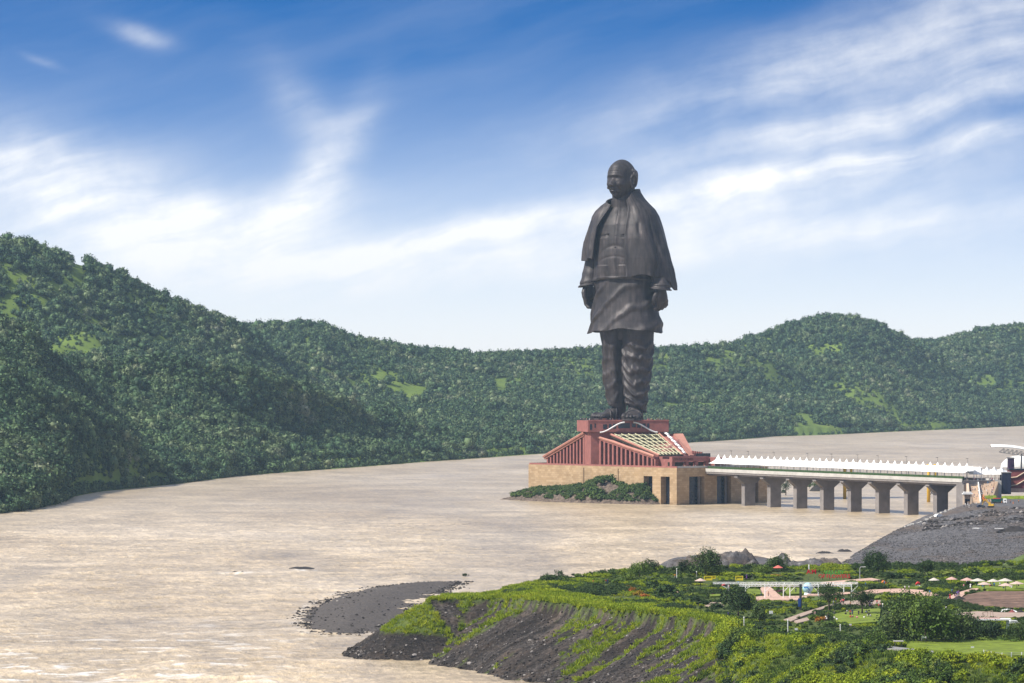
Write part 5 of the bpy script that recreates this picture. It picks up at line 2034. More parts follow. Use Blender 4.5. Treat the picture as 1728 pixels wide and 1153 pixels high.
# ------------------------------------------------------------------ plants of the near bank
LEAF_DARK = foliage('leaves_dark', [(0.15, (0.014, 0.034, 0.010)), (0.45, (0.032, 0.062, 0.014)), (0.75, (0.062, 0.10, 0.022)), (0.95, (0.10, 0.13, 0.03))], scale=0.25, trans=0.2, leafvar=0.6)
LEAF_MID = foliage('leaves_mid', [(0.15, (0.040, 0.080, 0.012)), (0.45, (0.08, 0.135, 0.018)), (0.75, (0.14, 0.19, 0.025)), (0.95, (0.20, 0.22, 0.04))], scale=0.15, trans=0.25, leafvar=0.55)
LEAF_LIME = foliage('leaves_lime', [(0.15, (0.125, 0.19, 0.010)), (0.45, (0.22, 0.29, 0.012)), (0.75, (0.32, 0.365, 0.016)), (0.95, (0.40, 0.395, 0.03))], scale=0.1, trans=0.3, leafvar=0.45)
LEAF_CROTON = foliage('leaves_croton', [(0.15, (0.16, 0.14, 0.015)), (0.5, (0.32, 0.19, 0.02)), (0.8, (0.38, 0.10, 0.02)), (0.95, (0.30, 0.06, 0.02))], scale=0.3, trans=0.2, leafvar=0.5)
LEAF_MAROON = foliage('leaves_maroon', [(0.2, (0.03, 0.012, 0.016)), (0.8, (0.09, 0.03, 0.03))], scale=0.3, trans=0.1, leafvar=0.5)
BARK = plain('bark', (0.085, 0.065, 0.05), 0.9, 0.3, 1.5)


def garden_z(x, y):
    return float(bank_z(np.array([x]), np.array([y]))[0])


def gp(px, py):
    """point on the garden plateau under a photo pixel"""
    v = at(px, py, z=20.0)
    for _ in range(4):
        z = garden_z(v.x, v.y)
        v = at(px, py, z=z)
    return v


def gpz(px, py, z):
    return at(px, py, z=z)


def limb_trunk(mat, h, w, seed, lean=0.0, trunk_r=None):
    r = random.Random(seed)
    mb = MB()
    tr = trunk_r or 0.045 * h
    fork = h * 0.42
    top = Vector((lean * h * .3, 0, fork))
    mb.tube([(0, 0, -.6), (lean * h * .1, 0, fork * .5), top], [tr * 1.35, tr, tr * .8], 7)
    for k in range(6):
        a = 2 * math.pi * k / 6 + r.uniform(-.4, .4)
        e = Vector((top.x + math.cos(a) * w * .3, math.sin(a) * w * .3, h * r.uniform(.62, .85)))
        mid = top.lerp(e, .5) + Vector((0, 0, h * .06))
        mb.tube([top - Vector((0, 0, .15 * fork)), mid, e], [tr * .6, tr * .38, tr * .14], 5)
    return mb.mesh('trunk', mat)


def make_tree(px, base_py, top_py, wpx, label, seed, mat=None, group='trees in the riverside garden', trunk_frac=.3, at_pt=None, cat='tree', dens=1.0, name='tree', cxoff=0.0):
    b = at_pt or gp(px, base_py)
    k = b.y / F
    h, w = (base_py - top_py) * k, wpx * k
    o = thing(name, label, cat, b - Vector((0, 0, .2)), random.Random(seed).uniform(0, 6.28), group)
    link('trunk', limb_trunk(BARK, h * .93, w * .8, seed, 0.0, max(.03 * h, .12)), o)
    ch = h * (1 - trunk_frac)
    me = crown_mesh('crown', mat or LEAF_DARK, w, ch / .74, int(210 * dens * max(.6, w / 9)), 13, max(.17, .022 * w), 900 + seed, lumps=10, core=False, spread=max(.22, .042 * w))
    zz = np.zeros(len(me.vertices) * 3, np.float32)
    me.vertices.foreach_get('co', zz)
    zz = zz.reshape(-1, 3)
    lo, hi = np.percentile(zz, 1, 0), np.percentile(zz, 99, 0)
    kk = w / (.5 * (hi[0] - lo[0] + hi[1] - lo[1])), ch / (hi[2] - lo[2])
    link('crown', me, o, (cxoff - kk[0] * (hi[0] + lo[0]) / 2, -kk[0] * (hi[1] + lo[1]) / 2, h - kk[1] * hi[2]), None, (kk[0], kk[0], kk[1]))
    return o


def make_trees():
    T = [(1190, 972, 925, 50, 'large round dark tree in front of the gravel heaps', .12, LEAF_DARK), (1160, 971, 944, 26, 'lower dark tree hugging the left side of the large round tree', .1, LEAF_DARK),
         (1079, 976, 947, 42, 'bushy green tree with broad leaves at the water edge', .1, LEAF_MID), (1100, 966, 943, 26, 'small dark tree left of the long gravel heap', .1, LEAF_DARK),
         (1057, 985, 964, 30, 'low leafy tree sloping to the water beside the bushy green tree', .05, LEAF_MID),
         (1246, 1046, 990, 58, 'spreading tree with a bare forked trunk on the slope edge', .3, LEAF_DARK), (1282, 1052, 1018, 26, 'small dark tree tucked right of the spreading tree', .1, LEAF_DARK),
         (1399, 1034, 984, 43, 'round dark tree on a thin trunk right of the pale blue globe', .42, LEAF_DARK), (1455, 1038, 990, 46, 'dark tree with a bare trunk above the seated crowd', .34, LEAF_DARK),
         (1482, 968, 928, 50, 'big dome shaped dark tree standing before the gravel slope', .08, LEAF_DARK), (1561, 972, 945, 30, 'smaller dark tree right of the dome shaped tree', .12, LEAF_DARK),
         (1313, 964, 936, 44, 'dark tree behind the red parasol', .1, LEAF_DARK), (1286, 968, 953, 36, 'low wide green tree left of the red parasol', .05, LEAF_MID),
         (1515, 1084, 1018, 82, 'leafy left tree of the big grove', .06, LEAF_DARK), (1562, 1086, 1000, 96, 'tall middle tree of the big grove', .06, LEAF_MID), (1612, 1082, 1027, 76, 'dense right tree of the big grove', .06, LEAF_DARK),
         (1528, 1050, 997, 62, 'dark back tree of the big grove, nearest to the curved path', .06, LEAF_DARK), (1574, 1048, 1003, 56, 'second dark back tree of the big grove', .08, LEAF_DARK),
         (1666, 1079, 1046, 62, 'wide low tree in front of the white shelter', .08, LEAF_DARK), (1722, 1084, 1044, 46, 'dark tree at the right edge beside the white car', .1, LEAF_DARK),
         (1478, 1092, 1060, 34, 'rounded green tree left of the small flat shade', .05, LEAF_MID), (1702, 982, 962, 30, 'dark tree at the foot of the green mound', .08, LEAF_DARK),
         (818, 1007, 996, 9, 'tiny sapling on the grassy tip of the bank', .2, LEAF_MID)]
    for i, (px, b, t, w, lab, tf, mat) in enumerate(T):
        make_tree(px, b, t, w, lab, 40 + i, mat, trunk_frac=tf, dens=1.0)
    # shrubs standing in the flood water
    for i, (px, b, t, w, lab) in enumerate(((921, 983, 966, 19, 'bush with a bare stem flooded by the river, left of a pair'), (943, 975, 961, 17, 'spreading bush flooded by the river, right of a pair'), (785, 973, 967, 11, 'lone low bush in the river near the shingle bar'),
                                            (1025, 976, 967, 13, 'half drowned bush close to the bank'), (994, 974, 968, 8, 'tiny drowned shrub off the bank'), (967, 972, 967, 6, 'twiggy drowned shrub beside the flooded pair'))):
        make_tree(px, b, t, w, lab, 80 + i, LEAF_DARK, 'drowned bushes in the river', .22, at(px, b, z=0.0), 'bush', .35, 'flooded_bush')
    for i, (px, b, t, w, lab) in enumerate(((1326, 834, 806, 22, 'tree seen under the bridge between the second and third pier'), (1379, 824, 812, 22, 'low tree on the islet seen under the bridge'), (1366, 823, 813, 10, 'small tree on the left tip of the islet under the bridge'))):
        make_tree(px, b, t, w, lab, 90 + i, LEAF_DARK, 'trees on the islets under the bridge', .12, at(px, b, z=1.0), 'tree', .5)


make_trees()


def make_bushes():
    """clipped and free shrubs of the garden, one by one"""
    src = {}
    for nm, mat in (('dark', LEAF_DARK), ('mid', LEAF_MID), ('lime', LEAF_LIME), ('croton', LEAF_CROTON), ('maroon', LEAF_MAROON)):
        src[nm] = [crown_mesh('bush_' + nm, mat, 2.0, 1.9, 60, 4, .17, 500 + k, lumps=5) for k in range(2)]
    B = [  # px, base row, width px, height px, kind
        (1098, 995, 36, 22, 'dark'), (1122, 1003, 40, 24, 'dark'), (1140, 1012, 34, 18, 'dark'), (1110, 1012, 30, 16, 'dark'), (1165, 1016, 36, 15, 'dark'), (1190, 1022, 34, 14, 'dark'), (1212, 1026, 30, 14, 'dark'),
        (1150, 1000, 30, 14, 'mid'), (1064, 992, 22, 12, 'mid'), (1040, 985, 22, 12, 'mid'), (1022, 985, 14, 8, 'mid'), (1068, 1000, 16, 13, 'croton'), (1078, 1006, 20, 14, 'croton'), (1088, 1010, 18, 12, 'croton'), (1060, 994, 14, 10, 'croton'),
        (1120, 978, 34, 13, 'mid'), (1146, 976, 24, 10, 'mid'), (1164, 974, 20, 9, 'mid'), (1232, 974, 26, 13, 'lime'), (1262, 978, 34, 15, 'dark'), (1280, 976, 22, 12, 'mid'),
        (1296, 978, 26, 9, 'dark'), (1320, 978, 28, 9, 'dark'), (1344, 978, 28, 9, 'dark'), (1312, 973, 24, 7, 'croton'), (1330, 971, 24, 7, 'lime'), (1350, 971, 22, 8, 'lime'),
        (1430, 974, 30, 15, 'dark'), (1452, 972, 26, 14, 'dark'), (1506, 976, 40, 14, 'dark'), (1538, 976, 38, 13, 'dark'), (1574, 974, 30, 14, 'mid'), (1600, 972, 38, 16, 'mid'), (1634, 970, 40, 18, 'mid'), (1668, 968, 30, 12, 'lime'), (1520, 968, 30, 9, 'lime'),
        (1500, 990, 40, 8, 'mid'), (1530, 992, 44, 8, 'mid'), (1576, 1000, 40, 9, 'dark'), (1602, 1004, 26, 10, 'dark'), (1590, 995, 34, 8, 'mid'), (1440, 984, 30, 8, 'mid'),
        (1198, 996, 26, 5, 'maroon'), (1218, 996, 22, 5, 'maroon'), (1202, 1004, 18, 5, 'maroon'), (1317, 999, 26, 6, 'maroon'), (1275, 1001, 16, 5, 'maroon'),
        (1170, 1006, 30, 9, 'mid'), (1150, 990, 26, 6, 'lime'), (1180, 988, 28, 6, 'lime'), (1208, 990, 24, 6, 'mid'),
        (1310, 1030, 40, 14, 'dark'), (1334, 1028, 40, 14, 'dark'), (1358, 1026, 30, 12, 'dark'), (1300, 1020, 26, 9, 'mid'), (1366, 1012, 18, 10, 'mid'), (1290, 1016, 12, 8, 'dark'), (1336, 1016, 12, 8, 'dark'),
        (1372, 1046, 26, 14, 'mid'), (1386, 1050, 24, 14, 'croton'), (1404, 1056, 30, 14, 'mid'), (1424, 1058, 24, 12, 'mid'), (1352, 1060, 24, 12, 'mid'),
        (1300, 1066, 30, 15, 'mid'), (1322, 1070, 30, 15, 'mid'), (1344, 1074, 30, 14, 'mid'), (1366, 1070, 30, 15, 'mid'), (1388, 1072, 30, 15, 'mid'), (1410, 1076, 34, 16, 'mid'), (1436, 1082, 36, 18, 'mid'), (1460, 1088, 34, 18, 'mid'), (1490, 1096, 30, 16, 'dark'), (1280, 1064, 24, 12, 'dark'),
        (1640, 1082, 30, 12, 'dark'), (1660, 1084, 34, 14, 'mid'), (1690, 1084, 34, 13, 'mid'), (1712, 1086, 30, 12, 'mid')]
    words = {'dark': 'dark green', 'mid': 'fresh green', 'lime': 'bright lime green', 'croton': 'orange and yellow leaved', 'maroon': 'dark maroon leaved'}

    def zone(px, py):
        if py > 1058:
            return 'on the slope edge below the garden'
        if px < 1160:
            return 'at the left end of the garden'
        if px < 1270:
            return 'left of the white pergola posts' if py > 984 else 'below the gravel heaps'
        if px < 1370:
            return 'around the salmon paved plaza' if py > 984 else 'behind the white pergola'
        if px < 1480:
            return 'near the dark round trees' if py > 984 else 'behind the lettering'
        return 'beside the curved path' if py > 984 else 'in the hedge line before the gravel slope'
    r = random.Random(3)
    for px, py, w, h, kind in B:
        if 1350 < px < 1440 and 970 < py < 990:
            continue
        b = gp(px, py)
        k = b.y / F
        z = zone(px, py)
        o = link(kind_name(kind), r.choice(src[kind]), None, b - Vector((0, 0, .15)), r.uniform(0, 6.28), (w * k / 2.0, w * k / 2.0, h * k / 1.9))
        tag(o, '%s shrub %s' % (words[kind], z), 'bush', '%s shrubs %s' % (words[kind], z))


def kind_name(kind):
    return 'shrub'


make_bushes()

PATHS = []          # filled by the garden: polygons kept clear of plants


def make_ground_cover():
    r = np.random.default_rng(23)
    # --- grass tufts on the bank face and the crest: bright monsoon green
    def tuft(name, mat, seed, n=26, hgt=1.0, wid=.8):
        q = np.random.default_rng(seed)
        V, Fc = [], []
        for i in range(n):
            a = q.uniform(0, 6.28)
            rad = abs(q.normal()) * wid * .5
            p = np.array([math.cos(a) * rad, math.sin(a) * rad, 0])
            hh = hgt * q.uniform(.5, 1.1)
            lean = q.normal(size=2) * .35
            t = q.uniform(0, 6.28)
            wv = np.array([math.cos(t), math.sin(t), 0]) * q.uniform(.06, .12)
            top = p + np.array([lean[0], lean[1], hh])
            V += [tuple(p - wv), tuple(p + wv), tuple(top + wv * .5), tuple(top - wv * .5)]
            Fc.append((len(V) - 4, len(V) - 3, len(V) - 2, len(V) - 1))
        return np_mesh(name, V, Fc, mat)
    tufts = [tuft('grass_tuft', LEAF_LIME, 700 + k) for k in range(3)] + [tuft('grass_tuft', LEAF_MID, 710 + k) for k in range(2)]
    n = 120000
    X, Y = r.uniform(-62, 195, n), r.uniform(1035, 1500, n)
    pr = bank_parts(X, Y)
    cov = grass_cover(X, Y, pr)
    z = bank_z(X, Y, pr)
    d = pr[0]
    strip = 8 + 14 * sstep(70, 20, X)
    ok = (cov > .4) & (d > -strip) & (z > 1.0) & (d < 48)
    ok &= ~((pr[3] > .5) & (r.uniform(0, 1, n) < .3))
    X, Y, z, d = X[ok], Y[ok], z[ok], d[ok]
    s = r.uniform(.55, 1.3, len(X)) * (0.8 + .5 * vnoise(X / 6, Y / 9, 5))
    lim = (fbm(X / 16, Y / 22, 44, 3) + .25 * (X < 50)) > .42
    pick = np.where(lim, r.integers(0, 3, len(X)), r.integers(3, 5, len(X)))
    print('tufts', len(X))
    scatter('grass', np.stack([X, Y, z - .1], 1), s * .95, r.uniform(0, 6.28, len(X)), tufts, pick)
    # --- scrub: leafy clumps on the right hand slope and the garden's rough ground
    scr = [crown_mesh('scrub_clump', LEAF_MID, 1.9, 1.5, 42, 4, .19, 730 + k, lumps=4) for k in range(3)] + [crown_mesh('scrub_clump', LEAF_DARK, 1.9, 1.6, 42, 4, .19, 740 + k, lumps=4) for k in range(2)] + [crown_mesh('scrub_clump', LEAF_LIME, 1.7, 1.2, 36, 4, .18, 750 + k, lumps=4) for k in range(2)]
    n = 36000
    X, Y = r.uniform(20, 230, n), r.uniform(1030, 1240, n)
    pr = bank_parts(X, Y)
    z = bank_z(X, Y, pr)
    d = pr[0]
    cl = fbm(X / 9, Y / 11, 52, 3)
    ok = (pr[3] > .25) & (d > -4) & (d < 50) & (cl > .40)
    px, py = CX + X * F / Y, HZ + (H - z) * F / Y
    ok &= ~((px > 1540) & (py < 1106))
    X, Y, z, cl = X[ok], Y[ok], z[ok], cl[ok]
    kind = fbm(X / 13, Y / 16, 58, 3)
    pick = np.where(kind < .46, r.integers(3, 5, len(X)), np.where(kind < .53, r.integers(0, 3, len(X)), r.integers(5, 7, len(X))))
    s = r.gamma(4, .19, len(X)) * (.6 + 1.6 * (cl - .4) * 3)
    print('scrub', len(X))
    scatter('scrub', np.stack([X, Y, z - .15], 1), np.clip(s, .3, 2.1), r.uniform(0, 6.28, len(X)), scr, pick)
    # --- rough planting between the garden beds
    n = 66000
    u, v = r.uniform(850, 2010, n), r.uniform(948, 1092, n)
    D = (H - 20.2) * F / (v - HZ)
    X = (u - CX) * D / F
    pr = bank_parts(X, D)
    ok = (pr[0] < -1.5)
    cl = fbm(X / 12, D / 20, 72, 3)
    for poly in PATHS:
        dd, _ = seg_dist(u, v, poly)
        ok &= dd > 1.0
    for zx0, zx1, zy0, zy1 in ((1356, 1434, 970, 988), (1184, 1212, 976, 988), (1238, 1256, 976, 988), (1255, 1275, 974, 984), (1538, 1560, 986, 996), (1172, 1192, 986, 996), (1350, 1376, 1000, 1012), (1302, 1324, 966, 974), (1340, 1356, 1026, 1038), (1015, 1032, 984, 994)):
        ok &= ~((u > zx0) & (u < zx1) & (v > zy0) & (v < zy1))
    edge = sstep(-16, -4, pr[0]) * (D > 1480)
    ok &= r.uniform(0, 1, n) < np.clip((cl - .42) * 6 + .9 * edge + .2, .10, 1)
    ok &= ~((u < 1225) & (pr[0] > -9) & (D < 1450))
    X, D, cl, u, edge = X[ok], D[ok], cl[ok], u[ok], edge[ok]
    z = bank_z(X, D)
    kind = fbm(X / 10, D / 18, 78, 3)
    pick = np.where(kind < .53, r.integers(3, 5, len(X)), np.where(kind < .585, r.integers(0, 3, len(X)), r.integers(5, 7, len(X))))
    s = r.uniform(.35, .8, len(X)) * (1 + .9 * edge + .8 * np.clip(cl - .5, 0, .3) * 3)
    print('garden planting', len(X))
    scatter('garden_planting', np.stack([X, D, z - .1], 1), s, r.uniform(0, 6.28, len(X)), scr, pick)
    # --- scrub along the foot of the gravel slope and the green mound at the right
    n = 2600
    u, D = r.uniform(1440, 1800, n), r.uniform(1640, 1960, n)
    X = (u - CX) * D / F
    z = gravel_z(X, D)
    ok = (r.uniform(0, 1, n) < np.clip((fbm(X / 20, D / 30, 81, 3) - .40) * 4, 0, 1)) & (u > 1500 - (D - 1640) * .1)
    scatter('slope_foot_scrub', np.stack([X[ok], D[ok], z[ok] - .2], 1), r.uniform(.6, 1.6, int(ok.sum())), r.uniform(0, 6.28, int(ok.sum())), scr)
# ------------------------------------------------------------------ landing at the shore end of the bridge
SALMON = plain('salmon_paving', (0.50, 0.33, 0.25), 0.85, .2, .4)
MAROON = plain('maroon_wall', (0.22, 0.065, 0.065), .8, .2, .3)
GREEN_TR = plain('truck_green', (0.015, 0.085, 0.075), .5, .15, .5)
TYRE = plain('rubber', (0.015, 0.015, 0.016), .8, .2, 2)
NAVY = plain('navy_panel', (0.018, 0.022, 0.045), .5, .2, .3)
PURPLE = plain('dark_purple_panel', (0.055, 0.03, 0.065), .6, .2, .3)
LAWN_B = plain('bright_lawn', (0.14, 0.185, 0.014), .9, .45, .30)
LAWN_D = plain('garden_lawn', (0.075, 0.115, 0.02), .9, .35, .35)
RED_P = plain('red_paint', (0.48, 0.03, 0.025), .5, .12, .6)
ORANGE_P = plain('orange_paint', (0.55, 0.17, 0.03), .5, .12, .6)
GREY_P = plain('grey_paint', (0.26, 0.25, 0.24), .5, .12, .6)
DIRT = plain('bare_earth', (0.155, 0.095, 0.066), .95, .65, .22, bump=.4)
TRACK = plain('dusty_track', (0.34, 0.255, 0.20), .95, .18, .25)
BRIGHT_Y = plain('bright_yellow', (0.70, 0.56, 0.02), .5, .08, .6)
BLUE_P = plain('deep_blue', (0.02, 0.06, 0.22), .5, .15, .6)
SKYBLUE = plain('pale_blue', (0.33, 0.55, 0.62), .5, .18, .5)


def ground_pt(px, py, z0=11.0):
    v = at(px, py, z=z0)
    for _ in range(6):
        z = float(gravel_z(np.array([v.x]), np.array([v.y]))[0])
        v = at(px, py, z=z)
    return v


def loc_mb(mb, o):
    w = o.location
    mb.v = [(x - w.x, y - w.y, z - w.z) for x, y, z in mb.v]
    return mb


def wbox(mb, px0, px1, D, depth, z0, z1, m=None):
    """box given by its left and right photo columns at distance D"""
    x0, x1 = (px0 - CX) * D / F, (px1 - CX) * D / F
    mb.box(((x0 + x1) / 2, D + depth / 2, (z0 + z1) / 2), (x1 - x0, depth, z1 - z0), 0, 1, m)


def make_landing():
    # --- plaza and stairs
    o = thing('plaza', 'raised terrace at the shore end of the bridge with steps and a pale wall', 'terrace', at(1670, D=2760, z=10))
    mb = MB()
    wbox(mb, 1634, 1690, 2752, 60, 2, 23.6)
    loc_mb(mb, o).obj('terrace', [CONC_L], o)
    for k in range(24):
        mb = MB()
        z = 11.2 + k * .52
        wbox(mb, 1640 - .1 * k, 1672 + .55 * k, 2695 + k * 2.35, 2.36 if k < 23 else 2.9, 8, z)
        loc_mb(mb, o).obj('step', [CREAM], o)
    mb = MB()
    a0, a1 = at(1638.5, D=2690, z=0), at(1634.5, D=2752, z=0)
    mb.prism([(a0.x - 2.4, a0.y), (a0.x - .3, a0.y), (a1.x - .3, a1.y), (a1.x - 1.6, a1.y)], [8] * 4, [12.2, 12.2, 25, 25])
    loc_mb(mb, o).obj('stair_wall', [CREAM], o)
    mb = MB()
    a0, a1 = at(1655, D=2690, z=0), at(1650, D=2752, z=0)
    mb.prism([(a0.x - .3, a0.y), (a0.x + .3, a0.y), (a1.x + .3, a1.y), (a1.x - .3, a1.y)], [11] * 4, [12.8, 12.8, 25.0, 25.0])
    loc_mb(mb, o).obj('handrail_wall', [WHITE], o)
    # --- gatehouse
    g = thing('gatehouse', 'small cream portal building at the foot of the stair wall', 'building', at(1633, D=2690, z=10.6))
    mb = MB()
    for x in (-2.4, 2.0):
        mb.box((x, 0, 2.9), (.9, 3.4, 6.2))
    mb.box((-.2, 1.2, 2.9), (3.5, 1.0, 6.2))
    mb.obj('wall', [CREAM], g)
    mb = MB()
    mb.box((-.2, 0, 6.5), (6.4, 4.6, .7))
    mb.box((-.2, 0, 7.4), (5.0, 3.6, .5))
    mb.obj('roof', [WHITE], g)
    mb = MB()
    mb.box((-.2, .6, 1.6), (3.2, .2, 3.2))
    mb.obj('doorway', [DARK], g)
    # --- hedged lawns
    for px0, px1, D, dep, z0, z1, lab in ((1660, 1681, 2705, 16, 11, 15.2, 'bright green hedge block below the terrace steps'), (1690, 1745, 2715, 16, 11, 14.6, 'long green hedge behind the dump trucks')):
        c = at((px0 + px1) / 2, D=D + dep / 2, z=z0)
        mb = MB()
        n = 14
        gx, gy = np.meshgrid(np.linspace(-1, 1, 2 * n), np.linspace(-1, 1, n), indexing='ij')
        w = (px1 - px0) * D / F
        ht = (z1 - z0) * np.clip((1 - np.abs(gx) ** 12) * (1 - np.abs(gy) ** 8) * 1.6, 0, 1) * (.86 + .28 * fbm(gx * w / 5, gy * 3, 5, 3))
        me = np_mesh('hedge', np.stack([gx * w / 2, gy * dep / 2, ht], -1).reshape(-1, 3), grid_faces(2 * n, n), LAWN_B)
        tag(link('hedge', me, None, c), lab, 'hedge')
    # --- dark tower block and slender block
    for px0, px1, D, dep, z0, z1, mat, nm, lab in ((1689, 1704, 2752, 14, 15, 28.5, NAVY, 'lift_tower', 'dark navy blank tower block right of the crowded terrace'), (1701, 1710.5, 2790, 8, 23, 37, PURPLE, 'screen_tower', 'tall dark purple panel in front of the white domed canopy')):
        c = at((px0 + px1) / 2, D=D + dep / 2, z=z0)
        w = (px1 - px0) * D / F
        t = thing(nm, lab, 'tower', c)
        mb = MB()
        mb.box((0, 0, (z1 - z0) / 2), (w, dep, z1 - z0))
        mb.obj('block', [mat], t)
        mb = MB()
        mb.box((0, 0, z1 - z0 + .3), (w + .8, dep + .8, .6))
        mb.obj('coping', [GREY_P], t)
        for s in (-1, 1):
            mb = MB()
            mb.box((s * w * .25, -dep / 2 - .06, (z1 - z0) / 2), (w * .40, .12, (z1 - z0) * .9))
            mb.obj('panel', [mat], t)
    # --- maroon building with zigzag parapets
    c = at(1722, D=2770, z=16)
    t = thing('maroon_building', 'maroon building with cream zigzag parapets at the right edge', 'building', c)
    mb = MB()
    mb.box((4, 6, 7.0), (22, 12, 14.0))
    mb.obj('wall', [MAROON], t)
    mb = MB()
    mb.box((4, 6, 14.4), (23, 13, .8))
    mb.obj('roof', [DARK], t)
    for y0, z0 in ((-.35, 4.0), (-.35, 9.0)):
        mb = MB()
        for (xa, za), (xb, zb) in (((-7, 0), (-2.5, .4)), ((-2.5, .4), (2.5, 3.4)), ((2.5, 3.4), (9, -.6))):
            mb.tube([(xa, y0, z0 + za), (xb, y0, z0 + zb)], .45, 4)
        mb.obj('parapet_band', [CREAM], t)
    mb = MB()
    mb.box((-3, -8, 1.2), (14, 3, 2.4))
    mb.obj('planter_wall', [SALMON], t)
    # --- white shell canopy with trussed underside
    c = at(1672, D=2790, z=45)
    t = thing('shell_canopy', 'large curved white roof on steel trusses rising at the right edge', 'canopy', c)
    mb = MB()
    rings = []
    for k in range(13):
        s = k / 12
        x = s * 34
        zc = -.15 * x + 1.6 * math.sin(s * math.pi) - .2
        ring = []
        for j in range(9):
            w = (j / 8 - .5)
            ring.append((x, w * (7 + 9 * s) + 8 * s, zc + 1.3 * math.cos(w * math.pi)))
        rings.append(ring)
    n = 9
    vs = [p for r_ in rings for p in r_] + [(p[0], p[1], p[2] - .5) for r_ in rings for p in r_]
    fs = []
    m0 = 13 * n
    for k in range(12):
        for j in range(8):
            a = k * n + j
            fs += [(a, a + n, a + n + 1, a + 1), (m0 + a, m0 + a + 1, m0 + a + n + 1, m0 + a + n)]
    for k in range(12):
        a = k * n
        fs += [(a, m0 + a, m0 + a + n, a + n), (a + 8, a + 8 + n, m0 + a + 8 + n, m0 + a + 8)]
    fs += [tuple(j for j in range(8)) + (8,) + tuple(m0 + j for j in range(8, -1, -1))]
    mb.add(vs, fs)
    mb.obj('roof_shell', [FABRIC], t, True)
    for yy in (-3.5, 2.0):
        tr = MB()
        for k in range(2, 12):
            x0, x1 = k / 12 * 34, (k + 1) / 12 * 34
            z0, z1 = -.15 * x0 - .4, -.15 * x1 - .4
            tr.tube([(x0, yy, z0 - 2.6), (x1, yy, z1 - 2.8)], .22, 4)
            tr.tube([(x0, yy, z0 - 2.6), (x1, yy, z1 + .2)], .16, 4)
            tr.tube([(x1, yy, z1 - 2.8), (x1, yy, z1 + .2)], .16, 4)
        tr.obj('truss', [GREY_P], t)
    mb = MB()
    for x in (20, 31):
        mb.tube([(x, 4, -26), (x, 2, -.15 * x - 2)], .5, 7)
        mb.obj('support', [GREY_P], t)
        mb = MB()
    # --- white domed canopy below it
    c = at(1712, D=2815, z=31)
    t = thing('dome_canopy', 'white domed fabric canopy behind the dark purple panel', 'canopy', c)
    mb = MB()
    nu_, nv_ = 20, 10
    vs = []
    for i in range(nu_):
        for j in range(nv_):
            a = math.pi * i / (nu_ - 1)
            e = (math.pi / 2) * j / (nv_ - 1)
            vs.append((-13 * math.cos(a) * math.cos(e) + 4, -9 * math.sin(a) * math.cos(e), 7.5 * math.sin(e)))
    mb.add(vs, [tuple(f) for f in grid_faces(nu_, nv_)])
    mb.obj('fabric', [FABRIC], t, True)
    for x in (-8, -2, 10):
        mb = MB()
        mb.tube([(x, -3, -7.5), (x, -3, 1.5)], .25, 6)
        mb.obj('post', [WHITE], t)


make_landing()


def wheel(mb_x, y, z, r, w, parent):
    mb = MB()
    mb.tube([(mb_x, y - w / 2, z), (mb_x, y + w / 2, z)], r, 14)
    o = mb.obj('wheel', [TYRE], parent, True)
    mb = MB()
    mb.tube([(mb_x, y - w / 2 - .03, z), (mb_x, y + w / 2 + .03, z)], r * .5, 10)
    mb.obj('rim', [GREY_P], o)


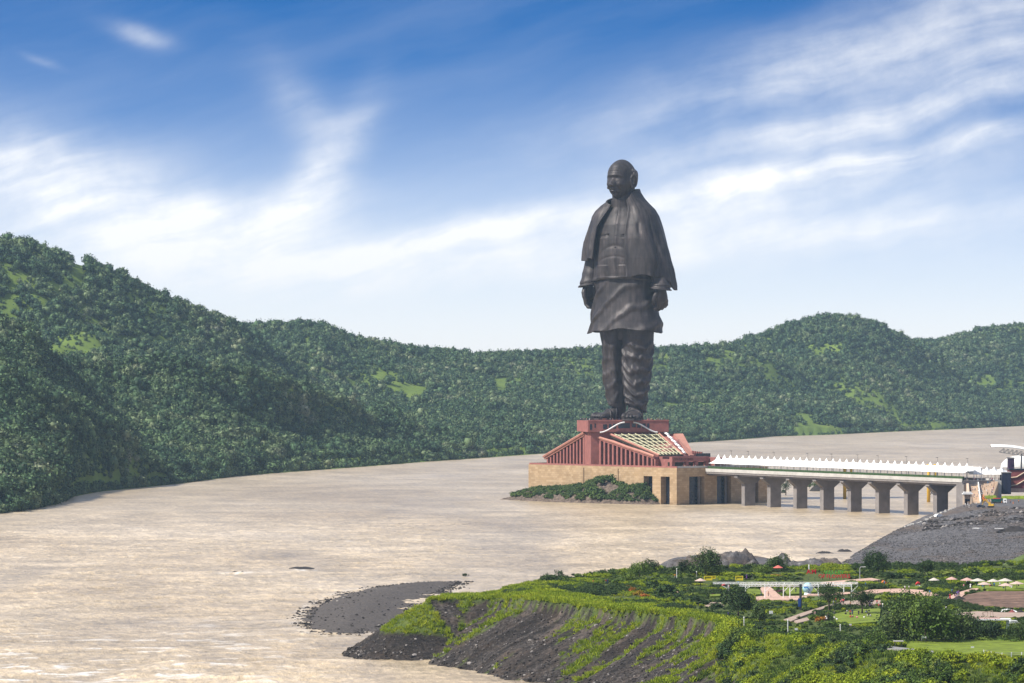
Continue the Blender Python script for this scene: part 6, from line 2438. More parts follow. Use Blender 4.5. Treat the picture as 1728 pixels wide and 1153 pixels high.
def make_vehicles():
    def dump_truck(px, py, rot, lab, cabmat, red):
        t = thing('dump_truck', lab, 'truck', ground_pt(px, py) + Vector((0, 0, .1)), rot)
        mb = MB()
        mb.add([(-4.6, -1.25, 1.5), (1.9, -1.25, 1.5), (1.9, 1.25, 1.5), (-4.6, 1.25, 1.5), (-5.0, -1.45, 3.4), (2.2, -1.45, 3.6), (2.2, 1.45, 3.6), (-5.0, 1.45, 3.4)],
               [(3, 2, 1, 0), (0, 1, 5, 4), (1, 2, 6, 5), (2, 3, 7, 6), (3, 0, 4, 7)])
        mb.add([(-4.9, -1.3, 3.0), (2.0, -1.3, 3.0), (2.0, 1.3, 3.0), (-4.9, 1.3, 3.0)], [(0, 1, 2, 3)])
        mb.obj('tipper_body', [GREEN_TR], t)
        for x in (-3.8, -2.2, -.6, 1.0):
            mb = MB()
            mb.box((x, -1.42, 2.5), (.18, .16, 1.8))
            mb.obj('rib', [GREEN_TR], t)
        mb = MB()
        mb.box((-.6, 0, 1.15), (10, 1.0, .5))
        mb.obj('chassis', [STEEL_D], t)
        mb = MB()
        mb.prism([(2.5, -1.2), (4.7, -1.2), (4.7, 1.2), (2.5, 1.2)], [1.0] * 4, [3.1] * 4)
        mb.prism([(2.5, -1.15), (4.4, -1.15), (4.4, 1.15), (2.5, 1.15)], [3.1] * 4, [3.5] * 4)
        cab = mb.obj('cab', [cabmat], t)
        mb = MB()
        mb.box((4.72, 0, 2.5), (.06, 2.0, .8))
        mb.obj('windscreen', [DARK], cab)
        mb = MB()
        mb.box((3.7, -1.22, 2.5), (1.0, .06, .7))
        mb.obj('side_window', [DARK], cab)
        for x in (-3.4, -2.1, 3.7):
            for s in (-1, 1):
                wheel(x, s * 1.05, .55, .55, .45, t)
        if red:
            mb = MB()
            mb.box((-1.4, 0, 3.45), (5.4, 2.2, .7), 0, .8)
            mb.obj('load', [RED_P], t)
    dump_truck(1686, 851.5, R(-8), 'green dump truck with a red load and white cab on the gravel yard', WHITE, True)
    dump_truck(1705, 842.5, R(-4), 'teal green tipper truck parked behind along the hedge', STEEL_D, False)

    def excavator(px, py, rot, lab, mat):
        t = thing('excavator', lab, 'excavator', ground_pt(px, py) + Vector((0, 0, .05)), rot)
        for s in (-1, 1):
            mb = MB()
            mb.rings([[(x, s * 1.15 + dy * .3, .5 + z) for x, z in ((-1.9, 0), (-1.6, .42), (1.6, .42), (1.9, 0), (1.6, -.42), (-1.6, -.42))] for dy in (-1, 1)])
            mb.obj('track', [TYRE], t)
        mb = MB()
        mb.box((-.4, 0, 1.7), (3.2, 2.4, 1.2), 0, .92)
        b = mb.obj('body', [mat], t)
        mb = MB()
        mb.box((.5, .7, 2.6), (1.3, 1.0, 1.5), 0, .85)
        cab = mb.obj('cab', [mat], t)
        mb = MB()
        mb.box((1.16, .7, 2.7), (.06, .8, .9))
        mb.box((.5, .16, 2.7), (.9, .06, .9))
        mb.obj('window', [DARK], cab)
        mb = MB()
        mb.tube([(1.0, -.4, 2.0), (3.0, -.4, 4.6), (4.6, -.4, 4.2)], [.32, .30, .24], 5)
        mb.obj('boom', [mat], t)
        mb = MB()
        mb.tube([(4.6, -.4, 4.3), (5.2, -.4, 1.6)], [.24, .18], 5)
        mb.obj('stick', [mat], t)
        mb = MB()
        mb.rings([[(5.1 + .8 * math.cos(a), y, 1.0 + .6 * math.sin(a)) for a in (-.4, .6, 1.6, 2.6, 3.8, 4.6)] for y in (-1.0, .2)])
        mb.obj('bucket', [STEEL_D], t)
    excavator(1672, 857, R(160), 'yellow excavator with its arm folded in front of the dump truck', YELLOW)
    excavator(1661, 848, R(100), 'orange excavator with raised arm beside the stair foot', ORANGE_P)

    def car(base, rot, lab, mat, nm='parked_car', sc=1.0):
        t = thing(nm, lab, 'car', base, rot, None, sc)
        mb = MB()
        mb.rings([[(x * 1.0, y, z) for x, z in ((-2.1, .35), (2.1, .35), (2.15, .8), (1.3, .95), (.7, 1.45), (-1.1, 1.5), (-2.0, 1.0))] for y in (-.85, .85)])
        mb.obj('body', [mat], t)
        mb = MB()
        mb.box((-.2, 0, 1.22), (1.7, 1.74, .34), 0, .94)
        mb.obj('window', [DARK], t)
        for x in (-1.3, 1.3):
            for s in (-1, 1):
                wheel(x, s * .78, .33, .33, .2, t)
        return t
    car(ground_pt(1655, 857) + Vector((0, 0, .05)), R(15), 'dark blue car by the rubble in front of the stairs', NAVY, sc=1.15)
    car(ground_pt(1584, 873.5) + Vector((0, 0, .1)), R(35), 'white jeep standing on the gravel slope', WHITE, sc=1.35)
    car(gp(1711, 1056) + Vector((0, 0, .05)), R(5), 'white car half hidden by trees right of the white shelter', WHITE)
    # white boards lying on the gravel
    for px, py, L, rz, lab in ((1649, 893, 4.0, R(-35), 'white board lying on the gravel slope, left one'), (1686, 893.5, 4.6, R(-16), 'thin white board lying on the gravel beside the rubble pile, right one')):
        b = ground_pt(px, py)
        mb = MB()
        mb.box((0, 0, .5), (L, 3.2 if L < 4.5 else 1.4, .18))
        o = mb.obj('white_board', [WHITE], None, loc=b, rotz=rz)
        tag(o, lab, 'board')
    # dark rubble pile and kerb stones of the revetment
    b = ground_pt(1712, 896)
    n = 30
    gx, gy = np.meshgrid(np.linspace(-1, 1, n), np.linspace(-1, 1, n), indexing='ij')
    zz = 3.6 * np.clip(1 - np.hypot(gx, gy), 0, 1) * (.6 + .8 * fbm(gx * 4, gy * 4, 7, 4)) - .3
    o = link('rubble_pile', np_mesh('rubble_pile', np.stack([gx * 10, gy * 8, zz], -1).reshape(-1, 3), grid_faces(n, n), MATS['basalt_dark']), None, b)
    tag(o, 'dark rubble pile at the right edge of the gravel slope', 'rubble pile')
    mb = MB()
    pts = [(1528, 884, 3.4), (1545, 873, 6), (1565, 863, 8.5), (1590, 851, 11.6), (1612, 841, 13.4)]
    pr = [at(px, D=np.interp(px, [1523, 1577, 1615], [2540, 2650, 2715]) - 12, z=z) for px, py, z in pts]
    r = random.Random(5)
    for i in range(len(pr) - 1):
        for k in range(7):
            p = pr[i].lerp(pr[i + 1], (k + r.random() * .5) / 7)
            zz = float(gravel_z(np.array([p.x]), np.array([p.y]))[0])
            mb.box((p.x + r.uniform(-.6, .6), p.y, zz + .35), (r.uniform(1.2, 2.6), 2.0, .8), r.uniform(-.5, .5))
    mb.v = [(x - pr[2].x, y - pr[2].y, z - 9) for x, y, z in mb.v]
    o = mb.obj('kerb_stones', [CONC_L], None, loc=(pr[2].x, pr[2].y, 9))
    tag(o, kind='stuff')
    # grassy mound cutting into the right edge
    n = 60
    c = at(1745, D=1660, z=14)
    gx, gy = np.meshgrid(np.linspace(-1, 1, n), np.linspace(-1, 1, n), indexing='ij')
    zz = 10.5 * np.clip(1 - np.hypot(gx, gy) ** 1.3, -.2, 1) + 1.5 * (fbm(gx * 4, gy * 4, 9, 4) - .5) - 1
    V = np.stack([gx * 19, gy * 40, zz], -1).reshape(-1, 3)
    m = plain('mound_grass', (0.075, 0.105, 0.025), .9, .5, .3)
    tag(link('grassy_mound', np_mesh('grassy_mound', V, grid_faces(n, n), m, True), None, c), kind='structure')


make_vehicles()
# ------------------------------------------------------------------ the riverside garden
def sheet_poly(name, pts, mat, z, kind='structure'):
    """flat sheet following photo-row outline on the level garden ground, thin raised slab"""
    mb = MB()
    w = [at(px, py, z=20.3) for px, py in pts]
    mb.prism([(p.x, p.y) for p in w], 19.4, z)
    o = mb.obj(name, [mat])
    o['kind'] = kind
    PATHS.append(pts)
    return o


def make_garden_ground():
    Z0 = 20.62
    paths = [
        ('path', [(1283, 993), (1300, 992), (1318, 1008), (1362, 1007), (1362, 1011), (1345, 1014), (1274, 1014), (1274, 1009), (1291, 1007), (1284, 998)], SALMON),
        ('path', [(1385, 984), (1470, 977), (1486, 980), (1436, 987), (1400, 992), (1384, 990)], SALMON),
        ('path', [(1437, 1003), (1468, 997), (1520, 995), (1562, 998), (1584, 1006), (1566, 1009), (1530, 1003), (1492, 1001), (1464, 1005), (1440, 1008)], SALMON),
        ('path', [(1598, 1012), (1612, 1003), (1640, 995), (1654, 994), (1650, 997), (1630, 1003), (1622, 1010), (1606, 1014)], SALMON),
        ('path', [(1140, 999), (1176, 999), (1176, 1001.5), (1140, 1001.5)], SALMON),
        ('path', [(1176, 1017), (1216, 1019), (1222, 1024), (1200, 1025), (1178, 1021)], TRACK),
        ('path', [(1362, 1004), (1385, 1003), (1440, 1001), (1440, 1004), (1386, 1007), (1362, 1007)], SALMON),
        ('track', [(1322, 1048), (1352, 1037), (1394, 1024), (1430, 1016), (1486, 1015), (1486, 1022), (1425, 1023), (1390, 1029), (1354, 1042), (1332, 1052)], TRACK),
        ('track', [(1340, 1050), (1362, 1044), (1366, 1049), (1346, 1054)], TRACK),
        ('track', [(1478, 1093), (1492, 1092), (1534, 1097), (1575, 1101), (1575, 1103), (1524, 1099), (1478, 1095)], GREY_P),
        ('track', [(1600, 1038), (1650, 1034), (1690, 1036), (1760, 1035), (1760, 1044), (1640, 1045)], TRACK),
        ('bare_ground', [(1618, 1014), (1632, 1006), (1662, 1000), (1760, 1000), (1760, 1027), (1690, 1029), (1650, 1024), (1626, 1020)], DIRT),
        ('lawn', [(1260, 996), (1280, 996), (1288, 1005), (1270, 1006), (1256, 1003)], LAWN_B),
        ('lawn', [(1322, 995), (1345, 994), (1358, 995), (1360, 1004), (1328, 1005)], LAWN_B),
        ('lawn', [(1368, 996), (1384, 995), (1388, 1001), (1370, 1002)], LAWN_B),
        ('lawn', [(1368, 1009), (1392, 1009), (1392, 1015), (1370, 1016)], LAWN_D),
        ('lawn', [(1196, 1006), (1216, 1005), (1216, 1008), (1198, 1009)], LAWN_B),
        ('lawn', [(1474, 1009), (1500, 1005), (1502, 1008), (1476, 1013)], LAWN_B),
        ('lawn', [(1510, 991.5), (1558, 992), (1566, 994), (1516, 994)], LAWN_B),
        ('lawn', [(1404, 1040), (1440, 1032), (1486, 1030), (1484, 1052), (1436, 1056), (1412, 1052)], LAWN_B),
        ('lawn', [(1532, 1084), (1580, 1081), (1760, 1084), (1760, 1110), (1640, 1107), (1560, 1099), (1530, 1093)], LAWN_B),
        ('lawn', [(1654, 984), (1760, 980), (1760, 998), (1668, 998), (1656, 996), (1640, 992)], LAWN_B),
    ]
    for i, (nm, pts, mat) in enumerate(paths):
        sheet_poly(nm, pts, mat, Z0 + .012 * i)


make_garden_ground()
make_ground_cover()


def hemi_tent(name, px, top_py, wpx, col, lab, group='parasols in the garden', square=False):
    base_py = top_py + 15
    b = gp(px, base_py)
    k = b.y / F
    w, h = wpx * k, 15 * k
    o = thing(name, lab, 'parasol', b, random.Random(px).uniform(0, 1), group)
    mb = MB()
    n = 10
    rings = []
    for s, zz in ((1.0, .70), (.98, .725), (.62, .83), (.30, .93), (.03, 1.0)):
        rings.append([(w / 2 * s * math.cos(2 * math.pi * i / n), w / 2 * s * math.sin(2 * math.pi * i / n), h * zz) for i in range(n)])
    vs = [p for r_ in rings for p in r_]
    fs = []
    for i in range(4):
        for j in range(n):
            fs.append((i * n + j, i * n + (j + 1) % n, (i + 1) * n + (j + 1) % n, (i + 1) * n + j))
    fs.append(tuple(4 * n + j for j in range(n)))
    mb.add(vs, fs)
    mb.obj('canopy', [col], o)
    mb = MB()
    mb.tube([(0, 0, 0), (0, 0, h * .98)], .09, 6)
    mb.obj('pole', [STEEL_D], o)
    mb = MB()
    for j in range(0, n, 2):
        a = 2 * math.pi * j / n
        mb = MB()
        mb.tube([(0, 0, h * .62), (w * .33 * math.cos(a), w * .33 * math.sin(a), h * .795)], .035, 4)
        mb.obj('rib', [STEEL_D], o)
    return o


def make_garden_things():
    PEACH = plain('parasol_peach', (0.50, 0.37, 0.31), .8, .08, .6)
    PINK = plain('parasol_pink', (0.50, 0.31, 0.26), .8, .1, .6)
    CRM = plain('parasol_cream', (0.50, 0.45, 0.38), .8, .1, .6)
    REDP = plain('parasol_red', (0.52, 0.13, 0.10), .8, .1, .6)
    for px, top, w, col, lab in ((1182, 976, 20, PEACH, 'peach white parasol left of the yellow frames'), (1313, 954, 18, REDP, 'red parasol before the dark tree'), (1576, 975, 19, CRM, 'cream parasol next to the red and white figure'),
                                 (1606, 973.5, 20, PINK, 'pink parasol right of the cream one'), (1632, 975, 24, PINK, 'pale pink parasol, left front one of the parasol cluster'), (1650, 976, 26, CRM, 'cream parasol at the back of the parasol cluster'),
                                 (1661, 982, 24, PEACH, 'peach parasol in the middle of the parasol cluster, over the blue seats'), (1676, 977, 22, CRM, 'small cream parasol behind the peach one in the cluster'),
                                 (1696, 976, 26, CRM, 'cream parasol right of the cluster, behind the leaning pair'), (1697, 984, 26, PEACH, 'peach parasol, left one of the leaning pair at the right edge'), (1716, 981, 26, PEACH, 'peach parasol, right one of the leaning pair at the right edge')):
        hemi_tent('parasol', px, top, w, col, lab)
    # white pergola of two long trussed beams on forked posts
    o = thing('pergola', 'long white trussed pergola across the garden', 'pergola', gp(1330, 1014))
    Lz = o.location

    def wp(px, py, D):
        return at(px, py, D=D) - Lz
    Dn, Df = 1376.0, 1412.0
    for (x0, x1, D, zz) in ((1247, 1438, Dn, 986.8), (1203, 1448, Df, 983)):
        mb = MB()
        for dz in (0, -.5):
            a, b = wp(x0, zz, D), wp(x1, zz, D)
            mb.tube([a + Vector((0, 0, dz)), b + Vector((0, 0, dz))], .11, 5)
        n = 38
        for k in range(n):
            p, q = a.lerp(b, k / n), a.lerp(b, (k + 1) / n)
            mb.tube([p + Vector((0, 0, -.5 * (k % 2))), q + Vector((0, 0, -.5 * ((k + 1) % 2)))], .06, 4)
        mb.obj('beam', [WHITE], o)
    for k in range(14):
        px = 1255 + k * 13.8
        mb = MB()
        mb.tube([wp(px, 986.8, Dn), wp(px, 983, Df)], .05, 4)
        mb.obj('rafter', [WHITE], o)
    for px, foot_row, D in ((1229, 998, Df), (1258, 996, Df), (1291, 1014, Dn), (1322, 1010, Dn), (1333, 1011, Dn), (1381, 1020, Dn), (1424, 1001, Df), (1437, 1011, Dn)):
        top = wp(px, 987, D)
        foot = Vector((top.x, top.y, 20.1 - Lz.z))
        mb = MB()
        mb.tube([foot, top], [.15, .12], 6)
        p = mb.obj('post', [WHITE], o)
        sgn = -1 if px in (1229, 1381, 1424) else 1
        mb = MB()
        mb.tube([top.lerp(foot, .5), top + Vector((sgn * 2.0, 0, -.3))], .09, 4)
        mb.obj('brace', [WHITE], p)
    # pale blue globe
    b = gp(1363, 1004)
    o = thing('globe', 'big pale blue globe with darker blue patches on a white plinth', 'globe', b)
    r_ = 9.0 * b.y / F
    m, t, bs = material('globe_paint')
    tc = t.new('ShaderNodeTexCoord')
    n = t.noise(tc.outputs['Object'], .75, 2, .5)
    n2 = t.noise(tc.outputs['Object'], .5, 2, .4)
    c = t.mix(t.maprange(n, .56, .60), (0.36, 0.58, 0.64), (0.03, 0.14, 0.36))
    c = t.mix(t.math('MULTIPLY', t.maprange(n2, .60, .63), .6), c, (0.20, 0.46, 0.42))
    t.l.new(c, bs.inputs['Base Color'])
    bs.inputs['Roughness'].default_value = .4
    mb = MB()
    mb.ball((0, 0, r_ + .5), r_, 24, 14)
    mb.obj('sphere', [m], o, True)
    mb = MB()
    mb.tube([(0, 0, 0), (0, 0, .7)], [r_ * .8, r_ * .6], 16)
    mb.obj('plinth', [WHITE], o)
    # dark banner pylon
    b = gp(1351, 1030)
    o = thing('banner_pylon', 'tall thin dark pylon with a blue lower panel left of the globe', 'pylon', b)
    h = 44 * b.y / F
    mb = MB()
    mb.box((0, 0, h / 2), (.75, .45, h))
    mb.obj('column', [STEEL_D], o)
    mb = MB()
    mb.box((-.38, -.28, h * .30), (.8, .1, h * .32))
    mb.obj('panel', [BLUE_P], o)
    # garden lettering
    def word(o, body, px, py_top, hpx, mat, D, zoff=0.0):
        fc = bpy.data.curves.new('t', 'FONT')
        fc.body = body
        fc.size = 1.0
        fc.extrude = .10
        fc.offset = .018
        tmp = bpy.data.objects.new('t', fc)
        COL.objects.link(tmp)
        dg = bpy.context.evaluated_depsgraph_get()
        me = bpy.data.meshes.new_from_object(tmp.evaluated_get(dg))
        bpy.data.objects.remove(tmp)
        co = np.zeros(len(me.vertices) * 3, np.float32)
        me.vertices.foreach_get('co', co)
        co = co.reshape(-1, 3)
        k = D / F
        hh = hpx * k
        sx = hh / .70
        a = at(px, py_top + hpx, D=D)
        me.vertices.foreach_set('co', np.stack([co[:, 0] * sx, -co[:, 2] * 3, co[:, 1] * sx], 1).ravel())
        me.materials.append(mat)
        ob = link('letter', me, o, Vector((a.x, a.y, a.z)) - o.location)
        return co[:, 0].max() * sx / k
    D = 1497.0
    RED_L = plain('red_letter', (0.50, 0.02, 0.025), .5, .1, .8)
    GRN_L = plain('green_letter', (0.06, 0.30, 0.03), .5, .1, .8)
    o = thing('lettering', 'free standing letters I AM in white and red beside green and red words', 'sign', gp(1392, 982))
    word(o, 'I', 1363.5, 953, 8, WHITE, D)
    x = 1361.0
    for ch in 'AM':
        x += word(o, ch, x, 961, 7.5, RED_L, D) + .8
    x = 1391.0
    for ch in 'VALLEY':
        x += word(o, ch, x, 963, 6.3, GRN_L, D) + .5
    x = 1381.0
    for ch in 'OF FLOWERS':
        if ch == ' ':
            x += 2.0
            continue
        x += word(o, ch, x, 969.5, 6.2, RED_L, D + 2) + .2
    for xa in (1364, 1375, 1388, 1400, 1412, 1424):
        a = at(xa, 974, D=D + 2.8) - o.location
        mb = MB()
        mb.tube([(a.x, a.y, a.z), (a.x, a.y, 0)], .07, 5)
        mb.obj('stake', [STEEL_D], o)
    # yellow picture frames
    for px, base, w, h, lab in ((1195, 980, 14, 8, 'large yellow photo frame right of the peach parasol'), (1204.5, 977, 6, 5, 'small yellow photo frame beside the large one'), (1247.5, 980, 13, 8, 'yellow photo frame behind the pergola')):
        b = gp(px, base)
        k = b.y / F
        o = thing('photo_frame', lab, 'frame', b)
        W, Hh = w * k, h * k
        mb = MB()
        th = .16 * Hh
        mb.box((0, 0, Hh - th / 2), (W, .25, th))
        mb.box((0, 0, th / 2 + .1), (W, .25, th))
        mb.box((-W / 2 + th / 2, 0, Hh / 2), (th, .24, Hh - 2 * th))
        mb.box((W / 2 - th / 2, 0, Hh / 2), (th, .24, Hh - 2 * th))
        mb.obj('border', [BRIGHT_Y], o)
        mb = MB()
        mb.box((0, .1, Hh / 2), (W - 2 * th, .1, Hh - 2 * th))
        mb.obj('panel', [plain('frame_panel_%d' % px, (0.42, 0.36, 0.03), .6, .3, 1.5)], o)
    # red and white animal like figures
    for px, base, c1, c2, h, lab in ((1549, 991, RED_P, WHITE, 9, 'red and white garden sculpture on a lawn bed'), (1491, 989, ORANGE_P, RED_P, 9, 'orange red cone shaped figure beside the path'), (1222, 993, RED_P, WHITE, 8, 'small red and white figure under the pergola end')):
        b = gp(px, base)
        k = b.y / F
        o = thing('sculpture', lab, 'sculpture', b)
        hh = h * k
        for s in (-1, 0, 1):
            mb = MB()
            mb.tube([(s * .6, 0, 0), (s * .55, 0, hh * .45)], [.28, .2], 7)
            mb.obj('leg', [c2], o)
        mb = MB()
        mb.tube([(-.75, 0, hh * .42), (-.3, 0, hh * .75), (.3, 0, hh * .78), (.75, 0, hh * .45)], [.3, .42, .42, .3], 8)
        mb.ball((0, -.1, hh * .92), (.34, .3, .3), 8, 6)
        mb.obj('body', [c1], o, True)
    # posts, lamps, boards
    def lamp(px, base, top, lab, mat=WHITE, curve=False):
        b = gp(px, base)
        h = (base - top) * b.y / F
        o = thing('lamp_post', lab, 'lamp post', b, 0, 'lamp posts in the garden')
        mb = MB()
        pts = [(0, 0, -.2), (0, 0, h * .9), (.25, 0, h), (1.1, 0, h * 1.02)] if curve else [(0, 0, -.2), (0, 0, h)]
        mb.tube(pts, .10, 6)
        mb.obj('pole', [mat], o)
        mb = MB()
        if curve:
            mb.box((1.5, 0, h * 1.01), (1.0, .35, .16))
        else:
            mb.ball((0, 0, h + .15), .2, 8, 6)
        mb.obj('lamp', [WHITE], o)
    lamp(1451, 980, 957, 'white street lamp with a curved arm right of the lettering', SILVER, True)
    lamp(1255.5, 1061, 1043, 'short white lamp post below the spreading tree')
    lamp(1329.5, 1073, 1048, 'thin white lamp post among the slope edge shrubs')
    lamp(1142, 980, 961, 'thin pale pole left of the large round tree')
    lamp(1313, 955, 938, 'pole rising above the red parasol', GREY_P)
    lamp(1175.5, 976, 966, 'short grey pole beside the peach parasol', GREY_P)
    lamp(1418, 1066, 1056, 'short white post on the lawn before the seated crowd')

    def board(px, base, top, wpx, mat, lab, mat2=None):
        b = gp(px, base)
        k = b.y / F
        h, w = (base - top) * k, wpx * k
        o = thing('signboard', lab, 'sign', b, R(8), 'small signboards')
        for s in (-1, 1):
            mb = MB()
            mb.box((s * w * .38, 0, h * .3), (.10, .10, h * .62))
            mb.obj('post', [STEEL_D], o)
        mb = MB()
        mb.box((0, -.06, h * .72), (w, .08, h * .56))
        p = mb.obj('panel', [mat], o)
        if mat2:
            mb = MB()
            mb.box((0, -.115, h * .58), (w * .98, .03, h * .26))
            mb.obj('lower_panel', [mat2], p)
    board(1520.5, 1078, 1070, 4.6, WHITE, 'white and orange notice board left of the big grove shade', ORANGE_P)
    board(1559, 1087, 1073, 8, WHITE, 'white map board on a stone base under the grove', LAWN_D)
    board(1435, 1060, 1053, 4, WHITE, 'white and pink sign left of the front shrubs', PINK)
    board(1375, 1040, 1032, 3.2, PINK, 'narrow pink sign beside the dusty track')
    board(1343.5, 1066, 1060, 5, WHITE, 'white box sign amid slope edge shrubs')
    board(1382.5, 1078, 1072, 4, WHITE, 'small white sign low on the slope edge')
    board(1641, 1097, 1091, 5.6, WHITE, 'pair of small white markers on the front lawn')
    board(1301, 1040, 1031, 6.5, WHITE, 'white board by the bare patch right of the spreading tree')
    # small flat shade
    b = gp(1516, 1092)
    o = thing('flat_shade', 'small flat pale shade on four legs at the lawn corner', 'shade', b)
    mb = MB()
    mb.box((0, 0, 1.55), (2.6, 2.2, .18))
    mb.obj('roof', [CONC_L], o)
    for s in (-1, 1):
        for q in (-1, 1):
            mb = MB()
            mb.tube([(s * .9, q * .8, 0), (s * .9, q * .8, 1.5)], .07, 5)
            mb.obj('leg', [STEEL_D], o)
    # white shelter at the right
    o = thing('bus_shelter', 'long white flat roofed shelter frame behind the trees', 'shelter', gp(1672, 1068))
    k = o.location.y / F
    mb = MB()
    mb.box((0, 0, 23 * k), (66 * k, 4.5, 2.3 * k))
    mb.obj('roof', [WHITE], o)
    mb = MB()
    mb.box((-8 * k, 0, 24.6 * k), (46 * k, 3.2, 1.1 * k))
    mb.obj('roof_band', [PINK], o)
    for x in (-28, -10, 8, 28.5):
        mb = MB()
        mb.box((x * k, 0, 10.5 * k), ((4.5 if x > 20 else 1.2) * k, .8, 22 * k))
        mb.obj('post', [WHITE], o)
    # timber frame and tarpaulins on the bare ground
    o = thing('timber_frame', 'rough timber frame of poles on the bare earth', 'frame', gp(1666, 1043))
    k = o.location.y / F
    for a, b_ in (((-8, 0), (-8, 9)), ((-8, 9), (9, 12)), ((9, 12), (10, 3)), ((-8, 9), (-3, 0)), ((0, 0), (1, 10)), ((5, 0), (6, 11))):
        mb = MB()
        mb.tube([(a[0] * k, 0, a[1] * k), (b_[0] * k, .2, b_[1] * k)], .09, 5)
        mb.obj('pole', [TRACK], o)
    for px, py, w, h, mat, lab in ((1700, 1033, 36, 4.5, WHITE, 'white tarpaulin heap on the bare earth'), (1708, 1036, 16, 6, MAROON, 'maroon earth heap in front of the white tarpaulin'), (1722, 1036, 18, 6, MATS['basalt_dark'], 'dark earth heap at the right edge by the tarpaulin'),
                                   (1618, 1014, 30, 6.5, MATS['basalt_dark'], 'low dark earth mound by the curved path end'), (1597, 1028, 12, 3, WHITE, 'small white tarpaulin left of the flowering bush')):
        b = gp(px, py)
        k = b.y / F
        n = 22
        gx, gy = np.meshgrid(np.linspace(-1, 1, n), np.linspace(-1, 1, n), indexing='ij')
        zz = h * k * np.clip(1 - np.hypot(gx, gy) ** 1.2, -.1, 1) * (.6 + .8 * fbm(gx * 3 + px, gy * 3, 7, 3)) - .1
        oo = link('earth_heap' if mat is not WHITE else 'tarpaulin', np_mesh('heap', np.stack([gx * w * k / 2, gy * w * k / 2.5, zz + .3], -1).reshape(-1, 3), grid_faces(n, n), mat, True), None, b)
        tag(oo, lab, 'heap' if mat is not WHITE else 'tarpaulin')
    # white post and rail fence on the lawn edge
    o = thing('fence', 'white post and grey rail fence along the front lawn', 'fence', gp(1700, 1110))
    prev = None
    for px, py in ((1660, 1105), (1673, 1107), (1691, 1110), (1707, 1109), (1724, 1109), (1742, 1109)):
        b = gp(px, py) - o.location
        mb = MB()
        mb.box((b.x, b.y, b.z + .6), (.22, .22, 1.3))
        mb.obj('post', [WHITE], o)
        if prev is not None:
            for zz in (.55, 1.05):
                mb = MB()
                mb.tube([prev + Vector((0, 0, zz)), b + Vector((0, 0, zz))], .05, 4)
                mb.obj('rail', [GREY_P], o)
        prev = b
    # parked two wheelers in the shade
    for k, (px, py) in enumerate(((1592, 1084), (1598, 1084.5), (1604, 1084), (1611, 1084.5))):
        o = thing('motorcycle', 'parked motorcycle in the shade under the big grove', 'motorcycle', gp(px, py) + Vector((0, 0, .1)), R(20 + 30 * k), 'motorcycles under the grove')
        for x in (-.65, .65):
            mb = MB()
            mb.tube([(x, -.06, .32), (x, .06, .32)], .32, 12)
            mb.obj('wheel', [TYRE], o)
        mb = MB()
        mb.tube([(-.7, 0, .75), (-.2, 0, .72), (.25, 0, .85), (.5, 0, .75)], [.14, .17, .2, .1], 7)
        mb.obj('body', [RED_P if k == 3 else GREY_P], o, True)
        mb = MB()
        mb.tube([(.45, -.32, 1.05), (.45, .32, 1.05)], .04, 5)
        mb.tube([(.65, 0, .32), (.45, 0, 1.05)], .05, 5)
        mb.obj('handlebar', [STEEL_D], o)


make_garden_things()
# ------------------------------------------------------------------ visitors
SKIN = plain('skin', (0.22, 0.115, 0.075), .6, .1, 3)
HAIR = plain('black_hair', (0.012, 0.010, 0.010), .5, .1, 3)
CLOTH = {'white': (0.70, 0.68, 0.66), 'navy': (0.03, 0.04, 0.11), 'black': (0.02, 0.02, 0.022), 'red': (0.45, 0.05, 0.045), 'blue': (0.05, 0.22, 0.45), 'pink': (0.60, 0.22, 0.26), 'orange': (0.60, 0.20, 0.04), 'green': (0.03, 0.20, 0.10), 'purple': (0.14, 0.06, 0.22), 'grey': (0.2, 0.2, 0.21)}
CM = {k: plain('cloth_' + k, v, .8, .12, 3) for k, v in CLOTH.items()}


def person_mesh(top, bottom, pose, dress=False):
    """one figure, feet at the origin, facing -Y"""
    mb = MB()
    st = {'stand': 0.0, 'walk': .22, 'sit': None}[pose]
    if pose == 'sit':
        for s in (-1, 1):
            mb.tube([(s * .1, 0, .12), (s * .2, -.38, .30), (s * .10, -.55, .05)], [.11, .09, .06], 6, 1)
        zt = .10
    else:
        for s in (-1, 1):
            mb.tube([(s * .11, -s * st * 1.0, .03), (s * .105, -s * st * .4, .45), (s * .09, 0, .88)], [.065, .085, .11], 6, 1)
        if dress:
            mb.rings([[(r_ * math.cos(a), r_ * .8 * math.sin(a), z) for a in [2 * math.pi * i / 8 for i in range(8)]] for z, r_ in ((.12, .27), (.5, .23), (.95, .16))], 0)
        zt = .82
    mb.rings([[(r_ * math.cos(a), r_ * .62 * math.sin(a), zt + z) for a in [2 * math.pi * i / 8 for i in range(8)]] for z, r_ in ((0, .17), (.25, .165), (.48, .215), (.58, .17), (.63, .07))], 0)
    for s in (-1, 1):
        sw = s * (st or 0.0)
        mb.tube([(s * .2, 0, zt + .56), (s * .27, sw * .3, zt + .30)], [.065, .055], 5, 0)
        mb.tube([(s * .27, sw * .3, zt + .30), (s * .25, sw * .8 - .08, zt + .04)], [.048, .04], 5, 2)
    mb.tube([(0, 0, zt + .58), (0, -.01, zt + .70)], .055, 6, 2)
    mb.ball((0, -.02, zt + .80), (.085, .10, .125), 8, 6, 2)
    mb.ball((0, .02, zt + .845), (.092, .10, .105), 8, 5, 3)
    return mb.mesh('person', CM[top], CM[bottom], SKIN, HAIR, smooth=True)


PV = {}


def person(pos, rot, top, bottom, pose, label, group, dress=False):
    key = (top, bottom, pose, dress)
    if key not in PV:
        PV[key] = person_mesh(*key)
    o = link('person', PV[key], None, pos, rot, random.uniform(.95, 1.06))
    return tag(o, label, 'person', group)


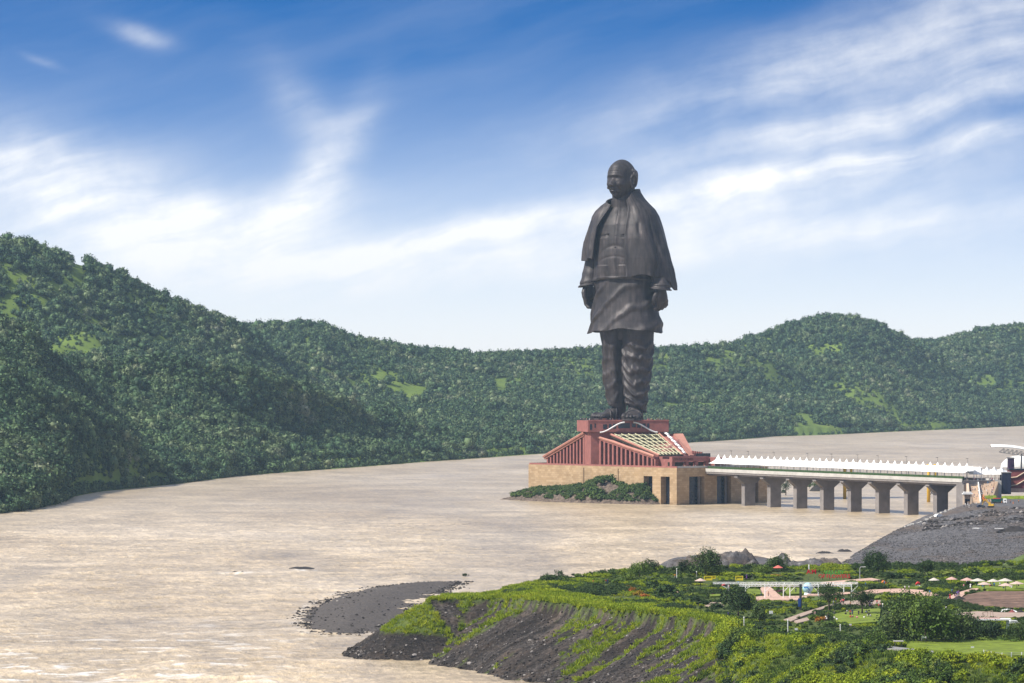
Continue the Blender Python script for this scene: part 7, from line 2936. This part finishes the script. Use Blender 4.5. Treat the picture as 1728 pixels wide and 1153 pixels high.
def crowd(n, fn, where, group, pose=('stand', 'stand', 'walk'), tops=None, seed=1):
    r = random.Random(seed)
    tops = tops or ['white', 'navy', 'black', 'red', 'blue', 'pink', 'orange', 'purple', 'grey', 'white', 'black']
    for i in range(n):
        p = fn(r)
        if p is None:
            continue
        t = r.choice(tops)
        b = r.choice(['black', 'navy', 'grey', 'black'])
        ps = r.choice(pose)
        dress = r.random() < .3 and ps != 'sit'
        person(p, r.uniform(0, 6.28), t, t if dress else b, ps, 'person %s in %s %s' % ({'sit': 'sitting', 'walk': 'walking', 'stand': 'standing'}[ps], t, where), group, dress)


def make_people():
    ca, sa = math.cos(R(10)), math.sin(R(10))

    def cap(r):
        side = r.random()
        x = r.uniform(-28, 28)
        y = -19.6 + r.uniform(0, 2.2)
        if side < .15:
            x, y = -27.5, r.uniform(-18, 18)
        return Vector((79.8 + x * ca - y * sa, 3121 + x * sa + y * ca, 57.96))
    crowd(58, cap, 'at the feet of the bronze statue', 'visitors on the red block at the statue feet', seed=2)

    def deck(r):
        return br(r.uniform(-70, 245), r.uniform(5.0, 6.4), 24.0)
    crowd(34, deck, 'under the white canopies on the bridge', 'visitors on the bridge', seed=3)

    def court(r):
        q = r.uniform(3, 34)
        return Vector(pq(r.uniform(2.5, 5), q, 25.82))
    crowd(10, court, 'before the red gateway', 'visitors before the red gateway', seed=4)

    def stairs(r):
        k = r.randrange(1, 23)
        D = 2695 + k * 2.35 + 1
        px = r.uniform(1641 - .1 * k, 1670 + .5 * k)
        return at(px, D=D, z=11.2 + k * .52)
    crowd(64, stairs, 'on the crowded steps at the bridge end', 'crowd on the steps at the bridge end', seed=5, tops=['navy', 'black', 'white', 'purple', 'blue', 'navy', 'pink', 'black', 'orange', 'white'])

    def terrace(r):
        return at(r.uniform(1640, 1688), D=r.uniform(2753.5, 2765), z=23.62)
    crowd(22, terrace, 'on the terrace behind the steps', 'crowd on the terrace', seed=6, tops=['orange', 'pink', 'red', 'white', 'navy', 'black'])

    def yard(r):
        return ground_pt(r.uniform(1626, 1648), r.uniform(851, 861))
    crowd(14, yard, 'on the gravel in front of the cream portal', 'people before the cream portal', seed=7, tops=['white', 'navy', 'black', 'white'])
    crowd(8, lambda r: ground_pt(r.uniform(1688, 1726), r.uniform(845, 852)), 'on the gravel yard by the trucks', 'people by the trucks', seed=8)
    # garden
    def g(x0, x1, y0, y1):
        return lambda r: gp(r.uniform(x0, x1), r.uniform(y0, y1)) + Vector((0, 0, .3))
    crowd(30, g(1390, 1470, 1034, 1050), 'on the lawn under the two trunked trees', 'people sitting on the garden lawn', ('sit', 'sit', 'sit', 'stand'), seed=9, tops=['white', 'black', 'red', 'pink', 'navy', 'white'])
    crowd(12, g(1596, 1622, 1004, 1014), 'at the earth mound end of the curved path', 'group at the curved path end', seed=10, tops=['red', 'purple', 'orange', 'blue', 'black', 'red'])
    crowd(16, g(1622, 1680, 986, 995), 'among the parasol cluster', 'people among the parasols', ('stand', 'sit'), seed=11, tops=['blue', 'navy', 'red', 'green', 'white', 'pink'])
    crowd(10, g(1684, 1727, 988, 996), 'under the parasols at the right edge', 'people under the parasols at the right edge', ('sit', 'stand'), seed=12, tops=['black', 'navy', 'white'])
    crowd(9, g(1476, 1500, 985, 990), 'beside the orange red figure', 'people beside the orange red figure', ('stand', 'sit'), seed=13)
    crowd(9, g(1222, 1262, 990, 998), 'below the left end of the pergola', 'people below the pergola', seed=14)
    crowd(6, g(1405, 1425, 1018, 1024), 'walking party on the dusty track', 'people on the dusty track', ('walk',), seed=15)
    crowd(8, g(1455, 1490, 1020, 1030), 'by the maroon bench right of the track', 'people by the track end', ('sit', 'stand'), seed=16, tops=['pink', 'red', 'white', 'purple'])
    crowd(6, g(1604, 1622, 1038, 1044), 'beside the shelter roof on bare earth', 'people beside the shelter', seed=17)
    P = [(1284.5, 1007, 'navy', 'navy', 'walk', 'person in a navy dress walking on the salmon plaza, left of a pair', True), (1296.5, 1008, 'orange', 'black', 'stand', 'person in an orange top standing on the salmon plaza, right of a pair', False),
         (1569, 1006, 'blue', 'navy', 'stand', 'person in bright blue alone on the curved path', False), (1527, 998, 'white', 'black', 'walk', 'person in a white top walking on the curved path, left of a pair', False),
         (1534, 998, 'white', 'black', 'walk', 'person in a white top walking on the curved path, right of a pair', False), (1260, 979, 'purple', 'purple', 'stand', 'person in pale purple behind the pergola', True), (1269, 978, 'pink', 'white', 'stand', 'person in a pink top behind the pergola', False),
         (1022.5, 987, 'red', 'navy', 'stand', 'person in red at the left end of the garden edge, facing the river', False), (1025.5, 987, 'navy', 'navy', 'stand', 'person in navy beside the one in red at the garden edge', False),
         (1001, 988, 'red', 'black', 'stand', 'person in dark red on the grassy bank tip', False), (1229, 1044, 'navy', 'black', 'stand', 'person in navy standing alone at the slope path top', False), (1435, 1026, 'orange', 'black', 'stand', 'person in orange standing on the dusty track', False),
         (1461, 993, 'blue', 'navy', 'stand', 'person in blue above the bare trunked tree', False), (1139, 978, 'orange', 'grey', 'stand', 'person in orange by the thin pale pole', False), (1343, 1002, 'navy', 'navy', 'stand', 'person in navy left of the dark pylon', False)]
    for px, py, t, b, pose, lab, dr in P:
        person(gp(px, py) + Vector((0, 0, .3)), random.uniform(0, 6), t, b, pose, lab, None, dr)


make_people()
# ------------------------------------------------------------------ haze
def make_haze():
    m = bpy.data.materials.new('valley_haze')
    m.use_nodes = True
    t = NT(m.node_tree)
    t.n.remove(t.n['Principled BSDF'])
    pv = t.new('ShaderNodeVolumePrincipled')
    pv.inputs['Color'].default_value = (0.52, 0.75, 1.0, 1)
    pv.inputs['Density'].default_value = 2.0e-5
    pv.inputs['Anisotropy'].default_value = 0.2
    t.l.new(pv.outputs[0], t.n['Material Output'].inputs['Volume'])
    mb = MB()
    mb.box((0, 6000, 160), (12000, 14600, 350))
    o = mb.obj('haze', m)
    tag(o, kind='stuff')


make_haze()
